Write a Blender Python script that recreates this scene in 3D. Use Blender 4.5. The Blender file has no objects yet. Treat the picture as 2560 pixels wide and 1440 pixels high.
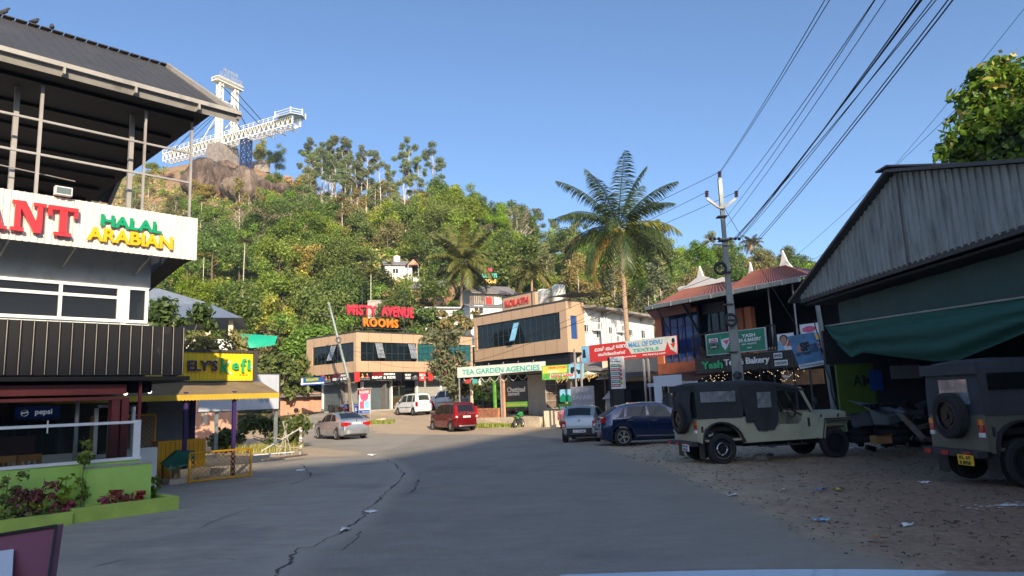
import bpy, math, random
import numpy as np
from mathutils import Vector, Matrix
scene = bpy.context.scene
COL = scene.collection
R = math.radians
random.seed(7)
# ---------------------------------------------------------------- camera
F = 1750.0          # focal length in pixels of a 2560 px wide frame
EYE = 1.75
PITCH = math.atan(280 / 1750)
ROLL = -math.atan(.0402)
cam_d = bpy.data.cameras.new('camera')
cam_d.sensor_width = 36
cam_d.lens = 36 * F / 2560
cam_d.clip_start = .1
cam_d.clip_end = 3000
cam = bpy.data.objects.new('camera', cam_d)
COL.objects.link(cam)
CR = Matrix.Rotation(math.pi / 2 + PITCH, 3, 'X') @ Matrix.Rotation(ROLL, 3, 'Z')
cam.matrix_world = Matrix.Translation((0, 0, EYE)) @ CR.to_4x4()
scene.camera = cam
# ---------------------------------------------------------------- sky and sun
SUN_EL = R(23)
SUN_AZ = R(16)      # light travels towards +Y, turned this much to -X
world = bpy.data.worlds.new('World')
scene.world = world
world.use_nodes = True
wn = world.node_tree
sky = wn.nodes.new('ShaderNodeTexSky')
sky.sky_type = 'NISHITA'
sky.sun_disc = False
sky.sun_elevation = SUN_EL
sky.sun_rotation = math.pi - SUN_AZ
sky.altitude = 500
sky.air_density = 0.9
sky.dust_density = 2.2
sky.ozone_density = 3.8
wn.links.new(sky.outputs[0], wn.nodes['Background'].inputs[0])
wn.nodes['Background'].inputs[1].default_value = 0.14
sun_d = bpy.data.lights.new('sun', 'SUN')
sun_d.energy = 5.0
sun_d.angle = R(.5)
sun_d.color = (1, .84, .62)
sun = bpy.data.objects.new('sun', sun_d)
COL.objects.link(sun)
LDIR = Vector((-math.sin(SUN_AZ) * math.cos(SUN_EL), math.cos(SUN_AZ) * math.cos(SUN_EL), -math.sin(SUN_EL)))
sun.rotation_euler = LDIR.to_track_quat('-Z', 'Y').to_euler()
scene.view_settings.view_transform = 'Standard'
scene.view_settings.look = 'None'
scene.view_settings.exposure = 0.68
scene.view_settings.gamma = 1
scene.cycles.max_bounces = 6
scene.cycles.transparent_max_bounces = 12
scene.cycles.use_denoising = True

# ---------------------------------------------------------------- helpers
ORD = ['first', 'second', 'third', 'fourth', 'fifth', 'sixth', 'seventh', 'eighth', 'ninth', 'tenth', 'eleventh', 'twelfth', 'thirteenth', 'fourteenth']
def ray(px, py):
    return CR @ Vector(((px - 1280) / F, (720 - py) / F, -1))
def P(px, py, Y):
    d = ray(px, py)
    return Vector((0, 0, EYE)) + d * (Y / d.y)
def G(px, py, z=0.0):
    d = ray(px, py)
    return Vector((0, 0, EYE)) + d * ((z - EYE) / d.z)
def hor(px):
    return 1000 - .0402 * (px - 1280)

class MB:
    def __init__(s):
        s.v = []; s.f = []; s.mi = []; s.mats = []; s.cur = 0
    def use(s, mat):
        if mat not in s.mats: s.mats.append(mat)
        s.cur = s.mats.index(mat); return s
    def add(s, vs, fs):
        o = len(s.v); s.v += [tuple(v) for v in vs]
        for f in fs:
            s.f.append(tuple(i + o for i in f)); s.mi.append(s.cur)
        return s
    def box(s, x0, x1, y0, y1, z0, z1):
        return s.add([(x0,y0,z0),(x1,y0,z0),(x1,y1,z0),(x0,y1,z0),(x0,y0,z1),(x1,y0,z1),(x1,y1,z1),(x0,y1,z1)],
                     [(0,3,2,1),(4,5,6,7),(0,1,5,4),(1,2,6,5),(2,3,7,6),(3,0,4,7)])
    def bar(s, a, b, w, h=None):
        a = Vector(a); b = Vector(b); h = h or w
        d = (b - a).normalized()
        up = Vector((0,0,1)) if abs(d.z) < .95 else Vector((0,1,0))
        sx = d.cross(up).normalized() * w / 2; sz = sx.cross(d).normalized() * h / 2
        vs = []
        for p in (a, b):
            vs += [p - sx - sz, p + sx - sz, p + sx + sz, p - sx + sz]
        return s.add(vs, [(0,1,2,3),(7,6,5,4),(0,4,5,1),(1,5,6,2),(2,6,7,3),(3,7,4,0)])
    def cyl(s, a, b, r0, r1=None, n=10):
        return s.tube([a, b], [r0, r0 if r1 is None else r1], n)
    def tube(s, path, r, n=8, cap=True):
        path = [Vector(p) for p in path]; k = len(path)
        rs = r if isinstance(r, (list, tuple)) else [r] * k
        vs = []; ref = None
        for i, p in enumerate(path):
            d = (path[min(i+1,k-1)] - path[max(i-1,0)])
            d = d.normalized() if d.length > 1e-9 else Vector((0,0,1))
            if ref is None: ref = Vector((1,0,0)) if abs(d.x) < .9 else Vector((0,1,0))
            u = d.cross(ref).normalized(); w = u.cross(d).normalized(); ref = w
            ref = w
            for j in range(n):
                t = 2 * math.pi * j / n
                vs.append(p + (u * math.cos(t) + w * math.sin(t)) * rs[i])
            ref = (u.cross(d)).normalized()
        fs = [(i*n+j, i*n+(j+1)%n, (i+1)*n+(j+1)%n, (i+1)*n+j) for i in range(k-1) for j in range(n)]
        if cap: fs += [tuple(range(n-1,-1,-1)), tuple((k-1)*n+j for j in range(n))]
        return s.add(vs, fs)
    def prism(s, pts, y0, y1, axis='y'):
        n = len(pts)
        def m(p, t):
            return {'y': (p[0], t, p[1]), 'x': (t, p[0], p[1]), 'z': (p[0], p[1], t)}[axis]
        vs = [m(p, y0) for p in pts] + [m(p, y1) for p in pts]
        return s.add(vs, [tuple(range(n)), tuple(range(2*n-1, n-1, -1))] + [((i+1)%n, i, n+i, n+(i+1)%n) for i in range(n)])
    def ring(s, c, R0, r, axis='y', n=20, m=8, sq=1.0):
        vs = []
        for i in range(n):
            t = 2*math.pi*i/n
            for j in range(m):
                q = 2*math.pi*j/m
                rr = R0 + r*math.cos(q); w = r*sq*math.sin(q)
                p = {'y': (rr*math.cos(t), w, rr*math.sin(t)), 'x': (w, rr*math.cos(t), rr*math.sin(t)), 'z': (rr*math.cos(t), rr*math.sin(t), w)}[axis]
                vs.append((c[0]+p[0], c[1]+p[1], c[2]+p[2]))
        return s.add(vs, [(i*m+j, ((i+1)%n)*m+j, ((i+1)%n)*m+(j+1)%m, i*m+(j+1)%m) for i in range(n) for j in range(m)])
    def ball(s, c, rx, ry=None, rz=None, n=10, m=7, jit=0):
        ry = ry or rx; rz = rz or rx
        vs = [(c[0], c[1], c[2]-rz)]
        for i in range(1, m):
            a = math.pi*i/m - math.pi/2
            for j in range(n):
                t = 2*math.pi*j/n; k = 1 + (random.uniform(-jit, jit) if jit else 0)
                vs.append((c[0]+rx*k*math.cos(a)*math.cos(t), c[1]+ry*k*math.cos(a)*math.sin(t), c[2]+rz*k*math.sin(a)))
        vs.append((c[0], c[1], c[2]+rz)); e = len(vs)-1
        fs = [(0, 1+(j+1)%n, 1+j) for j in range(n)]
        for i in range(m-2):
            for j in range(n):
                fs.append((1+i*n+j, 1+i*n+(j+1)%n, 1+(i+1)*n+(j+1)%n, 1+(i+1)*n+j))
        fs += [(e, 1+(m-2)*n+j, 1+(m-2)*n+(j+1)%n) for j in range(n)]
        return s.add(vs, fs)
    def sheet(s, pts, nx):      # pts: row-major list with nx columns
        ny = len(pts)//nx
        return s.add(pts, [(j*nx+i, j*nx+i+1, (j+1)*nx+i+1, (j+1)*nx+i) for j in range(ny-1) for i in range(nx-1)])
    def corr(s, x0, x1, y, z0, z1, pitch=.2, depth=.03, prof='trap', top=None, bot=None, th=.006):
        """corrugated sheet in the local XZ plane, ribs vertical, ribs stand out towards -Y"""
        xs = []; x = x0
        shape = [(0,0),(.55,0),(.65,1),(.9,1),(1,0)] if prof == 'trap' else ([(i/6, .5-.5*math.cos(2*math.pi*i/6)) for i in range(7)] if prof == 'wave' else [(0,0),(.8,0),(.83,1),(.95,1),(1,0)])
        while x < x1 - 1e-6:
            for a, b in shape[:-1]:
                if x + a*pitch < x1: xs.append((x + a*pitch, b*depth))
            x += pitch
        xs.append((x1, 0))
        n = len(xs)
        zt = lambda q: top(q) if top else z1
        zb = lambda q: bot(q) if bot else z0
        s.sheet([(q, y-d, zb(q)) for q, d in xs] + [(q, y-d, zt(q)) for q, d in xs], n)
        return s
    def build(s, name, mat=None, parent=None, smooth=False, sharp=35):
        me = bpy.data.meshes.new(name)
        me.from_pydata(s.v, [], s.f)
        mats = s.mats if s.mats else [mat]
        for m in mats: me.materials.append(M[m] if isinstance(m, str) else m)
        if len(mats) > 1: me.polygons.foreach_set('material_index', s.mi)
        if smooth:
            me.shade_smooth()
            try: me.set_sharp_from_angle(angle=R(sharp))
            except Exception: pass
        me.update()
        o = bpy.data.objects.new(name, me)
        COL.objects.link(o)
        if parent: o.parent = parent
        return o

def tag(o, label, cat, group=None, kind=None):
    if label: o['label'] = label
    if cat: o['category'] = cat
    if group: o['group'] = group
    if kind: o['kind'] = kind
    return o
def thing(name, label, cat, loc=(0,0,0), rz=0, group=None):
    o = bpy.data.objects.new(name, None)
    COL.objects.link(o); o.location = loc; o.rotation_euler = (0,0,rz)
    o.empty_display_size = .3
    return tag(o, label, cat, group)
def dup(root, loc=None, rz=None, label=None, group=None, scale=None):
    kids = list(root.children)
    r = root.copy(); COL.objects.link(r)
    if loc is not None: r.location = loc
    if rz is not None: r.rotation_euler = (0,0,rz)
    if label: r['label'] = label
    if group: r['group'] = group
    if scale is not None: r.scale = scale
    for ch in kids:
        c = ch.copy(); COL.objects.link(c); c.parent = r
        for g in list(ch.children):
            d = g.copy(); COL.objects.link(d); d.parent = c
    return r
class Frame:
    """a facade: origin, local X along it (left to right seen from the road), local -Y outwards"""
    def __init__(s, p0, p1, z=0):
        s.o = Vector((p0[0], p0[1], z)); d = Vector((p1[0]-p0[0], p1[1]-p0[1]))
        s.len = d.length; s.rz = math.atan2(d.y, d.x)
        s.M = Matrix.Translation(s.o) @ Matrix.Rotation(s.rz, 4, 'Z'); s.Mi = s.M.inverted()
    def at(s, px, py, off=0):          # pixel -> local (x, z) on the plane y = off
        c = s.Mi @ Vector((0,0,EYE)); d = s.Mi.to_3x3() @ ray(px, py)
        t = (off - c.y) / d.y; q = c + d*t
        return q.x, q.z
    def w(s, x, y, z): return s.M @ Vector((x, y, z))
TXT = {}
def text(s, size, parent, mat, x=0, y=0, z=0, depth=.01, bold=0, width=None, align='CENTER', name='lettering', space=1.0, shear=0, height=None):
    """text standing in the XZ plane of its parent, facing -Y; width/height stretch it to metres"""
    cu = bpy.data.curves.new('t', 'FONT')
    cu.body = s; cu.size = size; cu.extrude = depth/2; cu.offset = bold; cu.align_x = align
    cu.space_character = space; cu.shear = shear; cu.resolution_u = 3
    tmp = bpy.data.objects.new('t', cu); COL.objects.link(tmp)
    dg = bpy.context.evaluated_depsgraph_get(); dg.update()
    me = bpy.data.meshes.new_from_object(tmp.evaluated_get(dg))
    bpy.data.objects.remove(tmp); bpy.data.curves.remove(cu)
    n = len(me.vertices); co = np.empty(n*3, 'f'); me.vertices.foreach_get('co', co); co = co.reshape(-1, 3)
    if n == 0: return None
    lo = co.min(0); hi = co.max(0); cx = (lo[0]+hi[0])/2; cy = (lo[1]+hi[1])/2
    kx = width/(hi[0]-lo[0]) if width else 1
    ky = height/(hi[1]-lo[1]) if height else 1
    if align == 'CENTER': X = (co[:,0]-cx)*kx + x
    else: X = (co[:,0]-lo[0])*kx + x
    out = np.stack([X, y - co[:,2], (co[:,1]-cy)*ky + z], 1).astype('f')
    me.vertices.foreach_set('co', out.ravel()); me.update()
    me.name = name; me.materials.clear(); me.materials.append(M[mat])
    o = bpy.data.objects.new(name, me); COL.objects.link(o); o.parent = parent
    return o
# ---------------------------------------------------------------- materials
M = {}
def nodes(name):
    m = bpy.data.materials.new(name); m.use_nodes = True
    nt = m.node_tree; b = nt.nodes['Principled BSDF']; M[name] = m
    return m, nt, b
def N(nt, t, **k):
    n = nt.nodes.new(t)
    for a, v in k.items():
        if a.startswith('i_'): n.inputs[a[2:].replace('_', ' ')].default_value = v
        else: setattr(n, a, v)
    return n
def c4(c): return (c[0], c[1], c[2], 1)
def mix(nt, fac, a, b):
    m = N(nt, 'ShaderNodeMix', data_type='RGBA')
    for s, v in ((0, fac), (6, a), (7, b)):
        if isinstance(v, (int, float)): m.inputs[s].default_value = v
        elif isinstance(v, tuple): m.inputs[s].default_value = c4(v)
        else: nt.links.new(v, m.inputs[s])
    return m.outputs[2]
def noise(nt, scale, detail=4, rough=.6, coord='Object', stretch=None, dist=0):
    tc = N(nt, 'ShaderNodeTexCoord'); src = tc.outputs[coord]
    if stretch:
        mp = N(nt, 'ShaderNodeMapping'); mp.inputs['Scale'].default_value = stretch
        nt.links.new(src, mp.inputs[0]); src = mp.outputs[0]
    n = N(nt, 'ShaderNodeTexNoise'); n.inputs['Scale'].default_value = scale
    n.inputs['Detail'].default_value = detail; n.inputs['Roughness'].default_value = rough; n.inputs['Distortion'].default_value = dist
    nt.links.new(src, n.inputs['Vector'])
    return n.outputs['Fac']
def ramp(nt, fac, a, b):
    m = N(nt, 'ShaderNodeMapRange', clamp=True); m.inputs['From Min'].default_value = a; m.inputs['From Max'].default_value = b
    nt.links.new(fac, m.inputs['Value']); return m.outputs[0]
def bump(nt, b, h, strength, dist=.02):
    bn = N(nt, 'ShaderNodeBump'); bn.inputs['Strength'].default_value = strength; bn.inputs['Distance'].default_value = dist
    nt.links.new(h, bn.inputs['Height']); nt.links.new(bn.outputs[0], b.inputs['Normal'])
def mat(name, col, rough=.6, metal=0, var=.15, scale=2.5, bmp=0, bscale=30, coat=0, spec=.5, dirt=None, dirt_amt=.5, dscale=1.2, stretch=None, emit=0, bd=.02):
    m, nt, b = nodes(name)
    lo = tuple(max(0, c*(1-var)) for c in col); hi = tuple(min(1, c*(1+var)) for c in col)
    out = mix(nt, ramp(nt, noise(nt, scale, 5, stretch=stretch), .3, .7), lo, hi)
    if dirt:
        out = mix(nt, ramp(nt, noise(nt, dscale, 8, .7, stretch=stretch or (1,1,.5)), .62 - .25*dirt_amt, .85 - .2*dirt_amt), out, dirt)
    nt.links.new(out, b.inputs['Base Color'])
    b.inputs['Roughness'].default_value = rough; b.inputs['Metallic'].default_value = metal
    b.inputs['Coat Weight'].default_value = coat; b.inputs['Specular IOR Level'].default_value = spec
    if emit:
        nt.links.new(out, b.inputs['Emission Color']); b.inputs['Emission Strength'].default_value = emit
    if bmp: bump(nt, b, noise(nt, bscale, 7, .65, stretch=stretch if bd > .1 else None), bmp, bd)
    return m
def leaf(name, c1, c2, trans=.35, c3=None):
    m, nt, b = nodes(name)
    g = N(nt, 'ShaderNodeNewGeometry'); oi = N(nt, 'ShaderNodeObjectInfo')
    col = mix(nt, g.outputs['Random Per Island'], c1, c2)
    if c3: col = mix(nt, ramp(nt, noise(nt, .6, 3, .5), .5, .75), col, c3)
    hs = N(nt, 'ShaderNodeHueSaturation'); nt.links.new(col, hs.inputs['Color'])
    for inp, lo, hi in (('Value', .8, 1.75), ('Hue', .462, .512), ('Saturation', .85, 1.15)):
        mr = N(nt, 'ShaderNodeMapRange'); mr.inputs['To Min'].default_value = lo; mr.inputs['To Max'].default_value = hi
        if inp == 'Hue':
            mm = N(nt, 'ShaderNodeMath', operation='FRACT'); m2 = N(nt, 'ShaderNodeMath', operation='MULTIPLY'); m2.inputs[1].default_value = 7.3
            nt.links.new(oi.outputs['Random'], m2.inputs[0]); nt.links.new(m2.outputs[0], mm.inputs[0]); nt.links.new(mm.outputs[0], mr.inputs[0])
        else: nt.links.new(oi.outputs['Random'], mr.inputs[0])
        nt.links.new(mr.outputs[0], hs.inputs[inp])
    nt.links.new(hs.outputs[0], b.inputs['Base Color'])
    b.inputs['Roughness'].default_value = .45; b.inputs['Specular IOR Level'].default_value = .35
    tr = N(nt, 'ShaderNodeBsdfTranslucent'); nt.links.new(hs.outputs[0], tr.inputs[0])
    mx = N(nt, 'ShaderNodeMixShader'); mx.inputs[0].default_value = trans
    out = nt.nodes['Material Output']
    nt.links.new(b.outputs[0], mx.inputs[1]); nt.links.new(tr.outputs[0], mx.inputs[2]); nt.links.new(mx.outputs[0], out.inputs[0])
    return m
def glass(name, tint, rough=.03, alpha=.25):
    """dark tinted pane: mostly mirror-like over a dark see-through"""
    m, nt, b = nodes(name)
    b.inputs['Base Color'].default_value = c4(tint); b.inputs['Roughness'].default_value = rough
    b.inputs['Specular IOR Level'].default_value = .5; b.inputs['IOR'].default_value = 1.5
    b.inputs['Coat Weight'].default_value = .15; b.inputs['Coat Roughness'].default_value = .02
    tr = N(nt, 'ShaderNodeBsdfTransparent'); tr.inputs[0].default_value = (.8,.85,.85,1)
    mx = N(nt, 'ShaderNodeMixShader'); mx.inputs[0].default_value = alpha
    nt.links.new(b.outputs[0], mx.inputs[1]); nt.links.new(tr.outputs[0], mx.inputs[2]); nt.links.new(mx.outputs[0], nt.nodes['Material Output'].inputs[0])
    return m
# leaves
leaf('leaf_dark', (.05,.09,.018), (.14,.2,.035))
leaf('leaf_mid', (.09,.155,.025), (.21,.31,.055))
leaf('leaf_bright', (.12,.19,.03), (.26,.36,.06), .4)
leaf('leaf_yellow', (.22,.22,.035), (.44,.4,.07), .35, (.09,.13,.025))
leaf('leaf_olive', (.13,.13,.035), (.29,.265,.09), .25)
leaf('leaf_mango', (.075,.095,.045), (.19,.21,.11), .25)
leaf('leaf_euca', (.09,.125,.05), (.2,.24,.1), .25)
leaf('leaf_dry', (0.230,0.158,0.086), (0.461,0.317,0.173), .2)
leaf('leaf_maroon', (0.14,0.03,0.03), (0.36,0.1,0.09), .25)
leaf('leaf_variegated', (0.080,0.140,0.020), (0.450,0.500,0.150), .3)
leaf('leaf_palm', (0.05,0.065,0.015), (0.16,0.15,0.04), .2)
leaf('leaf_palm_silhouette', (0.014,0.026,0.009), (0.045,0.06,0.018), .12)  # near-black green, the silhouette look of the fronds put into their colour
leaf('leaf_palm_dry', (0.327,0.193,0.068), (0.550,0.371,0.134), .2)
leaf('leaf_banana', (0.230,0.390,0.058), (0.459,0.550,0.115), .4)
leaf('grass', (0.077,0.121,0.017), (0.286,0.297,0.066), .3)
leaf('grass_dry', (0.275,0.220,0.088), (0.462,0.374,0.176), .2)
mat('bark', (.14,.1,.07), .9, var=.4, scale=6, bmp=.5)
mat('bark_pale', (.5,.43,.34), .85, var=.3, scale=4, bmp=.3)
mat('bark_palm', (.36,.25,.17), .9, var=.35, scale=5, bmp=.4, stretch=(1,1,6))
mat('bark_grey', (.33,.29,.24), .9, var=.3, scale=3)
# metals and paint
mat('roof_charcoal', (.075,.073,.072), .5, .2, var=.12, scale=1, dirt=(.13,.12,.11), dirt_amt=.2)
mat('gutter', (.34,.32,.29), .6, var=.1, dirt=(.12,.11,.1), dirt_amt=.3)
mat('steel_grey', (.36,.34,.32), .5, .2, var=.15, dirt=(.2,.12,.08), dirt_amt=.2)
mat('steel_dark', (.05,.05,.055), .55, .3, var=.2)
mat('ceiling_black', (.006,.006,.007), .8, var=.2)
mat('sheet_cream', (.72,.68,.6), .45, var=.08, scale=3, dirt=(.5,.45,.38), dirt_amt=.25, stretch=(2,1,.3))
mat('cladding_black', (.009,.008,.008), .5, .1, var=.2, scale=2, dirt=(.12,.11,.1), dirt_amt=.15, bmp=.05, bscale=300)
mat('white_paint', (.78,.77,.74), .5, var=.05)
mat('white_wall', (.74,.72,.68), .85, var=.07, dirt=(.38,.35,.3), dirt_amt=.3)
mat('white_frame', (.8,.8,.78), .35, var=.03)
mat('trim_cyan', (.05,.33,.42), .5, var=.08)
mat('red_letter', (.62,.025,.02), .25, var=.04, coat=.5)
mat('green_letter', (.0,.3,.13), .35, var=.04)
mat('yellow_letter', (.85,.45,.0), .35, var=.04)
mat('purple_letter', (.045,.025,.11), .35, var=.04)
mat('kefi_green', (.02,.42,.17), .35, var=.04)
mat('yellow_sheet', (.86,.6,.01), .45, var=.05)
mat('yellow_paint', (.72,.36,.01), .5, var=.12)
mat('yellow_cloth', (.5,.33,.03), .8, var=.1)
mat('awning_brown', (.24,.175,.1), .85, var=.15, dirt=(.2,.15,.09), dirt_amt=.3)
mat('maroon_paint', (.2,.035,.03), .45, var=.12)
mat('lime_wall', (.4,.64,.13), .75, var=.05, dirt=(.3,.42,.1), dirt_amt=.15, bmp=.1, bscale=14)
mat('lime_kerb', (.38,.5,.09), .8, var=.15, dirt=(.2,.24,.1), dirt_amt=.3, bmp=.25, bscale=12)
mat('soil', (.06,.04,.025), .95, var=.4, scale=9, bmp=.6, bscale=25)
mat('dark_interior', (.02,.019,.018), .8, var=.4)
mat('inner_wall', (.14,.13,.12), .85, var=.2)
mat('grey_wall', (.22,.23,.25), .8, var=.1)
mat('pale_panel', (.52,.56,.62), .6, var=.06, dirt=(.4,.42,.46), dirt_amt=.3)
mat('wood', (.3,.15,.06), .55, var=.3, scale=4, stretch=(1,8,1))
mat('wood_old', (.16,.12,.09), .85, var=.35, scale=5)
mat('wood_orange', (.5,.22,.05), .45, var=.2)
mat('acp_tan', (.5,.345,.22), .42, var=.05, scale=.6, spec=.4)
mat('acp_joint', (.16,.09,.05), .6, var=.1)
mat('acp_cream', (.62,.5,.36), .5, var=.05)
mat('parapet_dark', (.05,.047,.045), .6, var=.2)
mat('shutter', (.09,.12,.135), .55, .1, var=.1, scale=2, dirt=(.16,.16,.15), dirt_amt=.3)
mat('shutter_pale', (.36,.35,.32), .55, .1, var=.1, scale=2)
mat('concrete', (.36,.34,.31), .9, var=.15, dirt=(.14,.13,.12), dirt_amt=.4, bmp=.3, bscale=10)
mat('concrete_old', (.3,.27,.24), .95, var=.25, dirt=(.07,.065,.06), dirt_amt=.6, bmp=.5, bscale=6)
mat('plaster_cream', (.6,.5,.36), .85, var=.1, dirt=(.25,.2,.15), dirt_amt=.4)
mat('terracotta_wall', (.5,.27,.18), .85, var=.12, dirt=(.25,.16,.12), dirt_amt=.3)
mat('orange_wall', (.62,.2,.085), .75, var=.08, dirt=(.35,.12,.06), dirt_amt=.2)
mat('orange_base', (.4,.12,.06), .75, var=.15, dirt=(.2,.07,.04), dirt_amt=.4)
mat('roof_red', (.2,.075,.055), .6, .05, var=.2, scale=1.5, dirt=(.15,.06,.045), dirt_amt=.4)
mat('roof_tile_dark', (.1,.055,.045), .85, var=.35, scale=5)
mat('roof_blue', (.22,.26,.32), .4, .3, var=.1, dirt=(.13,.14,.16), dirt_amt=.3)
mat('roof_grey', (.2,.19,.19), .75, var=.2, dirt=(.1,.09,.09), dirt_amt=.4)
mat('shed_sheet', (.34,.35,.33), .7, .1, var=.2, scale=1.5, dirt=(.12,.12,.1), dirt_amt=.55, dscale=2.0, stretch=(1.6,1.6,.35))
mat('net_dark', (.06,.1,.09), .9, var=.15, scale=8, stretch=(6,6,.5))
mat('tarp_green', (.018,.09,.07), .95, var=.2, scale=3, stretch=(.4,.4,6))
mat('tarp_bright', (.01,.36,.22), .6, var=.08)
mat('green_dark_cloth', (.01,.1,.06), .8, var=.2)
mat('black', (.012,.012,.013), .5, var=.2)
mat('black_sign', (.012,.012,.014), .3, var=.2)
mat('rubber', (.018,.018,.019), .85, var=.3, scale=10)
mat('plastic_dark', (.03,.03,.032), .55, var=.2)
mat('chrome', (.7,.7,.72), .15, 1, var=.05)
mat('alloy', (.55,.55,.56), .3, .9, var=.05)
mat('rim_black', (.03,.03,.034), .35, .5, var=.2)
mat('light_red', (.4,.008,.008), .2, var=.05, coat=1)
mat('light_orange', (.7,.18,.02), .25, var=.05, coat=1)
mat('light_white', (.75,.75,.75), .2, var=.03, coat=1)
mat('plate_white', (.7,.7,.7), .5, var=.04)
mat('plate_yellow', (.78,.5,.02), .5, var=.05)
mat('ink', (.02,.02,.025), .6, var=.1)
mat('ink_blue', (.02,.05,.28), .5, var=.05)
mat('poster_red', (.6,.035,.03), .5, var=.06)
mat('poster_white', (.72,.73,.74), .5, var=.04)
mat('poster_grey', (.3,.29,.31), .6, var=.06)
mat('poster_greytext', (.5,.52,.54), .6, var=.05)
mat('poster_green', (.12,.36,.05), .5, var=.3, scale=4)
mat('poster_teal', (.08,.38,.36), .5, var=.08)
mat('letter_blue', (.06,.3,.6), .5, var=.05)
mat('poster_skyblue', (.22,.48,.66), .5, var=.2, scale=2)
mat('poster_pink', (.6,.1,.2), .5, var=.3, scale=5)
mat('poster_banner', (.62,.63,.56), .5, var=.06, dirt=(.45,.43,.36), dirt_amt=.3)
mat('skin_print', (.42,.22,.14), .5, var=.2)
mat('board_green', (.0,.2,.1), .4, var=.05)
mat('board_blue', (.03,.08,.3), .4, var=.15)
mat('sf_blue', (.07,.2,.38), .4, var=.5, scale=1.5)
mat('sf_orange', (.5,.2,.12), .4, var=.1)
mat('letter_misty', (.62,.03,.06), .5, var=.08)
mat('letter_orange', (.85,.2,.015), .5, var=.06)
mat('letter_teal', (.02,.4,.32), .5, var=.06)
mat('letter_gold', (.75,.42,.08), .5, var=.06)
mat('letter_white', (.82,.82,.82), .4, var=.03)
mat('letter_grey', (.3,.31,.32), .5, var=.05)
mat('brick', (.42,.13,.07), .85, var=.35, scale=14)
mat('laterite', (.4,.17,.09), .9, var=.3, scale=6, bmp=.4)
mat('rock_dark', (.095,.065,.05), .9, var=.55, scale=.5, bmp=1, bscale=.8, dirt=(.34,.24,.16), dirt_amt=.55, dscale=.35, stretch=(1,1,.22), bd=1.2)
mat('rock_grey', (.25,.22,.2), .9, var=.25, scale=1, bmp=1, bscale=1, bd=.5)
mat('bridge_white', (.8,.78,.72), .5, var=.04)
mat('bridge_blue', (.03,.05,.13), .5, var=.1)
mat('tank', (.75,.73,.66), .6, var=.05, dirt=(.4,.33,.22), dirt_amt=.4)
mat('gi_pole', (.24,.27,.265), .55, .3, var=.15, scale=3, dirt=(.18,.17,.14), dirt_amt=.3)
mat('wire', (.012,.012,.014), .6, var=0)
mat('insulator', (.09,.05,.06), .3, var=.1)
mat('rope', (.35,.32,.27), .9, var=.2)
mat('paper', (.75,.75,.75), .7, var=.05)
mat('paper_blue', (.2,.5,.75), .7, var=.1)
mat('paper_yellow', (.6,.52,.08), .7, var=.1)
mat('stone', (.2,.18,.16), .9, var=.3, scale=9, bmp=.4)
mat('leaf_litter', (.09,.06,.04), .9, var=.5, scale=2)
mat('silver_paint', (.5,.52,.54), .28, .75, var=.03, coat=1)
mat('zen_paint', (.32,.36,.38), .3, .6, var=.05, coat=.8)
mat('red_paint', (.16,.006,.01), .25, .35, var=.04, coat=1)
mat('white_car', (.74,.75,.75), .25, 0, var=.02, coat=1)
mat('blue_paint', (.003,.016,.075), .22, .5, var=.05, coat=1)
mat('cream_paint', (.42,.43,.31), .45, 0, var=.06, coat=.3, dirt=(.3,.28,.2), dirt_amt=.2)
mat('khaki_shaded_paint', (.14,.135,.105), .5, 0, var=.1, dirt=(.2,.17,.12), dirt_amt=.4)  # khaki darkened further, the shade under the shed put into the paint
mat('canvas', (.028,.032,.036), .85, var=.25, scale=3, bmp=.35, bscale=5)
mat('canvas_grey', (.05,.053,.062), .85, var=.25, scale=2, bmp=.3, bscale=5, dirt=(.11,.1,.09), dirt_amt=.3)
mat('clear_plastic', (.2,.22,.24), .15, 0, var=.5, scale=5, coat=1)
mat('scooter_blue', (.02,.07,.35), .3, .2, var=.05, coat=1)
mat('bike_green', (.03,.3,.06), .35, .1, var=.05, coat=1)
mat('bike_red', (.4,.02,.03), .35, .1, var=.05, coat=1)
mat('skin', (.3,.16,.1), .6, var=.05)
mat('shirt', (.4,.42,.45), .85, var=.1)
mat('trousers', (.06,.06,.09), .85, var=.1)
mat('bonnet_white', (.3,.33,.37), .3, 0, var=.02, coat=.8)
mat('bird', (.05,.05,.055), .8, var=.2)
mat('coconut', (.3,.27,.05), .6, var=.2)
mat('pink_board', (.2,.06,.09), .6, var=.12, dirt=(.28,.14,.17), dirt_amt=.3)
mat('curtain_red', (.12,.012,.014), .9, var=.3, stretch=(12,1,.3), scale=2)
mat('curtain_white', (.5,.52,.52), .9, var=.2, stretch=(12,1,.3), scale=2)
mat('curtain_beige', (.4,.36,.26), .9, var=.25, stretch=(10,10,.3), scale=2)
mat('bulb_lit', (1,.9,.7), .5, var=0, emit=6)
mat('fairy_bulb', (1,.72,.4), .5, var=0, emit=1.5)
mat('leaf_dark_green', (.05,.09,.02), .6)
mat('lime_dark', (.085,.145,.015), .75, var=.2)
mat('pepsi_panel', (.006,.02,.1), .4, var=.3, emit=.08)
mat('pepsi_text', (.6,.65,.75), .4, var=0, emit=.15)
mat('smoke_pipe', (.5,.5,.5), .5)
glass('glass_car', (.012,.016,.018), .03, .25)
glass('glass_car_clear', (.04,.05,.055), .03, .55)
glass('glass_facade', (.008,.018,.024), .03, .28)
glass('glass_teal', (.02,.12,.13), .05, .2)
glass('glass_blue', (.02,.07,.24), .05, .05)
glass('glass_window', (.02,.02,.02), .04, .45)
glass('glass_clear', (.02,.025,.025), .03, .8)
glass('glass_deck', (.25,.42,.42), .1, .3)
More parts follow.
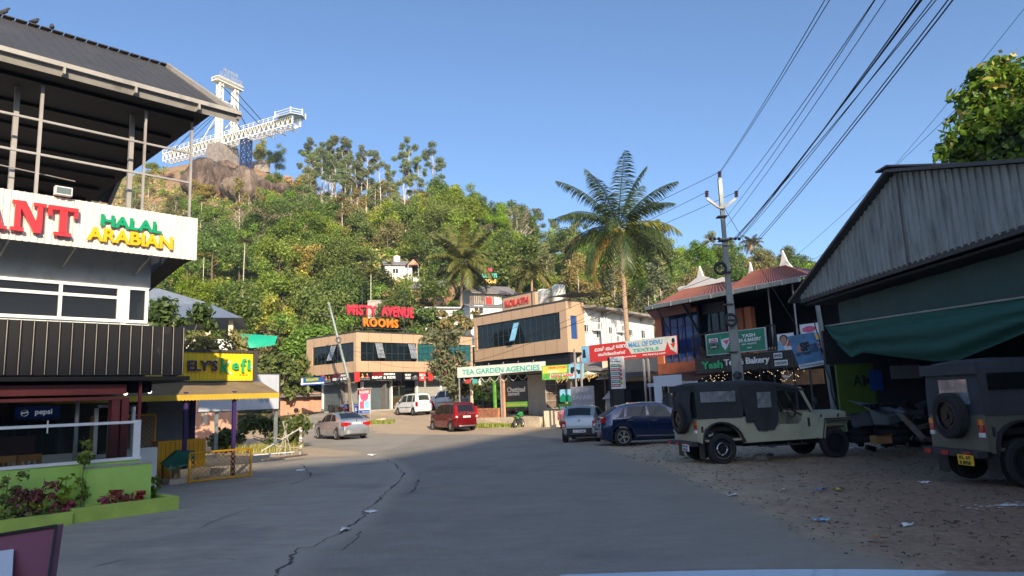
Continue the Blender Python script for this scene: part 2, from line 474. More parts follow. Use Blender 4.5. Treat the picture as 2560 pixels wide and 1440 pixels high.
# ---------------------------------------------------------------- ground
def sstep(a, b, x):
    t = np.clip((x - a) / (b - a), 0, 1); return t*t*(3-2*t)
def gz(x, y):
    """ground height near the street"""
    x = np.asarray(x, float); y = np.asarray(y, float)
    a = sstep(40, 56, y) * .9 + sstep(56, 60, y) * .4
    a = a * (1 - sstep(-3.5, 2.5, x)) * sstep(-21, -16.5, x - (y-56)*.0)
    return a
def gzf(x, y): return float(gz(x, y))
def seg_dist(X, Y, pts):
    d = np.full(X.shape, 1e9)
    for (x0, y0), (x1, y1) in zip(pts[:-1], pts[1:]):
        dx, dy = x1-x0, y1-y0; L = dx*dx+dy*dy + 1e-12
        t = np.clip(((X-x0)*dx + (Y-y0)*dy)/L, 0, 1)
        d = np.minimum(d, np.hypot(X-x0-t*dx, Y-y0-t*dy))
    return d
def inside(X, Y, pts):
    c = np.zeros(X.shape, bool); n = len(pts)
    for i in range(n):
        x0, y0 = pts[i]; x1, y1 = pts[(i+1) % n]
        k = ((y0 > Y) != (y1 > Y)) & (X < (x1-x0)*(Y-y0)/((y1-y0) if abs(y1-y0) > 1e-9 else 1e-9) + x0)
        c ^= k
    return c
def gp(lst, z=0): return [(G(a, b, z).x, G(a, b, z).y) for a, b in lst]
ROAD = gp([(2330,1440),(2130,1385),(1900,1282),(1700,1190),(1500,1118),(1400,1097),(1300,1089),(1200,1086),(1050,1087),(940,1087),(900,1078),(760,1068),(700,1066),(690,1085),(735,1105),(800,1120),(905,1130),(900,1138),(780,1142),(620,1158),(440,1180),(385,1195),(-400,1400)])
ROAD = [(9, -12), (7.2, 0)] + ROAD + [(-14, 0), (-14, -12)]
CRACK_PX = [(692,1437),(712,1415),(731,1397),(748,1373),(784,1366),(813,1351),(856,1328),(895,1305),(915,1279),(941,1256),(964,1233),(984,1214),(1007,1199),(1009,1184),(994,1168),(985,1158),(962,1149),(930,1141)]
CRACK = gp(CRACK_PX)
CRACK = [(CRACK[0][0]-.9, 3.5)] + CRACK
na, nd = 520, 420
ang = np.linspace(-62, 62, na) * math.pi/180
dep = np.geomspace(2.2, 75, nd)
A, Dp = np.meshgrid(ang, dep)
GX = np.tan(A) * Dp; GY = Dp - .0
GXf, GYf = GX.ravel(), GY.ravel()
GZf = gz(GXf, GYf)
bumps = .018*np.sin(GXf*1.7+GYf*.9)*np.sin(GYf*1.3) + .012*np.sin(GXf*4.1)*np.sin(GYf*3.7+1)
dr = seg_dist(GXf, GYf, ROAD + ROAD[:1]); dr[~inside(GXf, GYf, ROAD)] *= -1
GZf = GZf + bumps * (1 - sstep(-.6, .2, dr)) * 1.3
me = bpy.data.meshes.new('ground')
idx = np.arange(na*nd).reshape(nd, na)
quads = np.stack([idx[:-1,:-1], idx[:-1,1:], idx[1:,1:], idx[1:,:-1]], -1).reshape(-1, 4)
nv = na*nd
# the skirt: ground behind the camera and out to the hills
ex = [(-220,-60,-.02),(220,-60,-.02),(220,2.2,-.02),(-220,2.2,-.02),(-220,75,-.02),(220,75,-.02),(-141,75,0),(141,75,0),(-4.2,2.2,0),(4.2,2.2,0)]
verts = np.concatenate([np.stack([GXf, GYf, GZf], 1)])
me.from_pydata(verts.tolist(), [], quads.tolist())
for nm, arr in (('road', dr), ('crack', seg_dist(GXf, GYf, CRACK))):
    at = me.attributes.new(nm, 'FLOAT', 'POINT'); at.data.foreach_set('value', arr.astype('f'))
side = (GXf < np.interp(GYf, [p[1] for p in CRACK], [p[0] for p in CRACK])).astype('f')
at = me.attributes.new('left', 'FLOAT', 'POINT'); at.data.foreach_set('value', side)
me.shade_smooth()
m, nt, b = nodes('ground')
def attr(n):
    a = N(nt, 'ShaderNodeAttribute'); a.attribute_name = n; return a.outputs['Fac']
def math_(op, a, b2):
    q = N(nt, 'ShaderNodeMath', operation=op)
    for i, v in enumerate((a, b2)):
        if isinstance(v, (int, float)): q.inputs[i].default_value = v
        else: nt.links.new(v, q.inputs[i])
    return q.outputs[0]
n1 = noise(nt, 1.3, 6, .65); n2 = noise(nt, 9, 6, .7); n3 = noise(nt, 60, 3, .6)
streak = noise(nt, 2.2, 7, .7, stretch=(.55, 1.6, 1), dist=.8)
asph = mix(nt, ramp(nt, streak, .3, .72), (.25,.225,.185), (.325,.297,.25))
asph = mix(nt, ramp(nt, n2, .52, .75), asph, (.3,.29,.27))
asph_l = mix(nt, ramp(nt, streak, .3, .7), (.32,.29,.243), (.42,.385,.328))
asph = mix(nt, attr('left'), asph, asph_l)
asph = mix(nt, math_('MULTIPLY', ramp(nt, n3, .58, .7), .55), asph, (.36,.35,.33)); asph = mix(nt, math_('MULTIPLY', ramp(nt, n3, .42, .32), .6), asph, (.11,.11,.108)); asph = mix(nt, math_('MULTIPLY', ramp(nt, noise(nt, .35, 4, .6), .52, .62), .35), asph, (.15,.15,.148))
# interlocking blocks with sandy joints near the camera
tc = N(nt, 'ShaderNodeTexCoord'); mp = N(nt, 'ShaderNodeMapping'); mp.inputs['Rotation'].default_value = (0,0,.6)
nzv = N(nt, 'ShaderNodeTexNoise'); nzv.inputs['Scale'].default_value = 5; nt.links.new(tc.outputs['Object'], nzv.inputs['Vector'])
vm = N(nt, 'ShaderNodeVectorMath', operation='MULTIPLY_ADD'); vm.inputs[1].default_value = (.08,.08,0)
nt.links.new(nzv.outputs['Color'], vm.inputs[0]); nt.links.new(tc.outputs['Object'], vm.inputs[2])
nt.links.new(vm.outputs[0], mp.inputs[0])
bk = N(nt, 'ShaderNodeTexBrick'); nt.links.new(mp.outputs[0], bk.inputs['Vector'])
bk.inputs['Scale'].default_value = 4.2; bk.inputs['Mortar Size'].default_value = .018; bk.inputs['Mortar Smooth'].default_value = .4
joint = math_('MULTIPLY', bk.outputs['Fac'], ramp(nt, n1, .42, .6))
joint = math_('MULTIPLY', joint, math_('SUBTRACT', 1, attr('left')))
asph = mix(nt, math_('MULTIPLY', joint, .75), asph, (.4,.375,.33))
dust = mix(nt, ramp(nt, n2, .35, .7), (.4,.32,.22), (.58,.45,.31))
dust = mix(nt, ramp(nt, n1, .45, .68), dust, (.46,.34,.22))
dark = mix(nt, ramp(nt, n2, .3, .6), (.17,.11,.072), (.31,.215,.145))
sepx = N(nt, 'ShaderNodeSeparateXYZ'); nt.links.new(tc.outputs['Object'], sepx.inputs[0])
# oily brown earth in front of the repair shed
wet = ramp(nt, math_('ADD', math_('SUBTRACT', sepx.outputs[0], math_('MULTIPLY', sepx.outputs[1], .28)), math_('MULTIPLY', n1, 3.2)), 1.3, 4.2)
near = ramp(nt, sepx.outputs[1], 25, 15)
dirt = mix(nt, math_('MULTIPLY', wet, near), dust, dark)
dirt = mix(nt, ramp(nt, n3, .6, .75), dirt, (.42,.37,.31))
dirt = mix(nt, ramp(nt, noise(nt, 22, 5, .7, stretch=(1,1.6,1)), .64, .7), dirt, (.045,.036,.03))
dirt = mix(nt, ramp(nt, noise(nt, 5, 5, .7), .6, .72), dirt, (.17,.125,.09))
rd = math_('ADD', attr('road'), math_('MULTIPLY', math_('SUBTRACT', n1, .5), 1.6))
edge = ramp(nt, rd, -.25, .22)
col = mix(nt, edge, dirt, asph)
dusty = ramp(nt, math_('ADD', attr('road'), math_('MULTIPLY', math_('SUBTRACT', n2, .5), 2.4)), 1.5, .1)
col = mix(nt, math_('MULTIPLY', math_('MULTIPLY', dusty, edge), .55), col, (.33,.28,.21))
far = ramp(nt, sepx.outputs[1], 20, 34)
col = mix(nt, math_('MULTIPLY', math_('MULTIPLY', far, edge), math_('ADD', .1, math_('MULTIPLY', n1, .5))), col, (.33,.285,.22))
cr = math_('ADD', attr('crack'), math_('MULTIPLY', math_('SUBTRACT', n2, .5), .5))
col = mix(nt, math_('MULTIPLY', ramp(nt, cr, .42, .05), .85), col, (.4,.36,.3))
nt.links.new(col, b.inputs['Base Color']); b.inputs['Roughness'].default_value = .88
b.inputs['Specular IOR Level'].default_value = .25
hh = math_('ADD', math_('MULTIPLY', n2, .6), math_('MULTIPLY', n3, .5))
bump(nt, b, hh, .7, .03)
me.materials.append(m)
g_o = bpy.data.objects.new('ground', me); COL.objects.link(g_o); tag(g_o, None, None, kind='structure')
# the plain around: one wide sheet a little lower
mb = MB(); mb.add([(-500,-320,-.05),(500,-320,-.05),(500,900,-.05),(-500,900,-.05)], [(0,1,2,3)])
mat('earth', (.16,.13,.09), .95, var=.3, scale=.3)
tag(mb.build('ground_plain', 'earth'), None, None, kind='structure')
# the crack between the old and the new asphalt
def strip(pts, w0, z, jag, seed, name, material):
    rr = random.Random(seed); path = []
    for (x0, y0), (x1, y1) in zip(pts[:-1], pts[1:]):
        k = max(2, int(math.hypot(x1-x0, y1-y0)/.05))
        for i in range(k): path.append((x0+(x1-x0)*i/k, y0+(y1-y0)*i/k))
    vs = []; ox = 0
    for i, (x, y) in enumerate(path):
        nx, ny = path[min(i+1, len(path)-1)][0]-path[max(i-1,0)][0], path[min(i+1, len(path)-1)][1]-path[max(i-1,0)][1]
        l = math.hypot(nx, ny) or 1; nx, ny = -ny/l, nx/l
        ox = ox*.8 + rr.uniform(-jag, jag); w = w0*rr.uniform(.1, 1.5)*(.6+.5*math.sin(i*.13+seed))
        w = max(w, .006)
        vs += [(x+nx*(ox-w), y+ny*(ox-w), z), (x+nx*(ox+w), y+ny*(ox+w), z)]
    mb = MB(); mb.add(vs, [(2*i, 2*i+2, 2*i+3, 2*i+1) for i in range(len(path)-1)])
    return tag(mb.build(name, material), None, None, kind='structure')
mat('crack', (.085,.08,.07), .95, var=.3)
mat('rubble', (.24,.21,.175), .95, var=.4, scale=20, bmp=.5)
strip(CRACK, .022, .006, .03, 1, 'road_crack', 'crack')
strip(gp([(1044,1200),(1040,1212),(1030,1225),(1018,1233)]), .03, .006, .03, 2, 'road_crack', 'crack')
strip(gp([(498,1322),(530,1304),(580,1288),(634,1268)]), .02, .006, .01, 6, 'tyre_scratch', 'rubble')
strip(gp([(225,1420),(270,1408),(310,1398)]), .02, .006, .01, 7, 'tyre_scratch', 'rubble')
strip(gp([(520,1398),(560,1396),(600,1400)]), .012, .006, .01, 8, 'tyre_scratch', 'rubble')
strip(gp([(905,1330),(890,1345),(862,1365),(850,1378)]), .025, .006, .03, 3, 'road_crack', 'crack')
strip(gp([(752,1160),(765,1172),(775,1183),(770,1195),(745,1206),(722,1212)]), .03, .006, .02, 4, 'road_crack', 'crack')

# ---------------------------------------------------------------- the wooded hill
YG = [(-600,470),(0,430),(300,420),(400,398),(480,388),(600,393),(700,425),(740,460),(900,485),(1000,495),(1080,520),(1180,550),(1260,585),(1330,625),(1400,650),(1700,690),(1900,700),(2050,735),(2560,760),(3300,800)]
YR = [(-600,200),(300,200),(650,193),(1000,180),(1300,160),(1700,140),(3300,130)]
HB = 66.0
def ihill(px):
    yg = np.interp(px, [a for a, b in YG], [b for a, b in YG]); yr = np.interp(px, [a for a, b in YR], [b for a, b in YR])
    return yr, EYE + (1000-.0402*(px-1280) - yg)*yr/1750
def hill_z(x, y):
    x = np.asarray(x, float); y = np.asarray(y, float)
    px = 1280 + x/np.maximum(y, 1)*1728      # close enough to the column of the picture
    yr, zr = ihill(px)
    t = (y - HB)/(yr - HB)
    up = 1.6 + (zr-1.6)*np.clip(t, 0, 1)**1.05
    back = zr - (y-yr)*.35
    z = np.where(t < 1, up, back)
    z = z + (np.sin(x*.11+1)*np.sin(y*.09)*1.6 + np.sin(x*.31)*np.sin(y*.23+2)*.5)*np.clip(t*4, 0, 1)*np.clip((1.15-t)*3, .15, 1)
    z = np.where(t < 0, 1.6 + t*12, z)
    return z
pxs = np.linspace(-700, 3300, 260); ts = np.concatenate([np.linspace(-.12, 1.0, 90), np.linspace(1.04, 1.8, 12)])
PX, T = np.meshgrid(pxs, ts)
yr, _ = ihill(PX); HY = HB + T*(yr-HB); HX = (PX-1280)/1728*HY
HZ = hill_z(HX, HY)
HZ = np.maximum(HZ, -2)
me = bpy.data.meshes.new('hillside'); idx = np.arange(PX.size).reshape(PX.shape)
quads = np.stack([idx[:-1,:-1], idx[:-1,1:], idx[1:,1:], idx[1:,:-1]], -1).reshape(-1, 4)
me.from_pydata(np.stack([HX.ravel(), HY.ravel(), HZ.ravel()], 1).tolist(), [], quads.tolist()); me.shade_smooth()
m, nt, b = nodes('hill')
a1 = noise(nt, .06, 6, .65); a2 = noise(nt, .5, 6, .7); a3 = noise(nt, 2.5, 5, .7)
soil = mix(nt, ramp(nt, a2, .35, .65), (.2,.11,.06), (.36,.23,.12))
soil = mix(nt, ramp(nt, a3, .5, .7), soil, (.42,.33,.17))
green = mix(nt, ramp(nt, a3, .35, .65), (.035,.05,.015), (.09,.1,.03))
sp = N(nt, 'ShaderNodeSeparateXYZ'); tc = N(nt, 'ShaderNodeTexCoord'); nt.links.new(tc.outputs['Object'], sp.inputs[0])
hfac = ramp(nt, sp.outputs[2], 42, 62)
mm = N(nt, 'ShaderNodeMath', operation='MULTIPLY_ADD'); nt.links.new(hfac, mm.inputs[0]); mm.inputs[1].default_value = .22; nt.links.new(a1, mm.inputs[2])
nt.links.new(mix(nt, ramp(nt, mm.outputs[0], .5, .68), green, soil), b.inputs['Base Color']); b.inputs['Roughness'].default_value = .95
bump(nt, b, a3, .8, .4)
me.materials.append(m)
o = bpy.data.objects.new('hillside', me); COL.objects.link(o); tag(o, None, None, kind='structure')

# unseen ridge added behind the camera, its outline shaped to shade the foreground
prof = [(-160,6),(-40,4),(-16,4),(-6,5),(-1,5.6),(1.5,6.1),(2.5,6.9),(5.5,8.3),(8,9.3),(11,10.8),(13,12.0),(14.5,12.5),(19,12.5),(24,14.5),(30,17),(50,20),(160,22)]
TEL = math.tan(SUN_EL)
prof = [(-160,-30),(-34,-28),(-20,7),(-16,8),(-6,8.5),(-1,9.9),(1.5,10.1),(2.5,10.5),(5.5,12.3),(8,13.8),(11,15.9),(13,17.0),(14.5,17.0),(19,16.4),(24,19),(30,21),(44,22),(60,-20),(160,-30)]
prof = [(a_, max(1, b_+110*TEL)) for a_, b_ in prof]
ca, sa = math.cos(SUN_AZ), math.sin(SUN_AZ)
mb = MB(); vs = []
fine = []
for (u0, h0), (u1, h1) in zip(prof[:-1], prof[1:]):
    k = max(1, int((u1-u0)/.6)) if abs(u0) < 60 else 4
    for i in range(k): fine.append((u0+(u1-u0)*i/k, h0+(h1-h0)*i/k))
rr = random.Random(5)
for u, h in fine:
    for s_, z in ((-66, -.3), (-92, h*.5), (-110, h+rr.uniform(-.15,.15)), (-130, h*.9), (-190, -.3)):
        vs.append((u*ca - s_*sa, s_*ca + u*sa, z))
mb.add(vs, [(5*i+j, 5*i+j+1, 5*i+j+6, 5*i+j+5) for i in range(len(fine)-1) for j in range(4)])
tag(mb.build('shade_ridge_behind', 'hill'), None, None, kind='structure')
# ---------------------------------------------------------------- plants
rg = np.random.default_rng(11)
def leaf_cloud(name, centers, radii, n_leaf, size, material, parent=None, flat=.5, shape=1.7, up=.35, squash=.75):
    """many small leaf-shaped faces spread over clumps; centers (k,3), radii (k,)"""
    centers = np.asarray(centers, float); radii = np.asarray(radii, float); k = len(centers)
    wgt = radii**2; wgt = wgt/wgt.sum()
    ci = rg.choice(k, n_leaf, p=wgt)
    d = rg.normal(size=(n_leaf, 3)); d /= np.linalg.norm(d, axis=1)[:, None]
    rad = radii[ci] * rg.uniform(.12, 1.3, n_leaf)**.75
    p = centers[ci] + d*rad[:, None]*np.array([1, 1, squash])
    nrm = d*(1-flat) + rg.normal(size=(n_leaf, 3))*.55; nrm[:, 2] += up
    nrm /= np.linalg.norm(nrm, axis=1)[:, None]
    a = np.cross(nrm, rg.normal(size=(n_leaf, 3))); a /= np.linalg.norm(a, axis=1)[:, None]
    c = np.cross(nrm, a)
    s = size*rg.uniform(.6, 1.35, n_leaf)[:, None]
    L = a*s*.5*shape; W = c*s*.5
    v = np.stack([p-L, p-W*.9+L*.1+nrm*s*.08, p+L, p+W*.9+L*.1+nrm*s*.08], 1).reshape(-1, 3)
    me = bpy.data.meshes.new(name); me.vertices.add(len(v)); me.vertices.foreach_set('co', v.astype('f').ravel())
    me.loops.add(len(v)); me.loops.foreach_set('vertex_index', np.arange(len(v), dtype='i'))
    me.polygons.add(n_leaf); me.polygons.foreach_set('loop_start', np.arange(0, len(v), 4, dtype='i'))
    try: me.polygons.foreach_set('loop_total', np.full(n_leaf, 4, dtype='i'))
    except Exception: pass
    me.materials.append(M[material]); me.update(calc_edges=True)
    o = bpy.data.objects.new(name, me); COL.objects.link(o)
    if parent: o.parent = parent
    return o
def branches(mb, base, height, r, n_br, spread, rnd, start=.45, crook=.06, tips=None, subs=1, upk=.6):
    path = [Vector(base)]; k = 7
    for i in range(1, k+1):
        q = path[-1] + Vector((rnd.uniform(-crook, crook)*height/k*3, rnd.uniform(-crook, crook)*height/k*3, height/k)); path.append(q)
    mb.tube(path, [r*(1-.75*i/k) for i in range(k+1)], 7)
    for j in range(n_br):
        t = start + (1-start)*(j+.5)/n_br; i = min(k-1, int(t*k)); p0 = path[i].lerp(path[i+1], t*k-i)
        a = rnd.uniform(0, 2*math.pi) + j*2.4; L = spread*(1.15-t*.55)*rnd.uniform(.7, 1.1)
        p1 = p0 + Vector((math.cos(a)*L*.55, math.sin(a)*L*.55, L*upk*.5)); p2 = p0 + Vector((math.cos(a)*L, math.sin(a)*L, L*upk*rnd.uniform(.8, 1.3)))
        mb.tube([p0, p1, p2], [r*.42*(1-t*.5), r*.25*(1-t*.4), r*.08], 5)
        if tips is not None: tips.append(p2)
        for s_ in range(subs):
            b2 = a + rnd.uniform(-1, 1); p3 = p1 + Vector((math.cos(b2), math.sin(b2), rnd.uniform(.3, 1.1)))*L*.5
            mb.tube([p1, p3], [r*.18, r*.05], 4)
            if tips is not None: tips.append(p3)
    if tips is not None: tips.append(path[-1])
PROTO = {}
def proto(kind, var):
    """returns (trunk mesh, crown mesh) of one tree of unit metres"""
    key = (kind, var)
    if key in PROTO: return PROTO[key]
    rnd = random.Random(hash(kind) % 1000 if False else sum(map(ord, kind))*7+var); mb = MB(); tips = []
    if kind in ('broad', 'dense', 'bright', 'yellow', 'olive', 'maroon'):
        H = {'broad': 7.5, 'dense': 8.5, 'bright': 8, 'yellow': 6, 'olive': 7, 'maroon': 5}[kind]
        branches(mb, (0,0,-.6), H*.75, .2, 7, H*.36, rnd, .3, .05, tips, 2)
        cs = []; rs = []
        for t in tips: cs.append(tuple(t)); rs.append(rnd.uniform(.75, 1.35)*H/8)
        for i in range(10 if kind == 'dense' else 6):
            a = rnd.uniform(0, 6.28); q = rnd.uniform(.1, .42)*H
            cs.append((math.cos(a)*q, math.sin(a)*q, H*rnd.uniform(.35, .98))); rs.append(rnd.uniform(.8, 1.4)*H/8)
        mt = {'broad': 'leaf_mid', 'dense': 'leaf_dark', 'bright': 'leaf_bright', 'yellow': 'leaf_yellow', 'olive': 'leaf_olive', 'maroon': 'leaf_dry'}[kind]
        cr = leaf_cloud('crown', cs, [q*1.08 for q in rs], {'bright': 9500, 'dense': 9500}.get(kind, 8500), {'bright': .16, 'dense': .205}.get(kind, .185), mt)
        bk = 'bark'
    elif kind == 'euca':
        H = 15; branches(mb, (0,0,-.6), H*.95, .2, 10, 2.9, rnd, .42, .035, tips, 2, .8)
        cs = []; rs = []
        for t in tips: cs.append((t.x, t.y, t.z+.2)); rs.append(rnd.uniform(.35, .9))
        cr = leaf_cloud('crown', cs, rs, 7500, .155, 'leaf_euca', squash=.7); bk = 'bark_pale'
    elif kind == 'slim':
        H = 10; branches(mb, (0,0,-.5), H*.95, .12, 12, 1.5, rnd, .25, .02, tips, 1, .9)
        cr = leaf_cloud('crown', [tuple(t) for t in tips], [rnd.uniform(.4, .8) for t in tips], 3800, .15, 'leaf_olive' if var % 2 else 'leaf_euca'); bk = 'bark_pale'
    elif kind == 'bare':
        H = 7; 
        for q in range(4):
            branches(mb, (rnd.uniform(-.4,.4), rnd.uniform(-.4,.4), -.5), H*rnd.uniform(.7,1), .13, 8, 3, rnd, .25, .16, tips, 3, .9)
        cr = leaf_cloud('crown', [tuple(t) for t in tips], [.5 for t in tips], 420, .2, 'leaf_dry'); bk = 'bark_pale'
    elif kind in ('palm', 'areca', 'palmyoung'):
        H = {'palm': 9, 'areca': 9, 'palmyoung': 2}[kind]; n = {'palm': 20, 'areca': 9, 'palmyoung': 11}[kind]; L = {'palm': 3.6, 'areca': 1.7, 'palmyoung': 3.2}[kind]
        r = .17 if kind == 'palm' else .075
        lean = rnd.uniform(-.8, .8)
        path = [(lean*(i/6)**1.5, 0, -.5+(H+.5)*i/6) for i in range(7)]
        mb.tube(path, [r*(1.25-.5*i/6) for i in range(7)], 8)
        cr = frond_crown((lean, 0, H), n, L, rnd, 'leaf_palm', 18, var=kind); bk = 'bark_palm' if kind == 'palm' else 'bark_pale'
    elif kind == 'banana':
        mb.tube([(0,0,-.3),(.05,0,1.2),(.1,0,2)], [.16,.13,.07], 8); b2 = MB()
        for i in range(8):
            a = i*2.4; L = rnd.uniform(1.7, 2.5); el = rnd.uniform(.5, 1.3); pts = []
            for j in range(7):
                t = j/6; rr_ = L*t*math.cos(el*(1-t*.6)); z = 1.9 + L*t*math.sin(el)*(1-t*.45*(1.4-el))
                w = .28*math.sin(math.pi*min(1, .08+t*.95))
                cx, cy = math.cos(a)*rr_, math.sin(a)*rr_; sx, sy = -math.sin(a)*w, math.cos(a)*w
                pts += [(cx+sx, cy+sy, z-.06), (cx, cy, z+.03), (cx-sx, cy-sy, z-.06)]
            b2.sheet(pts, 3)
        cr = b2.build('crown', 'leaf_banana'); bk = 'bark_palm'
    elif kind == 'bush':
        cs = [(rnd.uniform(-1.1,1.1), rnd.uniform(-.9,.9), rnd.uniform(.3,1.5)) for _ in range(9)]
        mb.tube([(0,0,-.4),(.1,0,.8),(.2,.1,1.4)], [.07,.05,.02], 5)
        cr = leaf_cloud('crown', cs, [rnd.uniform(.45,.85) for _ in cs], 3500, .14, ['leaf_mid','leaf_olive','leaf_bright','leaf_dry'][var % 4]); bk = 'bark'
    tr = mb.build('trunk', bk, smooth=True)
    PROTO[key] = (tr.data, cr.data)
    bpy.data.objects.remove(tr); bpy.data.objects.remove(cr)
    return PROTO[key]
def frond(mb, base, az, el, L, nl, lw, droop, rnd, leafl, stem='s'):
    """a feather leaf: rachis that arches over and two rows of hanging leaflets"""
    pts = []; p = Vector(base); e = el; seg = 12
    for i in range(seg+1):
        pts.append(p.copy())
        p = p + Vector((math.cos(az)*math.cos(e), math.sin(az)*math.cos(e), math.sin(e)))*(L/seg)
        e -= droop/seg*(.5+1.3*i/seg)
    side = Vector((-math.sin(az), math.cos(az), 0))
    mb.tube(pts, [.035*L/4*(1-.85*i/seg) for i in range(seg+1)], 4, cap=False)
    for j in range(nl):
        t = .12 + .88*(j+rnd.random()*.5)/nl; i = min(seg-1, int(t*seg)); q = pts[i].lerp(pts[i+1], t*seg-i)
        d = (pts[i+1]-pts[i]).normalized(); ll = leafl*(math.sin(math.pi*min(1, .18+t*.80))**.6)*rnd.uniform(.85, 1.1)
        for sg in (-1, 1):
            out = (side*sg*.8 + d*.55 + Vector((0,0,-.15-.35*rnd.random()))).normalized()
            tip = q + out*ll + Vector((0,0,-ll*.38)); midp = q + out*ll*.5 + Vector((0,0,-ll*.08))
            wv = d*lw*.5
            mb.add([q-wv*.6, q+wv*.6, midp+wv, tip, midp-wv], [(0,1,2,4),(4,2,3)])
def frond_crown(top, n, L, rnd, material, nl, var='palm'):
    mb = MB().use(material); t = Vector(top)
    for i in range(n):
        az = i*2.399 + rnd.uniform(-.2,.2); k = i/n
        el = 1.35 - 1.75*k if var == 'palm' else (1.35-.9*k)
        mb.use('leaf_palm_dry' if (var == 'palm' and k > .88) else material)
        frond(mb, t, az, el, L*rnd.uniform(.85,1.05), nl, .17*L/3.6, 1.3+.5*k, rnd, L*.27)
    return mb.build('crown')
def plant(kind, var, x, y, s=1.0, z=None, label='', cat='tree', group=None, rz=None, name=None, zs=None):
    tr, cr = proto(kind, var)
    nm = name or {'palm': 'coconut_palm', 'areca': 'areca_palm', 'palmyoung': 'young_palm', 'banana': 'banana_plant', 'bush': 'bush', 'euca': 'eucalyptus_tree', 'bare': 'bare_tree', 'slim': 'slender_tree'}.get(kind, 'leafy_tree')
    z = float(hill_z(x, y)) if z is None else z
    t = thing(nm, label, cat, (x, y, z), random.uniform(0, 6.28) if rz is None else rz, group)
    t.scale = (s, s, s*(zs or 1))
    for nm2, me in (('trunk', tr), ('crown', cr)):
        o = bpy.data.objects.new(nm2, me); COL.objects.link(o); o.parent = t
    return t
# ---------------------------------------------------------------- the wood on the hill
def HP(px, py):
    """point of the hillside seen at a pixel"""
    yr, _ = ihill(px); best = None
    for i in range(400):
        y = HB + (yr-HB)*i/399; p = P(px, 900, y)
        z = float(hill_z(p.x, y)); d = ray(px, py); zz = EYE + d.z*(y/d.y)
        q = P(px, py, y)
        if z >= q.z: return q.x, y, float(hill_z(q.x, y))
    q = P(px, py, float(yr)); return q.x, float(yr), float(hill_z(q.x, yr))
fr = random.Random(21)
KIND_TXT = {'broad': 'round green tree', 'dense': 'dark green tree', 'bright': 'bright green tree', 'yellow': 'yellowish tree', 'olive': 'olive tree', 'euca': 'airy eucalyptus', 'slim': 'thin sparse tree', 'bare': 'leafless tree', 'maroon': 'brown leaved tree', 'bush': 'low bush', 'areca': 'thin areca palm', 'palm': 'coconut palm', 'palmyoung': 'young palm', 'banana': 'banana plant'}
def region(px, t):
    hx = ['beyond the restaurant roof', 'below the white bridge', 'above the teal tarpaulin', 'above the red rooftop letters', 'around the small hillside house', 'behind the water tanks', 'behind the tall palm', 'above the red roof'][min(7, int(np.searchsorted([470, 620, 780, 940, 1110, 1400, 1650], px)))]
    hy = 'hill foot' if t < .3 else 'mid slope' if t < .66 else 'hill top'
    return hx, hy
HOLES = [(975,640,1050,705,90), (1030,700,1110,765,85), (1060,735,1300,800,80)]
rows = [.03, .11, .2, .29, .38, .47, .56, .65, .74, .83, .92, 1.0]
count = 0; FT = []
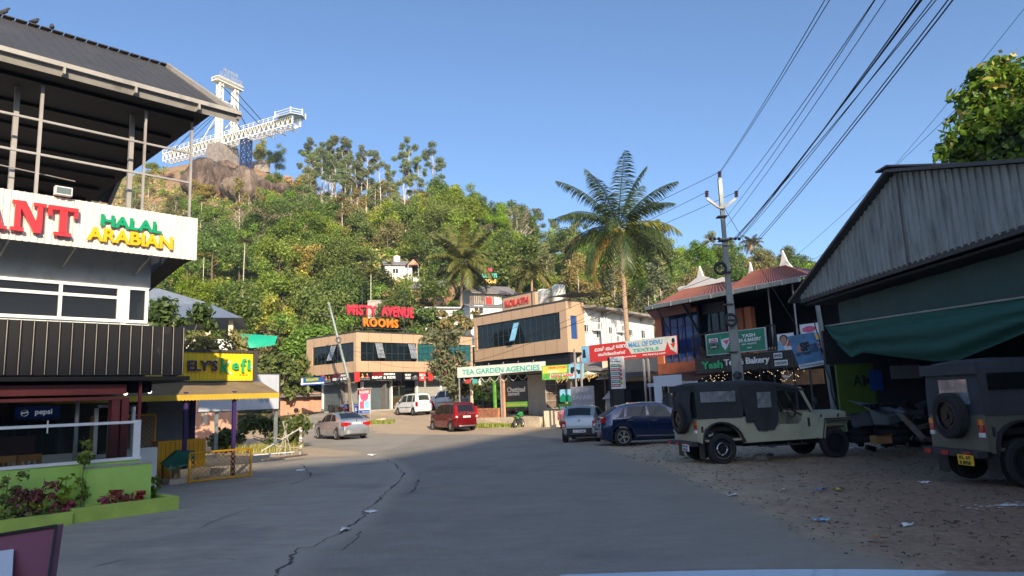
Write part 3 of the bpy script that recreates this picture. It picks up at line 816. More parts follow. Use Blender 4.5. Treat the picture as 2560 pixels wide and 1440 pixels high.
for ri, t in enumerate(rows):
    px = 290 + fr.uniform(0, 40)
    while px < 2090:
        yr_, _ = ihill(px); Y = HB + (float(yr_)-HB)*min(1, max(.0, t + fr.uniform(-.035, .035)))
        X = (px-1280)/1728*Y; step = 5.2*1750/Y; u = fr.random(); s = fr.uniform(.75, 1.15)
        kind = None
        if px < 735:
            if t > .8: kind = ('bush' if u < .3 else None) if px < 480 else None
            elif t > .62: kind = 'bush' if u < .45 else 'olive' if u < .62 else 'bare' if u < .72 else 'slim' if u < .8 else 'dense' if (u < .9 and px > 560) else None; s *= .7
            elif t > .38: kind = 'olive' if u < .28 else 'slim' if u < .42 else 'bush' if u < .55 else 'broad' if u < .72 else 'bare' if u < .88 else 'maroon' if u < .93 else 'dense'; s *= .85
            else: kind = 'dense' if u < .35 else 'broad' if u < .68 else 'olive' if u < .8 else 'yellow' if u < .92 else 'areca'
        elif px < 1090:
            if t > .8: kind = 'euca' if u < .75 else 'olive'
            elif t > .6: kind = 'euca' if u < .35 else 'slim' if u < .65 else 'bare' if u < .72 else 'olive' if u < .9 else 'broad'
            elif t > .35: kind = 'slim' if u < .3 else 'olive' if u < .5 else 'bright' if u < .58 else 'bare' if u < .65 else 'dense' if u < .8 else 'broad'
            else: kind = 'broad' if u < .35 else 'dense' if u < .6 else 'olive' if u < .8 else 'yellow' if u < .88 else 'areca'
        elif px < 1290:
            if t > .45: kind = 'dense' if u < .4 else 'broad' if u < .8 else 'bright' if u < .88 else 'olive'; s *= 1.05
            else: kind = 'olive' if u < .3 else 'dense' if u < .6 else 'broad' if u < .9 else 'slim'
        elif px < 1700:
            kind = 'slim' if u < .3 else 'olive' if u < .5 else 'yellow' if u < .55 else 'broad' if u < .75 else 'dense' if u < .88 else 'areca' if u < .93 else 'bright'
            if t > .9 and px < 1420 and u > .9: kind = 'bare'
        else:
            kind = 'olive' if u < .4 else 'broad' if u < .7 else 'dense' if u < .8 else 'palm' if u < .86 else 'slim'; s *= .9
        zz = float(hill_z(X, Y)); scr = hor(px) - (zz-EYE)*1750/Y
        for (a, b2, c, d, Yh) in HOLES:
            if a-25 < px < c+25 and b2-40 < scr < d+95 and Y < Yh+28: kind = None if (Y < Yh) else kind
            if a-15 < px < c+15 and Yh-3 < Y < Yh+9 : kind = None
        if 1050 < px < 1345 and Y < 96: kind = None
        if 950 < px < 1050 and 86 < Y < 116: kind = None
        if t < .06 and px > 1060 and px < 1700: s *= .6
        if kind:
            hx, hy = region(px, t); var = fr.randrange(3) if kind != 'bush' else fr.randrange(4)
            FT.append((KIND_TXT[kind], hx, hy, px, plant(kind, var, X, Y, s, label='x', cat='bush' if kind == 'bush' else 'palm' if kind in ('areca', 'palm') else 'tree',
                  group=f'{KIND_TXT[kind]}s {hx}, {hy}', zs=fr.uniform(.9, 1.15)))); count += 1
        px += step*fr.uniform(.75, 1.15)*(.55 if kind == 'euca' else .8 if kind in ('slim', 'bush') else 1)
print('forest trees', count)
FT.sort(key=lambda q: q[3]); cnt = {}; tot = {}
for k_, hx, hy, px, o in FT: tot[(k_, hx, hy)] = tot.get((k_, hx, hy), 0)+1
for k_, hx, hy, px, o in FT:
    i = cnt.get((k_, hx, hy), 0); cnt[(k_, hx, hy)] = i+1
    o['label'] = f'{ORD[min(i, 13)]} {k_} from the left {hx}, {hy}' if tot[(k_, hx, hy)] > 1 else f'the one {k_} {hx}, {hy}'
# undergrowth between the trees
n = 30000
pxr = rg.uniform(270, 2120, n); tr_ = rg.uniform(0, 1, n)**.8
yr_, _ = ihill(pxr); yy = HB-1 + tr_*(yr_-HB+1); xx = (pxr-1280)/1728*yy
keep = ~((pxr < 735) & (pxr > 400) & (tr_ > .8)) & ~((pxr < 735) & (tr_ > .55) & (rg.random(n) < .45))
keep &= ~((xx/yy*1728+1280 > 1040) & (xx/yy*1728+1280 < 1320) & (yy < 88) & (yy > 70))
xx = xx[keep]; yy = yy[keep]; zz = hill_z(xx, yy) + rg.uniform(.0, .6, len(xx))
k = len(xx)
for nm, sel, mt, ks in (('undergrowth', slice(0, k//2), 'leaf_mid', .8), ('undergrowth', slice(k//2, int(k*.78)), 'leaf_olive', .9), ('undergrowth', slice(int(k*.78), k), 'grass_dry', .6)):
    c = np.stack([xx[sel], yy[sel], zz[sel]], 1); q = len(c)
    o = leaf_cloud(nm, c, np.full(q, ks), q*9, .36, mt, squash=.8)
    tag(o, 'low tangled undergrowth covering the wooded hillside', 'undergrowth', kind='stuff')
# trees one can pick out
def one(kind, var, px, py, s, label, cat='tree', zs=None, rz=None, H=None, name=None):
    x, y, z = HP(px, py); return plant(kind, var, x, y, s, z=z, label=label, cat=cat, zs=zs, rz=rz, name=name)
one('bare', 0, 672, 640, 1.25, 'pale leafless many-branched tree on the slope below the brown boulder')
one('bare', 1, 640, 610, .9, 'smaller leafless tree just left of the big pale leafless tree')
one('bright', 0, 745, 610, 1.2, 'spreading bright green tree in the middle of the slope, left one of the pair')
one('bright', 1, 805, 650, 1.15, 'spreading bright green tree in the middle of the slope, right one of the pair')
one('yellow', 0, 735, 790, 1.0, 'yellow flowering tree low on the slope behind the teal tarpaulin')
one('yellow', 1, 515, 690, .9, 'yellow-green tree beside the end of the cream restaurant sign')
one('areca', 0, 500, 600, .8, 'thin white-stemmed areca palm right of the cream restaurant sign', 'palm')
one('areca', 1, 722, 622, .8, 'areca palm with pale stem, left of two side by side on the slope', 'palm')
one('areca', 2, 748, 622, .8, 'areca palm with pale stem, right of two side by side on the slope', 'palm')
one('areca', 0, 975, 745, .55, 'thin areca palm in front of the little white hillside house', 'palm')
one('areca', 1, 1403, 735, .55, 'thin areca palm just above the right water tank', 'palm')
one('banana', 0, 483, 800, .9, 'banana plant with upright pale leaves behind the pavilion roof', 'banana plant')
one('palmyoung', 0, 540, 800, .9, 'young coconut palm fanning out behind the pavilion roof', 'palm')
one('banana', 1, 905, 842, .5, 'small banana plant under the orange rooms letters', 'banana plant')
one('bare', 2, 1298, 620, 1.25, 'large bare pale-limbed tree on the skyline right of the dark green crowns')
_p = P(1325, 690, 80); plant('palm', 0, _p.x, 80, .95, z=_p.z-8.2, label='coconut palm with open fronds above the red building name letters', cat='palm')
0 and one('palm', 0, 1325, 765, 1.0, 'coconut palm with open fronds above the red building name letters', 'palm', zs=.75)
one('palm', 1, 2010, 690, .55, 'small coconut palm on the skyline beside the corrugated shed roof', 'palm')
one('palm', 2, 1880, 690, .8, 'coconut palm on the ridge right of the electricity pole', 'palm')
one('olive', 1, 650, 425, .9, 'wispy grey tree on the hilltop beside the blue lattice pier', zs=1.4)
one('bright', 2, 690, 428, .8, 'feathery bamboo-green tree on the bare hilltop right of the bridge', zs=1.35)
for _i, (_a, _b) in enumerate(((505,488),(535,495),(570,498),(610,503),(660,512),(700,505),(725,480))):
    one('bush', (1,0,3,1,0,1,3)[_i], _a, _b, 1.7, ORD[_i]+' scrub bush from the left along the foot of the hilltop boulders', 'bush')
one('euca', 0, 770, 475, .95, 'leftmost tall eucalyptus on the skyline right of the bare hilltop')
one('euca', 1, 822, 480, 1.1, 'tallest eucalyptus on the skyline with umbrella shaped top')
one('euca', 2, 868, 485, 1.05, 'eucalyptus just right of the tallest one on the skyline')
one('euca', 0, 1010, 495, .95, 'eucalyptus standing up from the falling ridge line above the white house')
for i, (px, py, s) in enumerate([(560,480,.8),(700,470,1.1),(640,505,1.0),(380,420,.8),(355,455,.9)]):
    one('bush', (0,1,3,0,1)[i], px, py, s*1.6, ['green bush at the left foot of the brown boulder', 'wide green bush under the streaked rock face', 'green bush under the middle of the brown boulder', 'green scrub at the left edge of the bare hilltop', 'lower green scrub left of the bare hilltop'][i], 'bush')
# the second coconut palm, standing behind the shops
def coco(x, y, H, L, lean, label, n=26, seed=3, dark=.5, z0=0, pal=('leaf_palm','leaf_palm_silhouette'), nl=44, lw=.06):
    rnd = random.Random(seed); t = thing('coconut_palm', label, 'palm', (x, y, z0))
    mb = MB(); path = [(lean*(i/12)**1.6, .1*math.sin(i*.5), -.4+(H+.4)*i/12) for i in range(13)]
    mb.tube(path, [.24-.09*min(1, i/2.)*.6-.05*i/12 for i in range(13)], 10); mb.build('trunk', 'bark_palm', t, smooth=True)
    top = Vector((lean, .1*math.sin(6), H-.1))
    mb = MB()
    for i in range(n):
        k = (i+.5)/n; az = i*2.399 + rnd.uniform(-.25,.25); el = 1.42 - 2.05*k**.9 + rnd.uniform(-.08,.08)
        mb.use('leaf_palm_dry' if k > .95 else (pal[1] if rnd.random() < dark else pal[0]))
        frond(mb, top + Vector((math.cos(az)*.12, math.sin(az)*.12, .25*(1-k))), az, el, L*rnd.uniform(.85,1.08), nl, lw, .5+1.15*k, rnd, L*.22)
    mb.build('crown', None, t)
    mb = MB()
    for i in range(16):
        a = i*2.4; mb.ball(top + Vector((math.cos(a)*.34, math.sin(a)*.34, -.18-.16*(i%3))), .12, .12, .15, 8, 6)
    mb.build('coconut_cluster', 'coconut', t, smooth=True)
    return t
q_ = P(1150, 760, 84); q = (q_.x, 84., float(hill_z(q_.x, 84.)))
pz = P(1163, 655, q[1])
coco(q[0], q[1], pz.z - q[2], 5.2, .5, 'coconut palm with yellowing drooping fronds between the white hillside houses', n=26, seed=9, dark=0, z0=q[2], nl=40, lw=.16)
# the tall coconut palm
tp = P(1548, 566, 46.0)
coco(tp.x+.1, 46.0, tp.z, 5.0, -.15, 'tall coconut palm with dark fronds rising in front of the white annex', n=26, seed=4, dark=.85, nl=56, lw=.07)

# ---------------------------------------------------------------- bare hilltop, boulder
mb = MB()
rr = random.Random(3)
def boulder(px, py, sx, sy, sz, material, label, seed, name='boulder'):
    x, y, z = HP(px, py); rnd = random.Random(seed); nx, ny = 48, 26
    t = MB(); vs = []
    for j in range(ny+1):
        v = j/ny*math.pi - math.pi/2
        for i in range(nx):
            a = 2*math.pi*i/nx
            k = 1 + .1*math.sin(a*3+seed) + .08*math.sin(v*5+a*2+seed) + .07*math.sin(a*9+seed*2)*math.cos(v) + .05*math.sin(a*17+v*3) + rnd.uniform(-.03,.03)
            vs.append((math.cos(v)*math.cos(a)*sx*k, math.cos(v)*math.sin(a)*sy*k, math.sin(v)*sz*k))
    t.add(vs, [(j*nx+i, j*nx+(i+1)%nx, (j+1)*nx+(i+1)%nx, (j+1)*nx+i) for j in range(ny) for i in range(nx)])
    o = t.build(name, material, smooth=True, sharp=60); o.location = (x, y, z)
    return tag(o, label, 'boulder')
mat('rock_pale', (.25,.19,.14), .9, var=.4, scale=.7, bmp=1, bscale=.8, dirt=(.1,.07,.055), dirt_amt=.7, dscale=.5, stretch=(1,1,.2), bd=1.2)
boulder(545, 466, 8.0, 9, 5.8, 'rock_dark', 'huge dark brown boulder on the hilltop under the white bridge tower', 1)
boulder(588, 478, 6.0, 9, 5.4, 'rock_dark', 'dark streaked rock shoulder right of the huge brown boulder', 2)
boulder(622, 492, 5.5, 9, 5.0, 'rock_pale', 'paler rock face with light water streaks, right of the dark boulder', 5)
boulder(690, 496, 4.5, 8, 3.0, 'rock_dark', 'low brown rock at the right end of the bare hilltop', 8)
# ---------------------------------------------------------------- the white cantilever glass bridge
a = P(418, 388, 200); b_ = P(741, 293, 176); zd = (a.z+b_.z)/2
a.z = b_.z = zd
fb = Frame((a.x, a.y), (b_.x, b_.y), zd); L = fb.len
t = thing('glass_bridge', 'white lattice glass bridge with a tower, reaching out from the hilltop into the sky', 'bridge', fb.o, fb.rz)
mb = MB(); W2 = 1.4; n = 30
for sy in (-W2, W2):
    for z in (0, -2.3):
        mb.bar((0, sy, z), (L, sy, z), .24)
    for i in range(n):
        x0, x1 = L*i/n, L*(i+1)/n; mb.bar((x0, sy, -2.3), (x0, sy, 0), .11)
        mb.bar((x0, sy, -2.3), ((x0+x1)/2, sy, 0), .12); mb.bar(((x0+x1)/2, sy, 0), (x1, sy, -2.3), .12)
for i in range(n+1):
    x = L*i/n; mb.bar((x, -W2, -2.3), (x, W2, -2.3), .14)
    if i < n: mb.bar((x, -W2, -2.3), (L*(i+1)/n, W2, -2.3), .12)
mb.bar((L, -W2, 0), (L, -W2, -2.3), .3); mb.bar((L, W2, 0), (L, W2, -2.3), .3)
for k_ in range(3, 18, 4): mb.bar((L-k_, -3.2, -2.6), (L-k_, 3.2, -2.6), .22)
mb.build('truss', 'bridge_white', t)
mb = MB(); mb.box(0, L-3, -1.3, 1.3, .17, .23)
mb.prism([(L-5,-2.6),(L+.6,-2.6),(L+2,0),(L+.6,2.6),(L-5,2.6)], .27, .35, 'z'); mb.build('deck', 'glass_deck', t)
mb = MB()
for sy in (-1.5, 1.5):
    for i in range(26):
        x = (L-5)*i/25; mb.bar((x, sy, 0), (x, sy, 1.3), .11)
    mb.bar((0, sy, 1.2), (L-5, sy, 1.2), .1); mb.bar((0, sy, .7), (L-5, sy, .7), .07)
oc = [(L-5,-2.7),(L+.6,-2.7),(L+2.1,0),(L+.6,2.7),(L-5,2.7)]
for i in range(5):
    p0 = oc[i]; mb.bar((p0[0], p0[1], 0), (p0[0], p0[1], 1.8), .2)
    if i < 4:
        p1 = oc[i+1]
        for z in (.15, .8, 1.5): mb.bar((p0[0], p0[1], z), (p1[0], p1[1], z), .11)
mb.build('railing', 'bridge_white', t)
xt, _ = fb.at(566, 345)
def lattice(mb, x, y, z0, z1, w, r, k):
    c = [(x-w/2,y-w/2),(x+w/2,y-w/2),(x+w/2,y+w/2),(x-w/2,y+w/2)]
    for q in c: mb.bar((q[0], q[1], z0), (q[0], q[1], z1), r)
    for i in range(k):
        za, zb_ = z0+(z1-z0)*i/k, z0+(z1-z0)*(i+1)/k
        for j in range(4):
            p, q = c[j], c[(j+1)%4]
            mb.bar((p[0],p[1],za), (q[0],q[1],zb_), r*.5); mb.bar((q[0],q[1],za), (p[0],p[1],zb_), r*.5); mb.bar((p[0],p[1],zb_), (q[0],q[1],zb_), r*.5)
mb = MB()
for sy in (-2.6, 2.6): lattice(mb, xt, sy, -3.6, 15.6, 1.2, .26, 11)
mb.box(xt-1.2, xt+1.2, -4.6, 4.6, 15.5, 15.75); mb.box(xt-1.2, xt+1.2, -4.6, 4.6, 16.5, 16.7)
for sy in np.linspace(-4.5, 4.5, 9): mb.bar((xt-1.1, sy, 15.7), (xt-1.1, sy, 16.6), .16)
mb.bar((xt, -2.6, 10.5), (xt, 2.6, 10.5), .3)
mb.build('tower', 'bridge_white', t)
tf = bpy.data.objects.new('tower_sign', None)
mb = MB(); mb.box(-4.2, 4.2, -.05, .05, -.1, .05); sgn = mb.build('tower_sign', 'bridge_white', t); sgn.location = (xt+1.3, 0, 16.8); sgn.rotation_euler = (0, 0, R(90))
text('MUNNAR', 1.5, sgn, 'letter_grey', z=2.35, bold=.03, width=5.2, height=1.25, name='letters')
text('GLASS BRIDGE', 1.5, sgn, 'letter_grey', z=.85, bold=.03, width=8, height=1.25, name='letters')
bpy.data.objects.remove(tf)
mb = MB()
for sy in (-2.6, 2.6):
    for z, x1 in ((15.2, L-12), (11, L-19), (6.5, L-28)): mb.bar((xt, sy, z), (x1, sy*.6, .2), .17)
    for z, x1 in ((13.5, 2), (9.8, 5.5), (13.5, -4)): mb.bar((xt, sy, z), (x1, sy*.6, .2), .1)
mb.build('stay_cables', 'wire', t)
mb = MB()
for sy in (-2.6, 2.6): mb.bar((xt, sy, 6.5), (xt-8.5, sy*.6, .2), .3)
mb.build('brace', 'bridge_white', t)
mb = MB(); xp, _ = fb.at(615, 380); lattice(mb, xp, 0, -13, -2.5, 2.0, .34, 5)
mb.build('lattice_pier', 'bridge_blue', t)
mb = MB(); xb, _ = fb.at(557, 375)
mb.prism([(-2.9,-6.5),(2.9,-6.5),(2.7,-1),(2.3,1.0),(-2.3,1.1),(-2.7,-.5)], -3.4, 3.4, 'y')
o = mb.build('pier_block', 'rock_grey', t); o.location = (xb, 0, -3.4)
xw, yw, zw = HP(640, 412)
mb = MB(); mb.box(-5, 5, -.3, .3, -2.5, 1.3)
o = mb.build('stone_wall', 'concrete_old'); o.location = (xw, yw-1, zw); tag(o, 'grey stone retaining wall on the hilltop below the blue lattice pier', 'wall'); o.rotation_euler = (0,0,-.3)
# ---------------------------------------------------------------- the restaurant on the left
LP = (-6.65, 14.5); LT = Vector((.69, .724)).normalized()
LF = Frame(LP, (LP[0]+LT.x, LP[1]+LT.y))          # local x = 0 at the right end of the sign
rest = thing('restaurant_building', 'two storey restaurant with black corrugated balcony and open dark gabled roof', 'building', LF.o, LF.rz)
X0 = -11
def lf(px, py, off=0): return LF.at(px, py, off)
# body: ground floor room, first floor room
mb = MB()
mb.box(X0, -.55, 1.02, 1.1, 3.5, 3.66)      # sill beam under windows
mb.box(X0, -.55, 1.02, 1.1, 4.42, 5.6)
mb.box(-.63, -.55, 1.1, 6.5, 2.5, 5.6); mb.box(X0, -.63, 6.42, 6.5, 2.5, 5.6); mb.box(X0, -.55, 1.1, 6.5, 5.6, 5.66)
mb.build('upper_wall', 'white_wall', rest)
mb = MB(); mb.box(X0, -.64, 1.12, 6.4, 2.56, 2.62); mb.box(X0,-.64, 4.2, 4.25, 2.6, 5.5); mb.box(X0,-.64, 1.12, 6.4, 5.3, 5.35)
mb.build('upper_room', 'inner_wall', rest)
# windows of the first floor
def window(x0, x1, z0, z1, bars, y=1.02, parent=rest, fm='white_frame', gm='glass_window', fw=.06, name='window'):
    mb = MB()
    mb.box(x0, x1, y-.05, y+.04, z0, z0+fw); mb.box(x0, x1, y-.05, y+.04, z1-fw, z1)
    mb.box(x0, x0+fw, y-.047, y+.037, z0+fw, z1-fw); mb.box(x1-fw, x1, y-.047, y+.037, z0+fw, z1-fw)
    for k, v in bars:
        if k == 'v': mb.box(v-fw/2, v+fw/2, y-.043, y+.033, z0+fw, z1-fw)
        else: mb.box(x0+fw, x1-fw, y-.04, y+.03, v-fw/2, v+fw/2)
    w = mb.build(name, fm, parent)
    mb = MB(); mb.box(x0+fw*.8, x1-fw*.8, y, y+.012, z0+fw*.8, z1-fw*.8); mb.build('pane', gm, w)
    return w
xa, _ = lf(300, 760, 1.0); xb, _ = lf(150, 750, 1.0); xc, _ = lf(312, 760, 1.0); xd, _ = lf(367, 760, 1.0)
window(X0, xa, 3.66, 4.42, [('v', xb), ('h', 4.17), ('v', xb-1.3), ('v', xb-2.6)])
window(xc+.02, xd+.02, 3.66, 4.42, [])
mb = MB(); mb.box(xa+.001, xc+.019, .99, 1.05, 3.66, 4.42); mb.build('mullion', 'white_frame', rest)
mb = MB(); mb.box(X0, -.5, .93, 1.0, 3.5, 3.56); mb.build('trim', 'trim_cyan', rest)
mb = MB(); mb.box(X0, -.62, 3.4, 3.5, 2.7, 4.1)
mb.build('inner_partition', 'grey_wall', rest)
# black corrugated balcony front
XC, _ = lf(459, 880); mb = MB(); mb.corr(X0, XC, 0, 2.52, 3.5, pitch=.2, depth=.035, prof='rib')
mb.box(X0, XC-.001, .01, .05, 2.52, 3.48)
y1 = .02
mb.corr  # end face
mb.box(XC-.03, XC, .05, 1.0, 2.52, 3.48)
mb.build('balcony_cladding', 'cladding_black', rest)
mb = MB()
x = X0+.175
while x < XC: mb.box(x-.007, x+.003, -.045, -.0355, 2.53, 3.49); x += .2
mb.build('cladding_seams', 'rope', rest)
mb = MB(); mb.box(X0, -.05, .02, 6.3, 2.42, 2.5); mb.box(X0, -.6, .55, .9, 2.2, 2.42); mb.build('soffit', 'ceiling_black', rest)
mb = MB(); mb.box(X0, -.1, .05, 1.01, 3.42, 3.46); mb.build('ledge', 'steel_dark', rest)
# big cream sign
sg = thing('restaurant_sign', 'long cream corrugated sign with raised red, green and yellow letters', 'sign', LF.o, LF.rz)
zs0, zs1 = 4.93, 5.84
mb = MB(); mb.corr(X0, 0, 0, zs0, zs1, pitch=.11, depth=.022, prof='trap'); mb.box(X0, -.002, .004, .03, zs0, zs1)
mb.build('corrugated_panel', 'sheet_cream', sg)
mb = MB()
for z in (zs0+.05, zs1-.05): mb.bar((X0, .1, z), (-.1, .1, z), .05)
mb.build('backing_frame', 'steel_dark', sg)
def put(s, px0, px1, pz, m_, h, bold, nm, sp=1.0, dz=.045):
    xa_, _ = lf(px0, 570); xb_, _ = lf(px1, 570)
    return text(s, h*1.3, sg, m_, x=(xa_+xb_)/2, y=-.07, z=pz, depth=.04, bold=bold, width=xb_-xa_, height=h, name=nm, space=sp)
put('HALAL', 248, 402, 5.505, 'green_letter', .235, .011, 'letters')
put('ARABIAN', 215, 430, 5.215, 'yellow_letter', .27, .012, 'letters')
def slab(ch, px0, px1, zc, h):
    x0, _ = lf(px0, 560); x1, _ = lf(px1, 560); w = x1-x0; s = .2*w; ft = h*.1; mb = MB(); z0 = zc-h/2; z1 = zc+h/2; b = (-.13, -.06)
    B = lambda a, c, d, e: mb.box(x0+a*w, x0+c*w, b[0], b[1], z0+d*h, z0+e*h)
    if ch == 'T':
        B(.38, .64, .1, .88); B(.22, .8, 0, .12); B(0, 1, .86, 1); B(0, .14, .64, .88); B(.86, 1, .64, .88)
    if ch == 'N':
        B(.1, .27, .1, .9); B(.74, .9, .1, .9); B(0, .38, 0, .12); B(.02, .3, .88, 1); B(.62, 1, .88, 1)
        mb.prism([(x0+.14*w, z1), (x0+.4*w, z1), (x0+.9*w, z0), (x0+.66*w, z0)], b[0]-.002, b[1]+.001)
    if ch == 'A':
        mb.prism([(x0+.1*w, z0), (x0+.28*w, z0), (x0+.55*w, z1), (x0+.42*w, z1)], b[0]-.001, b[1]); mb.prism([(x0+.66*w, z0), (x0+.9*w, z0), (x0+.6*w, z1), (x0+.42*w, z1)], b[0]-.003, b[1])
        B(.25, .75, .28, .4); B(0, .38, 0, .1); B(.58, 1.0, 0, .1)
    return mb.build('letters', 'red_letter', sg)
zr = 5.36; slab('T', 114, 190, zr, .56); slab('N', 22, 110, zr+.0, .56); slab('A', -74, 14, zr, .56)
mb = MB(); xf, zf = lf(155, 475); mb.box(xf-.14, xf+.14, -.14, -.02, 5.86, 6.02); f_ = mb.build('floodlight', 'white_frame', sg)
mb = MB(); mb.box(xf-.12, xf+.12, -.15, -.141, 5.88, 6.0); mb.build('lamp_glass', 'glass_clear', f_)
mb = MB()
for px in (20, 190, 380): 
    x_, _ = lf(px, 650); mb.bar((x_, .05, zs0+.02), (x_, 1.0, zs0-.25), .035)
mb.prism([(.0, zs0), (-.02, zs0+.02), (-.55, zs0)], .05, .9, 'y') if False else None
mb.build('bracket', 'steel_grey', sg)
# deck between sign and room, underside at the corner
mb = MB(); mb.box(X0, -.1, .04, 1.0, 5.5, 5.56); mb.add([(-.12,.06,4.95),(-.12,3.4,4.4),(-.5,3.4,4.4),(-.5,.06,4.95)], [(0,1,2,3)])
mb.add([(-.04,.06,4.95),(-.04,4.5,4.95),(-.04,4.5,5.7),(-.04,.06,5.7)], [(0,1,2,3)])
mb.build('terrace_deck', 'steel_dark', rest)
# posts and rails of the roof terrace
mb = MB(); yp = .25
def post(mbb, pxt, pyt, pxb, pyb, off, w, ztop):
    xb_, zb_ = lf(pxb, pyb, off); mbb.bar((xb_, off, 5.56), (xb_, off, ztop), w)
post(mb, 0,0, 90, 465, yp, .055, 8.2); post(mb, 0,0, 355, 510, yp, .045, 8.2); post(mb, 0,0, 473, 525, yp, .045, 8.2)
for off, px in ((.8, 25), (.8, 322)):
    x_, _ = lf(px, 480, off); mb.bar((x_, off, 5.56), (x_, off, 8.2), .085)
xr, _ = lf(475, 450, yp)
for z in (7.35, 6.68): mb.bar((X0, yp, z), (xr, yp, z), .04)
mb.build('terrace_frame', 'steel_grey', rest)
mb = MB(); mb.tube([(X0, .5, 6.9), (-4, .5, 6.45), (-2.2, .5, 6.35)], .012, 5); mb.build('sagging_cable', 'steel_grey', rest)
# the roof
E = (P(594, 288, 14.84).x, 14.84); er = LF.Mi @ Vector((E[0], E[1], 8)); xe, ye = er.x, er.y
mb = MB(); rise = 2.85; run = 4.4; nrib = 60
xe0 = X0-1
k = xe0
mb.use('roof_charcoal')
vs = []; xs = []
while k < xe: xs += [(k, .02), (k+.17, .02), (k+.18, .05), (k+.22, .05)]; k += .25
xs = [q for q in xs if q[0] < xe] + [(xe, .02)]
for (yy_, zz_) in ((ye+.0, 8.08), (ye+run, 8.08+rise)): vs += [(a_, yy_, zz_+b_) for a_, b_ in xs]
mb.sheet(vs, len(xs))
mb.sheet([(a_, ye+run, 8.08+rise+b_) for a_, b_ in xs] + [(a_, ye+2*run, 8.08+b_) for a_, b_ in xs], len(xs))
DZ = P(594, 288, 14.84).z - 8.14
rf = mb.build('roof', None, rest); rf.location.z = DZ
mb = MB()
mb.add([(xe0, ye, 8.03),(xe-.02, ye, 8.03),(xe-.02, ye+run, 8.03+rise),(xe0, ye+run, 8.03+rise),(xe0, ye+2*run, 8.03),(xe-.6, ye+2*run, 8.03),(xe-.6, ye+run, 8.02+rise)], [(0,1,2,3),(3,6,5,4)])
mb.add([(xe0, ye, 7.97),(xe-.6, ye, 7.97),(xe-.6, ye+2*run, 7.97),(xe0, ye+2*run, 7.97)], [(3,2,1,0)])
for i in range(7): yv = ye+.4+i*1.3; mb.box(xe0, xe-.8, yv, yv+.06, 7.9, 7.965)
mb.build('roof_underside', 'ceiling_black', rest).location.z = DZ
mb = MB(); mb.prism([(ye-.13, 8.2), (ye+.0, 7.96), (ye+.0, 8.11), (ye-.15, 8.1)], xe0, xe+.02, 'x')
for i in range(10): xv = xe-.9-i*1.25; mb.box(xv-.02, xv+.02, ye-.16, ye+.01, 7.97, 8.125)
mb.build('gutter', 'gutter', rf)
mb = MB(); mb.bar((xe, ye-.1, 8.08), (xe, ye+run, 8.14+rise), .1, .14); mb.bar((xe, ye+run, 8.14+rise), (xe-.0, ye+2*run, 8.1), .1, .14)
mb.build('verge_trim', 'gutter', rf)
mb = MB(); 
k = xe0
while k < xe-.2: mb.box(k, k+.22, ye+run-.12, ye+run+.12, 8.12+rise, 8.145+rise); k += .25
mb.build('ridge_cap', 'steel_dark', rf)
# pigeons on the ridge
for i, (px, py) in enumerate([(8, 18), (86, 40), (131, 52)]):
    x_, z_ = lf(px, py, ye+run)
    w_ = LF.w(x_, ye+run, 8.15+rise+DZ)
    t_ = thing('pigeon', ['grey pigeon perched on the roof ridge nearest the picture corner', 'grey pigeon perched on the roof ridge, middle of three', 'grey pigeon perched on the roof ridge, rightmost of three'][i], 'bird', w_, .6+i*.8, 'pigeons on the roof ridge'); t_.scale = (.75,.75,.75)
    mb = MB(); mb.tube([(-.2,0,.04),(-.1,0,.09),(0,0,.13),(.08,0,.2),(.11,0,.27),(.15,0,.3),(.2,0,.29)], [.012,.04,.075,.07,.04,.035,.006], 8)
    mb.bar((0,.02,.0),(0,.02,.08),.012); mb.bar((0,-.02,.0),(0,-.02,.08),.012)
    mb.build('body', 'bird', t_, smooth=True)
# ground floor
mb = MB(); mb.box(X0, -.6, 6.3, 6.4, -.1, 2.45); mb.box(X0, -.3, .2, 6.3, -.05, .12)
mb.build('rear_wall', 'inner_wall', rest)
mb = MB(); mb.box(X0, -1.15, .3, .5, 2.17, 2.36); mb.box(X0, -1.2, .3, .42, 2.06, 2.12); mb.build('lintel', 'maroon_paint', rest)
mb = MB()
xm, _ = lf(300, 1100, .4); xm = -1.25
mb.box(xm-.14, xm, .32, .5, .1, 2.1); mb.box(xm+.04, xm+.17, .34, .52, .1, 2.1)
x2, _ = lf(352, 1000, .2); mb.box(x2-.02, x2+.03, .25, .3, .1, 2.4); mb.build('column', 'maroon_paint', rest)
mb = MB(); xg, _ = lf(200, 1060, .6); mb.box(xg-.03, xg+.03, .8, .86, .1, 2.1); mb.box(xg+.55, xg+.6, .8, .86, .1, 2.1); mb.build('door_frame', 'steel_grey', rest)
window(xg+.62, xm-.2, .95, 1.98, [('v', xg+1.05)], y=.95, gm='glass_window', name='window')
mb = MB(); mb.box(xg+.62, xm-.2, .93, 1.0, .7, .95); mb.build('window_sill', 'white_frame', rest)
mb = MB(); mb.box(xg-1.2, xg-.1, 3.4, 3.5, .1, 1.4); mb.build('red_panel', 'maroon_paint', rest)
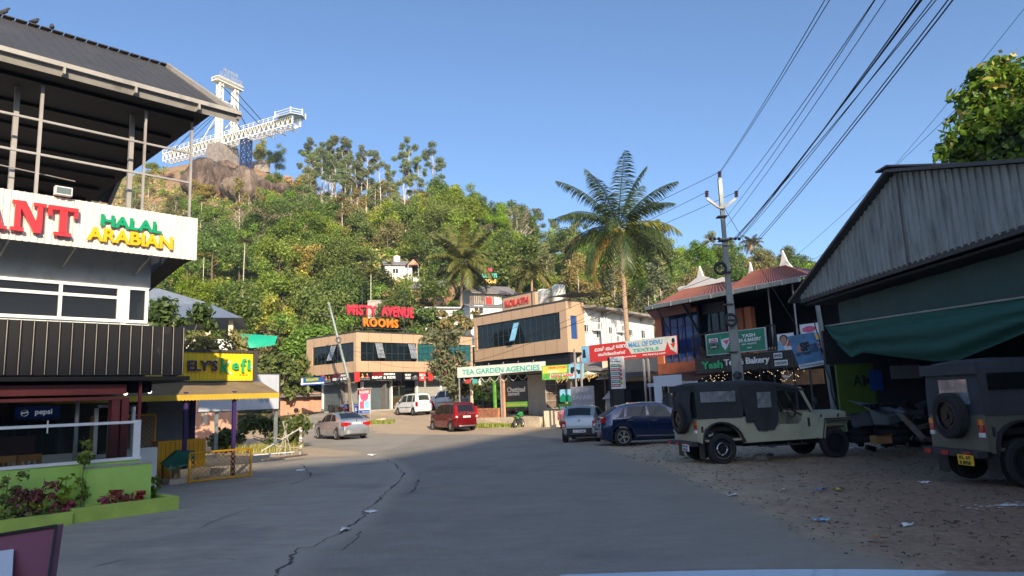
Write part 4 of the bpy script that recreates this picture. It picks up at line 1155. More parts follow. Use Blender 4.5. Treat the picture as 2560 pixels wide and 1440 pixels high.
# display counter, fridge, chairs
ct = thing('display_counter', 'glass fronted bakery counter inside the dark ground floor room', 'counter', LF.w(-5.2, 2.4, .12), LF.rz)
mb = MB(); mb.box(-1.8, 1.8, 0, .7, 0, .6); mb.box(-1.8, 1.8, 0, .7, 1.14, 1.18); mb.build('counter_base', 'wood', ct)
mb = MB(); mb.box(-1.78, 1.78, .01, .03, .6, 1.14); mb.build('counter_glass', 'glass_clear', ct)
mb = MB()
rr = random.Random(2)
for i in range(60): mb.use(rr.choice(['paper', 'wood_orange', 'poster_red', 'paper_yellow'])); x_ = rr.uniform(-1.7,1.6); z_ = rr.choice([.62,.88]); mb.box(x_, x_+.1, .1, .3, z_, z_+rr.uniform(.05,.14))
mb.build('cakes', None, ct)
fx, fz = lf(94, 1033, 3.6)
fg = thing('drinks_fridge', 'drinks fridge with lit blue header at the back of the room', 'fridge', LF.w(fx, 3.6, .12), LF.rz)
mb = MB(); mb.box(-.42, .42, 0, .6, 0, fz+.05); mb.build('cabinet', 'steel_dark', fg)
mb = MB(); mb.box(-.42, .42, -.04, 0, fz-.24, fz+.03); mb.build('header_panel', 'pepsi_panel', fg)
text('pepsi', .16, fg, 'pepsi_text', x=.1, y=-.06, z=fz-.11, depth=.01, bold=.003, name='letters')
mb = MB(); mb.use('pepsi_text').tube([(-.25,-.045,fz-.11),(-.25,-.055,fz-.11)], .07, 20); mb.use('light_red').prism([(-.31,fz-.1),(-.29,fz-.05),(-.24,fz-.045),(-.2,fz-.07),(-.25,fz-.09)], -.062, -.056); mb.use('pepsi_panel').prism([(-.31,fz-.13),(-.26,fz-.12),(-.19,fz-.1),(-.21,fz-.15),(-.27,fz-.175)], -.062, -.056); mb.build('emblem', None, fg)
mb = MB(); mb.box(-.36, .36, -.02, 0, .2, fz-.3); mb.build('door', 'glass_window', fg)
sh = thing('wall_shelf', 'dark shelf of bottles behind the counter', 'shelf', LF.w(-7.2, 5.9, .1), LF.rz)
mb = MB(); rr = random.Random(8)
for z in (.9, 1.3, 1.7): mb.use('wood_old').box(-2, 2.6, 0, .3, z, z+.03)
for z in (.93, 1.33, 1.73):
    for i in range(34): mb.use(rr.choice(['grey_wall', 'poster_red', 'paper', 'wood', 'board_blue', 'board_green'])); x_ = -1.9+i*.13; mb.box(x_, x_+.07, .05, .12, z, z+rr.uniform(.12,.26))
mb.build('shelves', None, sh)
for i, px in enumerate((30, 95, 260)):
    x_, _ = lf(px, 1130, .8)
    ch = thing('wooden_chair', ['varnished wooden chair by the railing nearest the picture edge', 'varnished wooden chair behind the railing under the blue fridge', 'low wooden chair behind the railing before the white framed window'][i], 'chair', LF.w(x_, .95, .12), LF.rz+.3*i, 'wooden chairs behind the railing')
    mb = MB(); mb.box(-.22,.22,-.22,.22,.42,.46); mb.build('seat', 'wood_orange', ch)
    mb = MB(); mb.box(-.22,.22,.18,.22,.86,.98)
    for q in (-.16,-.05,.06,.16): mb.box(q-.02,q+.02,.185,.215,.5,.86)
    mb.build('backrest', 'wood_orange', ch)
    for qx, qy, h in ((-.2,-.2,.42),(.2,-.2,.42),(-.2,.2,.98),(.2,.2,.98)):
        mb = MB(); mb.box(qx-.02,qx+.02,qy-.02,qy+.02,0,h); mb.build('leg', 'wood_orange', ch)
# terrace wall with framed glass
KX = .02
tw = thing('terrace_wall', 'lime green terrace wall topped by a white framed glass screen', 'wall', LF.o, LF.rz)
yw_ = -.35
xr0, _ = lf(352, 1090, yw_)
mb = MB(); mb.box(X0, xr0, yw_, yw_+.14, -.1, .93); mb.build('wall_panel', 'lime_wall', tw)
mb = MB(); mb.box(X0, xr0+.02, yw_-.02, yw_+.16, .932, .985); mb.box(X0, xr0-.12, yw_+.02, yw_+.1, 1.6, 1.65)
mb.box(xr0-.12, xr0, yw_+.01, yw_+.12, .985, 1.66)
xq, _ = lf(121, 1060, yw_); mb.box(xq-.008, xq+.008, yw_+.03, yw_+.06, 1.5, 1.72)
mb.build('white_rail', 'white_paint', tw)
mb = MB(); mb.box(X0, xr0-.12, yw_+.05, yw_+.06, .985, 1.6); mb.build('glass_screen', 'glass_clear', tw)
# the box wall in front
yb = -.6; xa_, za_ = lf(216, 1200, yb); xb2, zb2 = lf(378, 1200, yb)
bx = thing('planter_wall', 'lime green box wall at the corner of the terrace', 'wall', LF.o, LF.rz)
mb = MB(); mb.box(xa_, xb2, yb, yw_-.022, -.1, .85); mb.box(xb2-.12, xb2-.001, yw_-.02, 1.5, -.1, .849); mb.build('wall_panel', 'lime_wall', bx)
mb = MB(); mb.box(xa_-.01, xb2+.01, yb-.01, yw_-.022, .852, .88); mb.build('coping', 'concrete', bx)
# kerb and bed
kb = thing('planter_kerb', 'low lime green kerb round the flower bed', 'kerb', LF.o, LF.rz)
xk1, _ = lf(445, 1230, -.95); xk0, _ = lf(178, 1250, -.97)
mb = MB(); mb.box(X0, xk0, -1.1, -.95, -.05, .2); mb.box(xk0+.01, xk1, -1.02, -.88, -.05, .24); mb.box(xk1-.15, xk1-.001, -.88, 1.2, -.05, .238)
mb.build('kerb_block', 'lime_kerb', kb, smooth=False)
mb = MB(); mb.box(X0, xk0, -.95, yw_, -.04, .15); mb.box(xk0, xk1-.16, -.88, yb, -.04, .17); mb.box(xb2, xk1-.16, yb, 1.2, -.04, .16)
tag(mb.build('flower_bed', 'soil'), None, None, kind='structure'); bpy.data.objects['flower_bed'].location = LF.o; bpy.data.objects['flower_bed'].rotation_euler = (0,0,LF.rz)
PL = [(15,1245,.75,'leaf_mid',.35,'shrub','tall green and purple shrub in the flower bed at the picture edge'),(42,1235,.5,'leaf_maroon',.1,'shrub','narrow dark purple plant in the flower bed'),(60,1222,.5,'leaf_variegated',.28,'shrub','pale green coleus beside the narrow purple plant'),
      (78,1215,.42,'leaf_maroon',.26,'coleus','round maroon coleus, left of two joined ones'),(108,1200,.62,'leaf_maroon',.26,'coleus','taller maroon coleus, right of two joined ones'),(60,1258,.24,'leaf_variegated',.55,'coleus','wide cream and green leaved plant along the kerb'),
      (30,1262,.22,'leaf_variegated',.45,'coleus','cream leaved plant in the front corner of the bed'),(162,1225,.62,'leaf_mid',.13,'shrub','slim leafy plant against the green wall'),(205,1228,.95,'leaf_dark',.14,'creeper','dark creeper climbing the corner of the box wall'),
      (212,1165,.5,'leaf_mid',.13,'creeper','light green creeper tip hanging over the wall top'),(150,1252,.22,'leaf_maroon',.3,'coleus','low maroon plant between the kerb and the green wall'),(268,1240,.2,'leaf_maroon',.14,'coleus','maroon coleus before the box wall, leftmost of four'),
      (292,1232,.28,'leaf_maroon',.14,'coleus','maroon coleus before the box wall, second of four'),(320,1236,.2,'leaf_maroon',.14,'coleus','maroon coleus before the box wall, third of four'),(349,1228,.24,'leaf_maroon',.08,'coleus','maroon coleus before the box wall, rightmost of four'),(385,1200,.4,'leaf_dark',.16,'shrub','dark leafy plant at the end of the box wall'),(100,1262,.16,'leaf_variegated',.4,'coleus','small variegated plant near the kerb joint')]
for i, (px, py, h, mt, w, cat, lab) in enumerate(PL):
    off = -.7 if px < 240 else -.78
    if 'creeper' in cat: off = -.68
    if px == 385: off = -.2
    x_, _ = lf(px, py, off); x_ = x_
    base = .15 if px != 212 else .85
    t_ = thing(cat, lab, 'plant', LF.w(x_, off, base), LF.rz, 'plants in the flower bed')
    mb = MB(); mb.tube([(0,0,-.02),(0,0,h*.5),(.02,0,h)], [.012,.01,.004], 5); mb.build('stem', 'bark', t_)
    cs = [(random.uniform(-w,w)*.62, random.uniform(-.08,.08), h*random.uniform(.25,.95)) for _ in range(9)]
    leaf_cloud('foliage', cs, [max(.05, min(.09, h*.2)) for _ in cs], 80 if w < .2 else 190, .062, mt, t_, squash=.9)
# lamps under the awning
for i, (px, py) in enumerate([(374, 981), (314, 985)]):
    w_ = P(px, py, 16.4 if i == 0 else 15.9)
    t_ = thing('bulb_lamp', ['lit bulb hanging by the maroon post, right of two', 'lit bulb hanging at the awning corner, left of two'][i], 'lamp', w_, 0, 'lit bulbs')
    mb = MB(); mb.ball((0,0,.02), .045, n=12, m=8); mb.build('bulb', 'bulb_lit', t_, smooth=True)
    mb = MB(); mb.cyl((0,0,.05), (0,0,.14), .05, .02, 10); mb.cyl((0,0,.14),(0,0,.3),.006,n=5); mb.build('socket', 'plastic_dark', t_)

# ---------------------------------------------------------------- the yellow cafe
KR = P(638, 950, 21.0); KF0 = Vector((KR.x - LT.x*6, KR.y - LT.y*6))
KF = Frame((KF0.x, KF0.y), (KR.x, KR.y)); kx = KF.len
cafe = thing('yellow_cafe', 'single storey cafe with yellow sign board and brown awning', 'building', KF.o, KF.rz)
zt_, zb_ = 3.5, 2.62
x_k0, _ = KF.at(455, 915)
ks = thing('cafe_sign', 'yellow corrugated cafe sign board with purple and green letters', 'sign', KF.o, KF.rz)
mb = MB(); mb.corr(0, kx-.08, 0, zb_+.05, zt_-.06, pitch=.11, depth=.012, prof='trap'); mb.box(0, kx-.081, .004, .03, zb_, zt_-.06); mb.build('board', 'yellow_sheet', ks)
mb = MB(); mb.box(-.1, kx+.05, -.06, .1, zt_-.06, zt_+.01); mb.box(kx-.08, kx+.04, -.058, .099, zb_, zt_-.061); mb.box(-.1, kx-.081, -.055, .098, zb_-.04, zb_+.01); mb.build('frame', 'parapet_dark', ks)
xa_, _ = KF.at(466, 915); xb_, _ = KF.at(540, 915); text('ELY’S', .5, ks, 'purple_letter', x=(xa_+xb_)/2, y=-.1, z=(KF.at(500,915)[1]), depth=.06, bold=.01, width=xb_-xa_, height=.3, name='letters')
for ch, a_, b2, zc, h in (('k', 550, 570, 914, .42), ('e', 577, 594, 916, .2), ('f', 599, 612, 914, .4), ('i', 616, 623, 912, .32)):
    xa_, _ = KF.at(a_, zc); xb_, z_ = KF.at(b2, zc); text(ch, .5, ks, 'kefi_green', x=(xa_+xb_)/2, y=-.08, z=z_, depth=.05, bold=.008, width=xb_-xa_, height=h, name='letters')
mb = MB(); xs_, z_ = KF.at(608, 938); 
for i in range(3): mb.box(xs_-.12+i*.09, xs_-.06+i*.09, -.025, -.014, z_, z_+.018)
mb.use('red_letter'); mb.build('small_lettering', 'red_letter', ks)
mb = MB()
for px, py in ((541,901),(573,905),(576,933),(627,918),(540,918)): x_, z_ = KF.at(px, py); mb.box(x_-.03, x_+.03, -.03, -.014, z_-.035, z_+.035)
mb.build('stickers', 'paper', ks)
mb = MB(); mb.box(0, kx, .1, 4.5, 2.62, 2.7); mb.box(0, kx, 4.4, 4.5, 0, 2.62); mb.box(0, .1, .3, 4.4, 0, 2.62); mb.build('walls', 'inner_wall', cafe)
mb = MB(); xw0, _ = KF.at(300, 1040, 1.5); xw1, _ = KF.at(475, 1040, 1.5); mb.box(xw0, xw1, 1.5, 1.6, .1, 2.5); wl = mb.build('side_wall', 'grey_wall', cafe)
mb = MB(); mb.box(xw1, xw1+.14, 1.44, 1.62, .1, 2.5); mb.build('purple_jamb', 'purple_letter', cafe)
xm_, zm_ = KF.at(335, 1020, 1.49); mb = MB(); mb.tube([(xm_,1.46,zm_),(xm_,1.495,zm_)], .36, 28); rd_ = mb.build('round_sign', 'steel_dark', cafe)
text('m', .4, rd_, 'letter_grey', x=xm_, y=1.44, z=zm_, depth=.02, bold=.01, name='letters')
# awning
xa0 = 0; xa1, _ = KF.at(700, 985, -1.2)
mb = MB(); rows_ = [(-.0, 2.6), (-.55, 2.42), (-1.15, 2.22)]
vs = []
for y_, z_ in rows_: vs += [(xa0 + (xa1-.0+(0 if y_ < -.9 else -.0) - xa0)*i/24, y_ if True else 0, z_ + .012*math.sin(i*1.3)) for i in range(25)]
mb.sheet(vs, 25); mb.add([(xa1,-1.15,2.22),(xa1-.5,.0,2.6),(xa1+.25,.9,2.2)], [(0,1,2)]); mb.build('awning', 'awning_brown', cafe)
mb = MB(); vs = []; n = 140
for row in range(2): vs += [(xa0+(xa1-xa0)*i/n, -1.155-.004*row, 2.225 if row == 0 else 2.09-.025*abs(math.sin(i*math.pi*.5))) for i in range(n+1)]
mb.sheet(vs, n+1); mb.build('awning_valance', 'yellow_cloth', cafe)
mb = MB()
for px, py in ((583, 1150), (462, 1100)):
    x_, _ = KF.at(px, py, -1.0); mb.box(x_-.045, x_+.045, -1.03, -.94, 0, 2.3)
mb.build('purple_post', 'purple_letter', cafe)
mb = MB(); xc0, _ = KF.at(396, 1100, -.3); xc1, _ = KF.at(515, 1100, -.3)
mb.corr(xc0, xc1, -.3, .05, 1.0, pitch=.12, depth=.02); mb.box(xc0, xc1, -.28, .3, 1.0, 1.04); mb.build('counter', 'yellow_paint', cafe)
cv = thing('covered_barrow', 'small table under a dark green cloth before the yellow counter', 'table', KF.w(KF.at(448,1120,-1.0)[0], -1.0, 0), KF.rz)
mb = MB(); mb.sheet([(-.35,-.3,.35),(0,-.35,.42),(.3,-.3,.5),(-.42,0,.5),(0,0,.82),(.4,0,.78),(-.35,.3,.5),(0,.3,.8),(.35,.3,.75)], 3); mb.build('cloth', 'green_dark_cloth', cv, smooth=True)
mb = MB()
for a_, b2 in ((-.3,-.25),(.3,-.25),(-.3,.25),(.3,.25)): mb.box(a_-.02,a_+.02,b2-.02,b2+.02,0,.5)
mb.build('legs', 'wood_old', cv)
def mesh_panel(name, lab, x0, x1, y, z0, z1, fr_=KF, mt='yellow_paint', grp=None, step=.13):
    t_ = thing(name, lab, 'fence', fr_.w(x0, y, z0), fr_.rz, grp); w = x1-x0; h = z1-z0
    mb = MB()
    for a_, b2 in (((0,0,0),(0,0,h)),((w,0,0),(w,0,h)),((0,0,h),(w,0,h)),((0,0,.04),(w,0,.04))): mb.bar(a_, b2, .045)
    mb.build('frame', mt, t_); mb = MB(); k = -h
    while k < w:
        a0 = max(0, -k); a1 = min(h, w-k)
        if a1 > a0+.02: mb.bar((k+a0, 0, a0), (k+a1, 0, a1), .011); mb.bar((k+a0, .004, h-a0), (k+a1, .004, h-a1), .011)
        k += step
    mb.build('wire_mesh', mt, t_); return t_
x0_, _ = KF.at(474, 1160, -1.5); x1_, _ = KF.at(627, 1150, -1.5)
mesh_panel('mesh_barrier', 'low yellow diamond mesh barrier in front of the cafe', x0_, x1_, -1.5, .0, .74)
x0_, _ = KF.at(228, 1060, .2); x1_, _ = KF.at(388, 1060, .2)
mesh_panel('mesh_partition', 'tall yellow diamond mesh partition inside the cafe', x0_, x1_, .2, .5, 1.75)
lw = thing('low_white_wall', 'low white wall between the green terrace and the cafe', 'wall', LF.w(0,0,0), LF.rz)
xw0, _ = lf(300, 1120, 2.2); xw1, _ = lf(394, 1120, 2.2); mb = MB(); mb.box(xw0-2, xw1, 2.2, 2.32, 0, 1.02); mb.build('wall_panel', 'white_wall', lw)
st = thing('cream_step', 'cream painted concrete step at the cafe entrance', 'step', KF.w(KF.at(425,1170,-1.4)[0], -1.4, 0), KF.rz)
mb = MB(); mb.box(0, .6, 0, .5, 0, .12); mb.box(.3, 1.05, .1, .6, .12, .34); mb.build('step_block', 'plaster_cream', st)
# faded board on posts beyond the cafe
bo = P(545, 1000, 27.5); bo2 = P(697, 1000, 30); BF = Frame((bo.x, bo.y), (bo2.x, bo2.y))
fb_ = thing('faded_board', 'large faded pale blue board on posts behind the cafe awning', 'sign', BF.o, BF.rz)
_, z1_ = BF.at(690, 936); _, z0_ = BF.at(690, 1022); mb = MB(); mb.box(-.8, BF.len, 0, .05, z0_, z1_); mb.build('board', 'pale_panel', fb_)
mb = MB(); mb.box(-.85, BF.len+.04, -.02, .07, z1_, z1_+.05); mb.box(BF.len, BF.len+.05, -.02, .07, z0_, z1_); mb.box(-.85, BF.len+.04, -.02, .07, z0_-.05, z0_-.001); mb.build('frame', 'parapet_dark', fb_)
mb = MB(); mb.box(BF.len-.1, BF.len+.02, .08, .18, 0, z1_); mb.box(.0, .1, .08, .18, 0, z1_); mb.build('posts', 'gi_pole', fb_)
mb = MB(); x_, z_ = BF.at(655, 999); mb.use('poster_skyblue').tube([(x_,-.004,z_),(x_,-.012,z_)], .13, 20); x_, z_ = BF.at(668, 999); mb.use('letter_grey').tube([(x_,-.004,z_),(x_,-.012,z_)], .1, 20); mb.build('round_marks', None, fb_)
text('ARI', .5, fb_, 'white_paint', x=BF.at(618,990)[0], y=-.01, z=BF.at(618,992)[1], depth=.006, bold=.02, width=.9, height=.3, name='letters')
# ---------------------------------------------------------------- cars
def interp(x, pts): return float(np.interp(x, [p[0] for p in pts], [p[1] for p in pts]))
def wheel(parent, x, y, r, w, style, side, name='wheel'):
    wt = bpy.data.objects.new(name, None); COL.objects.link(wt); wt.parent = parent; wt.location = (x, y, r)
    mb = MB(); nn = 28; prof = [(-.5,.70),(-.5,.9),(-.36,1.0),(.36,1.0),(.5,.9),(.5,.70)]
    vs = []
    for i in range(nn):
        a = 2*math.pi*i/nn
        for (q, rr_) in prof: vs.append((math.cos(a)*r*rr_, q*w, math.sin(a)*r*rr_))
    k = len(prof); mb.add(vs, [(i*k+j, i*k+j+1, ((i+1)%nn)*k+j+1, ((i+1)%nn)*k+j) for i in range(nn) for j in range(k-1)])
    mb.build('tyre', 'rubber', wt, smooth=True)
    mb = MB(); s = side; rim = r*.7
    mb.use('rim_black').tube([(0, s*w*.1, 0), (0, s*w*.22, 0)], rim, nn)
    if style == 'alloy':
        mb.use('alloy').ring((0, s*w*.42, 0), rim*.94, rim*.07, n=nn, m=6)
        for i in range(5):
            a = 2*math.pi*i/5
            for da in (-.13, .13): mb.bar((math.cos(a)*rim*.15, s*w*.38, math.sin(a)*rim*.15), (math.cos(a+da)*rim*.93, s*w*.42, math.sin(a+da)*rim*.93), rim*.13, .02)
        mb.tube([(0,s*w*.3,0),(0,s*w*.44,0)], rim*.2, 12)
    elif style == 'cover':
        mb.use('alloy').tube([(0, s*w*.22, 0), (0, s*w*.4, 0)], [rim*.98, rim*.9], nn); mb.use('rim_black')
        for i in range(8):
            a = 2*math.pi*i/8; mb.tube([(math.cos(a)*rim*.62, s*w*.39, math.sin(a)*rim*.62), (math.cos(a)*rim*.62, s*w*.412, math.sin(a)*rim*.62)], rim*.13, 8)
    elif style == 'steel':
        mb.use('chrome').ring((0, s*w*.42, 0), rim*.9, rim*.08, n=nn, m=6); mb.use('rim_black').tube([(0,s*w*.22,0),(0,s*w*.3,0)], rim*.85, nn)
        mb.use('chrome').ring((0, s*w*.42, 0), rim*.5, rim*.1, n=nn, m=6, sq=.6); mb.use('rim_black').tube([(0,s*w*.3,0),(0,s*w*.5,0)], rim*.26, 14)
        for i in range(6): a = 1.047*i; mb.tube([(math.cos(a)*rim*.34, s*w*.3, math.sin(a)*rim*.34), (math.cos(a)*rim*.34, s*w*.46, math.sin(a)*rim*.34)], rim*.05, 6)
    else:
        mb.use('rim_black').ring((0, s*w*.4, 0), rim*.92, rim*.09, n=nn, m=6); mb.tube([(0,s*w*.22,0),(0,s*w*.32,0)], rim*.6, nn); mb.tube([(0,s*w*.3,0),(0,s*w*.46,0)], rim*.22, 12)
        for i in range(6): a = 1.047*i; mb.tube([(math.cos(a)*rim*.4, s*w*.3, math.sin(a)*rim*.4), (math.cos(a)*rim*.4, s*w*.36, math.sin(a)*rim*.4)], rim*.06, 6)
    mb.build('rim', None, wt)
    return wt
def car(name, label, loc, rz, S, group=None):
    """X forward, Y left; S holds side profile and details"""
    t = thing(name, label, 'car', loc, rz, group)
    L, W, r = S['L'], S['W'], S['r']; x0, x1 = -L/2, L/2; xr, xf = S['ax']
    top, belt = S['top'], S['belt']
    def hw(x):
        e = min((x-x0)/(.42), (x1-x)/(.6), 1); e = max(0, e)
        return W/2*(.80+.20*math.sin(e*math.pi/2))
    def zb(x):
        z = S['sill']; 
        if x < x0+.25: z = max(z, S['sill']+.1*(x0+.25-x)/.25)
        if x > x1-.35: z = max(z, S['sill']+.06*(x-x1+.35)/.35)
        for c in (xr, xf):
            d = abs(x-c); ra = r+.055
            if d < ra: z = max(z, r+math.sqrt(ra*ra-d*d)-.01)
        return z
    def sec(x):
        zt = interp(x, top); be = min(interp(x, belt), zt-.015); b = min(zb(x), be-.05); h = hw(x)
        k = max(0, zt-be); tw_ = h*.97 - k*S.get('tumble', .3)
        return [(0,b),(h*.9,b),(h*.985,b+min(.1,(be-b)*.3)),(h,b*.45+be*.55),(h*.965,be),(tw_,be+k*.86),(tw_-min(.12,k*.35+.02),zt-.008),(0,zt+.02*min(1,k*4)+.004)]
    xs = sorted(set([round(x0+i*(L/84),4) for i in range(85)] + [round(p[0],4) for p in top] + [xr-r-.05, xr+r+.05, xf-r-.05, xf+r+.05, x0+.005, x1-.005]))
    xs = [x for x in xs if x0-1e-6 <= x <= x1+1e-6]
    vs = []; m_ = 14
    for x in xs:
        s_ = sec(x); vs += [(x, y, z) for y, z in s_] + [(x, -y, z) for y, z in s_[-2:0:-1]]
    fs = [(i*m_+j, i*m_+(j+1)%m_, (i+1)*m_+(j+1)%m_, (i+1)*m_+j) for i in range(len(xs)-1) for j in range(m_)]
    fs += [tuple(range(m_-1,-1,-1)), tuple((len(xs)-1)*m_+j for j in range(m_))]
    mb = MB(); mb.add(vs, fs); mb.build('body', S['paint'], t, smooth=True, sharp=38)
    # dark lining of the wheel wells and floor
    mb = MB(); mb.box(x0+.2, x1-.3, -W/2+.16, W/2-.16, S['sill']-.04, S['sill']+.02)
    for c in (xr, xf): mb.box(c-.3, c+.3, -W*.36, W*.36, r-.06, r+.1)
    mb.build('underbody', 'black', t)
    # side windows
    for sd in (-1, 1):
        for (a0, a1, b0, b1) in S['win']:
            vs = []; nx = 8
            for j in range(5):
                u = .08 + .86*j/4
                for i in range(nx+1):
                    q = i/nx; x = (a0+(a1-a0)*q)*(1-u)+(b0+(b1-b0)*q)*u; s_ = sec(x)
                    y = s_[4][0]+(s_[5][0]-s_[4][0])*u; z = s_[4][1]+(s_[5][1]-s_[4][1])*u
                    vs.append((x, sd*(y+.007), z+.002))
            mb = MB(); mb.sheet(vs, nx+1); mb.build('window', S.get('glass', 'glass_car'), t, smooth=True)
    for nm, (a0, a1) in (('rear_window', S['rw']), ('windscreen', S['ws'])):
        vs = []; nu = 9; nx = 10
        for i in range(nx+1):
            x = a0+(a1-a0)*i/nx; s_ = sec(x); x2 = min(x+.02, x1); x3 = max(x-.02, x0)
            dz = interp(x2, top)-interp(x3, top); dx = x2-x3; l = math.hypot(dx, dz); nxn, nzn = -dz/l, dx/l
            for j in range(nu):
                v = -1+2*j/(nu-1); yy = s_[6][0]*.93*v; z = s_[7][1]+(s_[6][1]-s_[7][1])*v*v
                vs.append((x+nxn*.012, yy, z+nzn*.012))
        mb = MB(); mb.sheet(vs, nu); mb.build(nm, S.get('rear', S.get('glass', 'glass_car')) if nm == 'rear_window' else S.get('glass', 'glass_car'), t, smooth=True)
    # door seams, handles, mirrors, sills
    for sd in (-1, 1):
        mb = MB()
        for x in S['seams']:
            s_ = sec(x); pts = [(x, sd*(s_[k_][0]+.003), s_[k_][1]) for k_ in (2,3,4)]
            mb.bar(pts[0], pts[1], .008, .008); mb.bar(pts[1], pts[2], .008, .008)
        if S.get('strip'):
            for a_, b_ in zip(np.linspace(S['seams'][0], S['seams'][-1], 9)[:-1], np.linspace(S['seams'][0], S['seams'][-1], 9)[1:]):
                ya, yb_ = sec(a_)[3][0], sec(b_)[3][0]; mb.bar((a_, sd*(ya+.004), S['strip']), (b_, sd*(yb_+.004), S['strip']), .012, .035)
        mb.build('door_seams', 'plastic_dark', t)
        for x in S['handles']:
            s_ = sec(x); z = s_[4][1]-.1; mb = MB(); mb.bar((x-.09, sd*(s_[4][0]+.025), z), (x+.09, sd*(s_[4][0]+.025), z+.005), .025, .03); mb.build('door_handle', S.get('handle_mat', S['paint']), t)
        xm_ = S['mirror']; s_ = sec(xm_); mb = MB(); mb.ball((xm_, sd*(s_[4][0]+.13), s_[4][1]+.08), .06, .1, .07, 10, 7); mb.bar((xm_, sd*(s_[4][0]-.02), s_[4][1]+.03), (xm_, sd*(s_[4][0]+.1), s_[4][1]+.05), .03); mb.build('mirror', 'plastic_dark', t, smooth=True)
        if S.get('chrome_sill'):
            mb = MB(); xa_, xb_ = xr+r+.15, xf-r-.15; mb.bar((xa_, sd*(W/2+.004), S['sill']+.13), (xb_, sd*(W/2+.004), S['sill']+.1), .012, .03); mb.build('sill_trim', 'chrome', t)
            mb = MB(); n_ = 10; a_, b_ = S['win'][0][0]-.06, S['win'][-1][1]
            for i in range(n_):
                p, q = a_+(b_-a_)*i/n_, a_+(b_-a_)*(i+1)/n_; sp, sq = sec(p), sec(q); mb.bar((p, sd*(sp[4][0]+.006), sp[4][1]+.01), (q, sd*(sq[4][0]+.006), sq[4][1]+.01), .01, .025)
            mb.build('window_trim', 'chrome', t)
        for c, nm in ((xr, 'wheel'), (xf, 'wheel')):
            wheel(t, c, sd*(W/2-.1), r, S.get('ww', .19), S['rim'], sd)
        # lights
        for (xx, y0_, y1_, z0_, z1_, dep_, mt) in S['tail']:
            mb = MB(); mb.prism([(min(y0_,y1_), z0_), (max(y0_,y1_), z0_+.01), (max(y0_,y1_)+.0, z1_), (min(y0_,y1_), z1_-.02)] if sd > 0 else [(-max(y0_,y1_), z0_+.01), (-min(y0_,y1_), z0_), (-min(y0_,y1_), z1_-.02), (-max(y0_,y1_), z1_)], xx-.0, xx+dep_, 'x')
            mb.build('tail_light' if mt == 'light_red' else 'reverse_light', mt, t)
        for (xx, y0_, y1_, z0_, z1_) in S.get('head', [(x1-.28, W*.27, W*.45, .62, .78)]):
            mb = MB(); mb.box(xx, xx+.2, min(sd*y0_, sd*y1_), max(sd*y0_, sd*y1_), z0_, z1_); mb.build('headlight', 'light_white', t)
    bz = S['bumper']
    mb = MB(); n_ = 12; pts = [(x0+.28*(abs(-1+2*i/n_)**4)-.035, (W/2*.94)*(-1+2*i/n_)) for i in range(n_+1)]
    for p, q in zip(pts[:-1], pts[1:]): mb.bar((p[0], p[1], (bz[0]+bz[1])/2), (q[0], q[1], (bz[0]+bz[1])/2), .07, bz[1]-bz[0])
    mb.build('bumper', S['bumper_mat'], t, smooth=True)
    if S.get('diffuser'):
        mb = MB(); z = S['sill']+.05
        for p, q in zip(pts[2:-3], pts[3:-2]): mb.bar((p[0]-.05, p[1], z+.03), (q[0]-.05, q[1], z+.03), .04, .07)
        mb.build('skid_plate', 'alloy', t)
    pz = S['plate']; xp = x0-.012 if pz[1] else x0
    mb = MB(); mb.box(pz[2]-.02, pz[2]-.005, -.25, .25, pz[0]-.055, pz[0]+.055); pl = mb.build('number_plate', 'plate_white', t)
    tx = text(S['reg'], .09, pl, 'ink', z=0, depth=.004, width=.42, height=.07, name='letters'); tx.rotation_euler = (0, 0, -math.pi/2); tx.location = (pz[2]-.024, 0, pz[0])
    if S.get('badge'):
        mb = MB(); mb.tube([(S['badge'][0], 0, S['badge'][1]), (S['badge'][0]-.012, 0, S['badge'][1])], .04, 12); mb.build('emblem', 'chrome', t)
    mb = MB(); mb.box(-.2, x1-1.4, -W*.36, W*.36, .45, .5)
    for sx, sy in ((.3, .38), (.3, -.38), (-.6, .38), (-.6, -.38)):
        mb.prism([(sx-.1,.4),(sx+.1,.4),(sx-.02,1.08),(sx-.14,1.08)], sy-.22, sy+.22); mb.box(sx-.12, sx-.04, sy-.1, sy+.1, 1.08, 1.26)
    mb.build('seats', 'plastic_dark', t)
    return t
SEDAN = dict(L=4.38, W=1.7, r=.31, ax=(-1.33, 1.22), sill=.2, paint='silver_paint', rim='alloy', bumper=(.32,.5), bumper_mat='silver_paint',
    top=[(-2.19,.5),(-2.17,.92),(-2.12,1.03),(-2.0,1.06),(-1.72,1.09),(-.98,1.40),(-.5,1.46),(.1,1.45),(.35,1.40),(1.05,1.0),(1.3,.95),(1.9,.82),(2.1,.7),(2.19,.45)],
    belt=[(-2.19,.9),(-1.7,.98),(0,.93),(1.1,.88),(2.19,.7)], win=[(-1.38,-.62,-.98,-.6),(-.54,.26,-.5,.18),(.32,.95,.24,.5)], rw=(-1.66,-1.02), ws=(.38,1.03),
    seams=[-.95,-.08,.88], handles=[-.72,.12], mirror=.72, tail=[(-2.2,.5,.8,.72,.93,.3,'light_red'),(-2.205,.34,.5,.78,.9,.1,'light_red')], plate=(.86,0,-2.18), reg='KL 07 BV 2214', badge=(-2.15,.98))
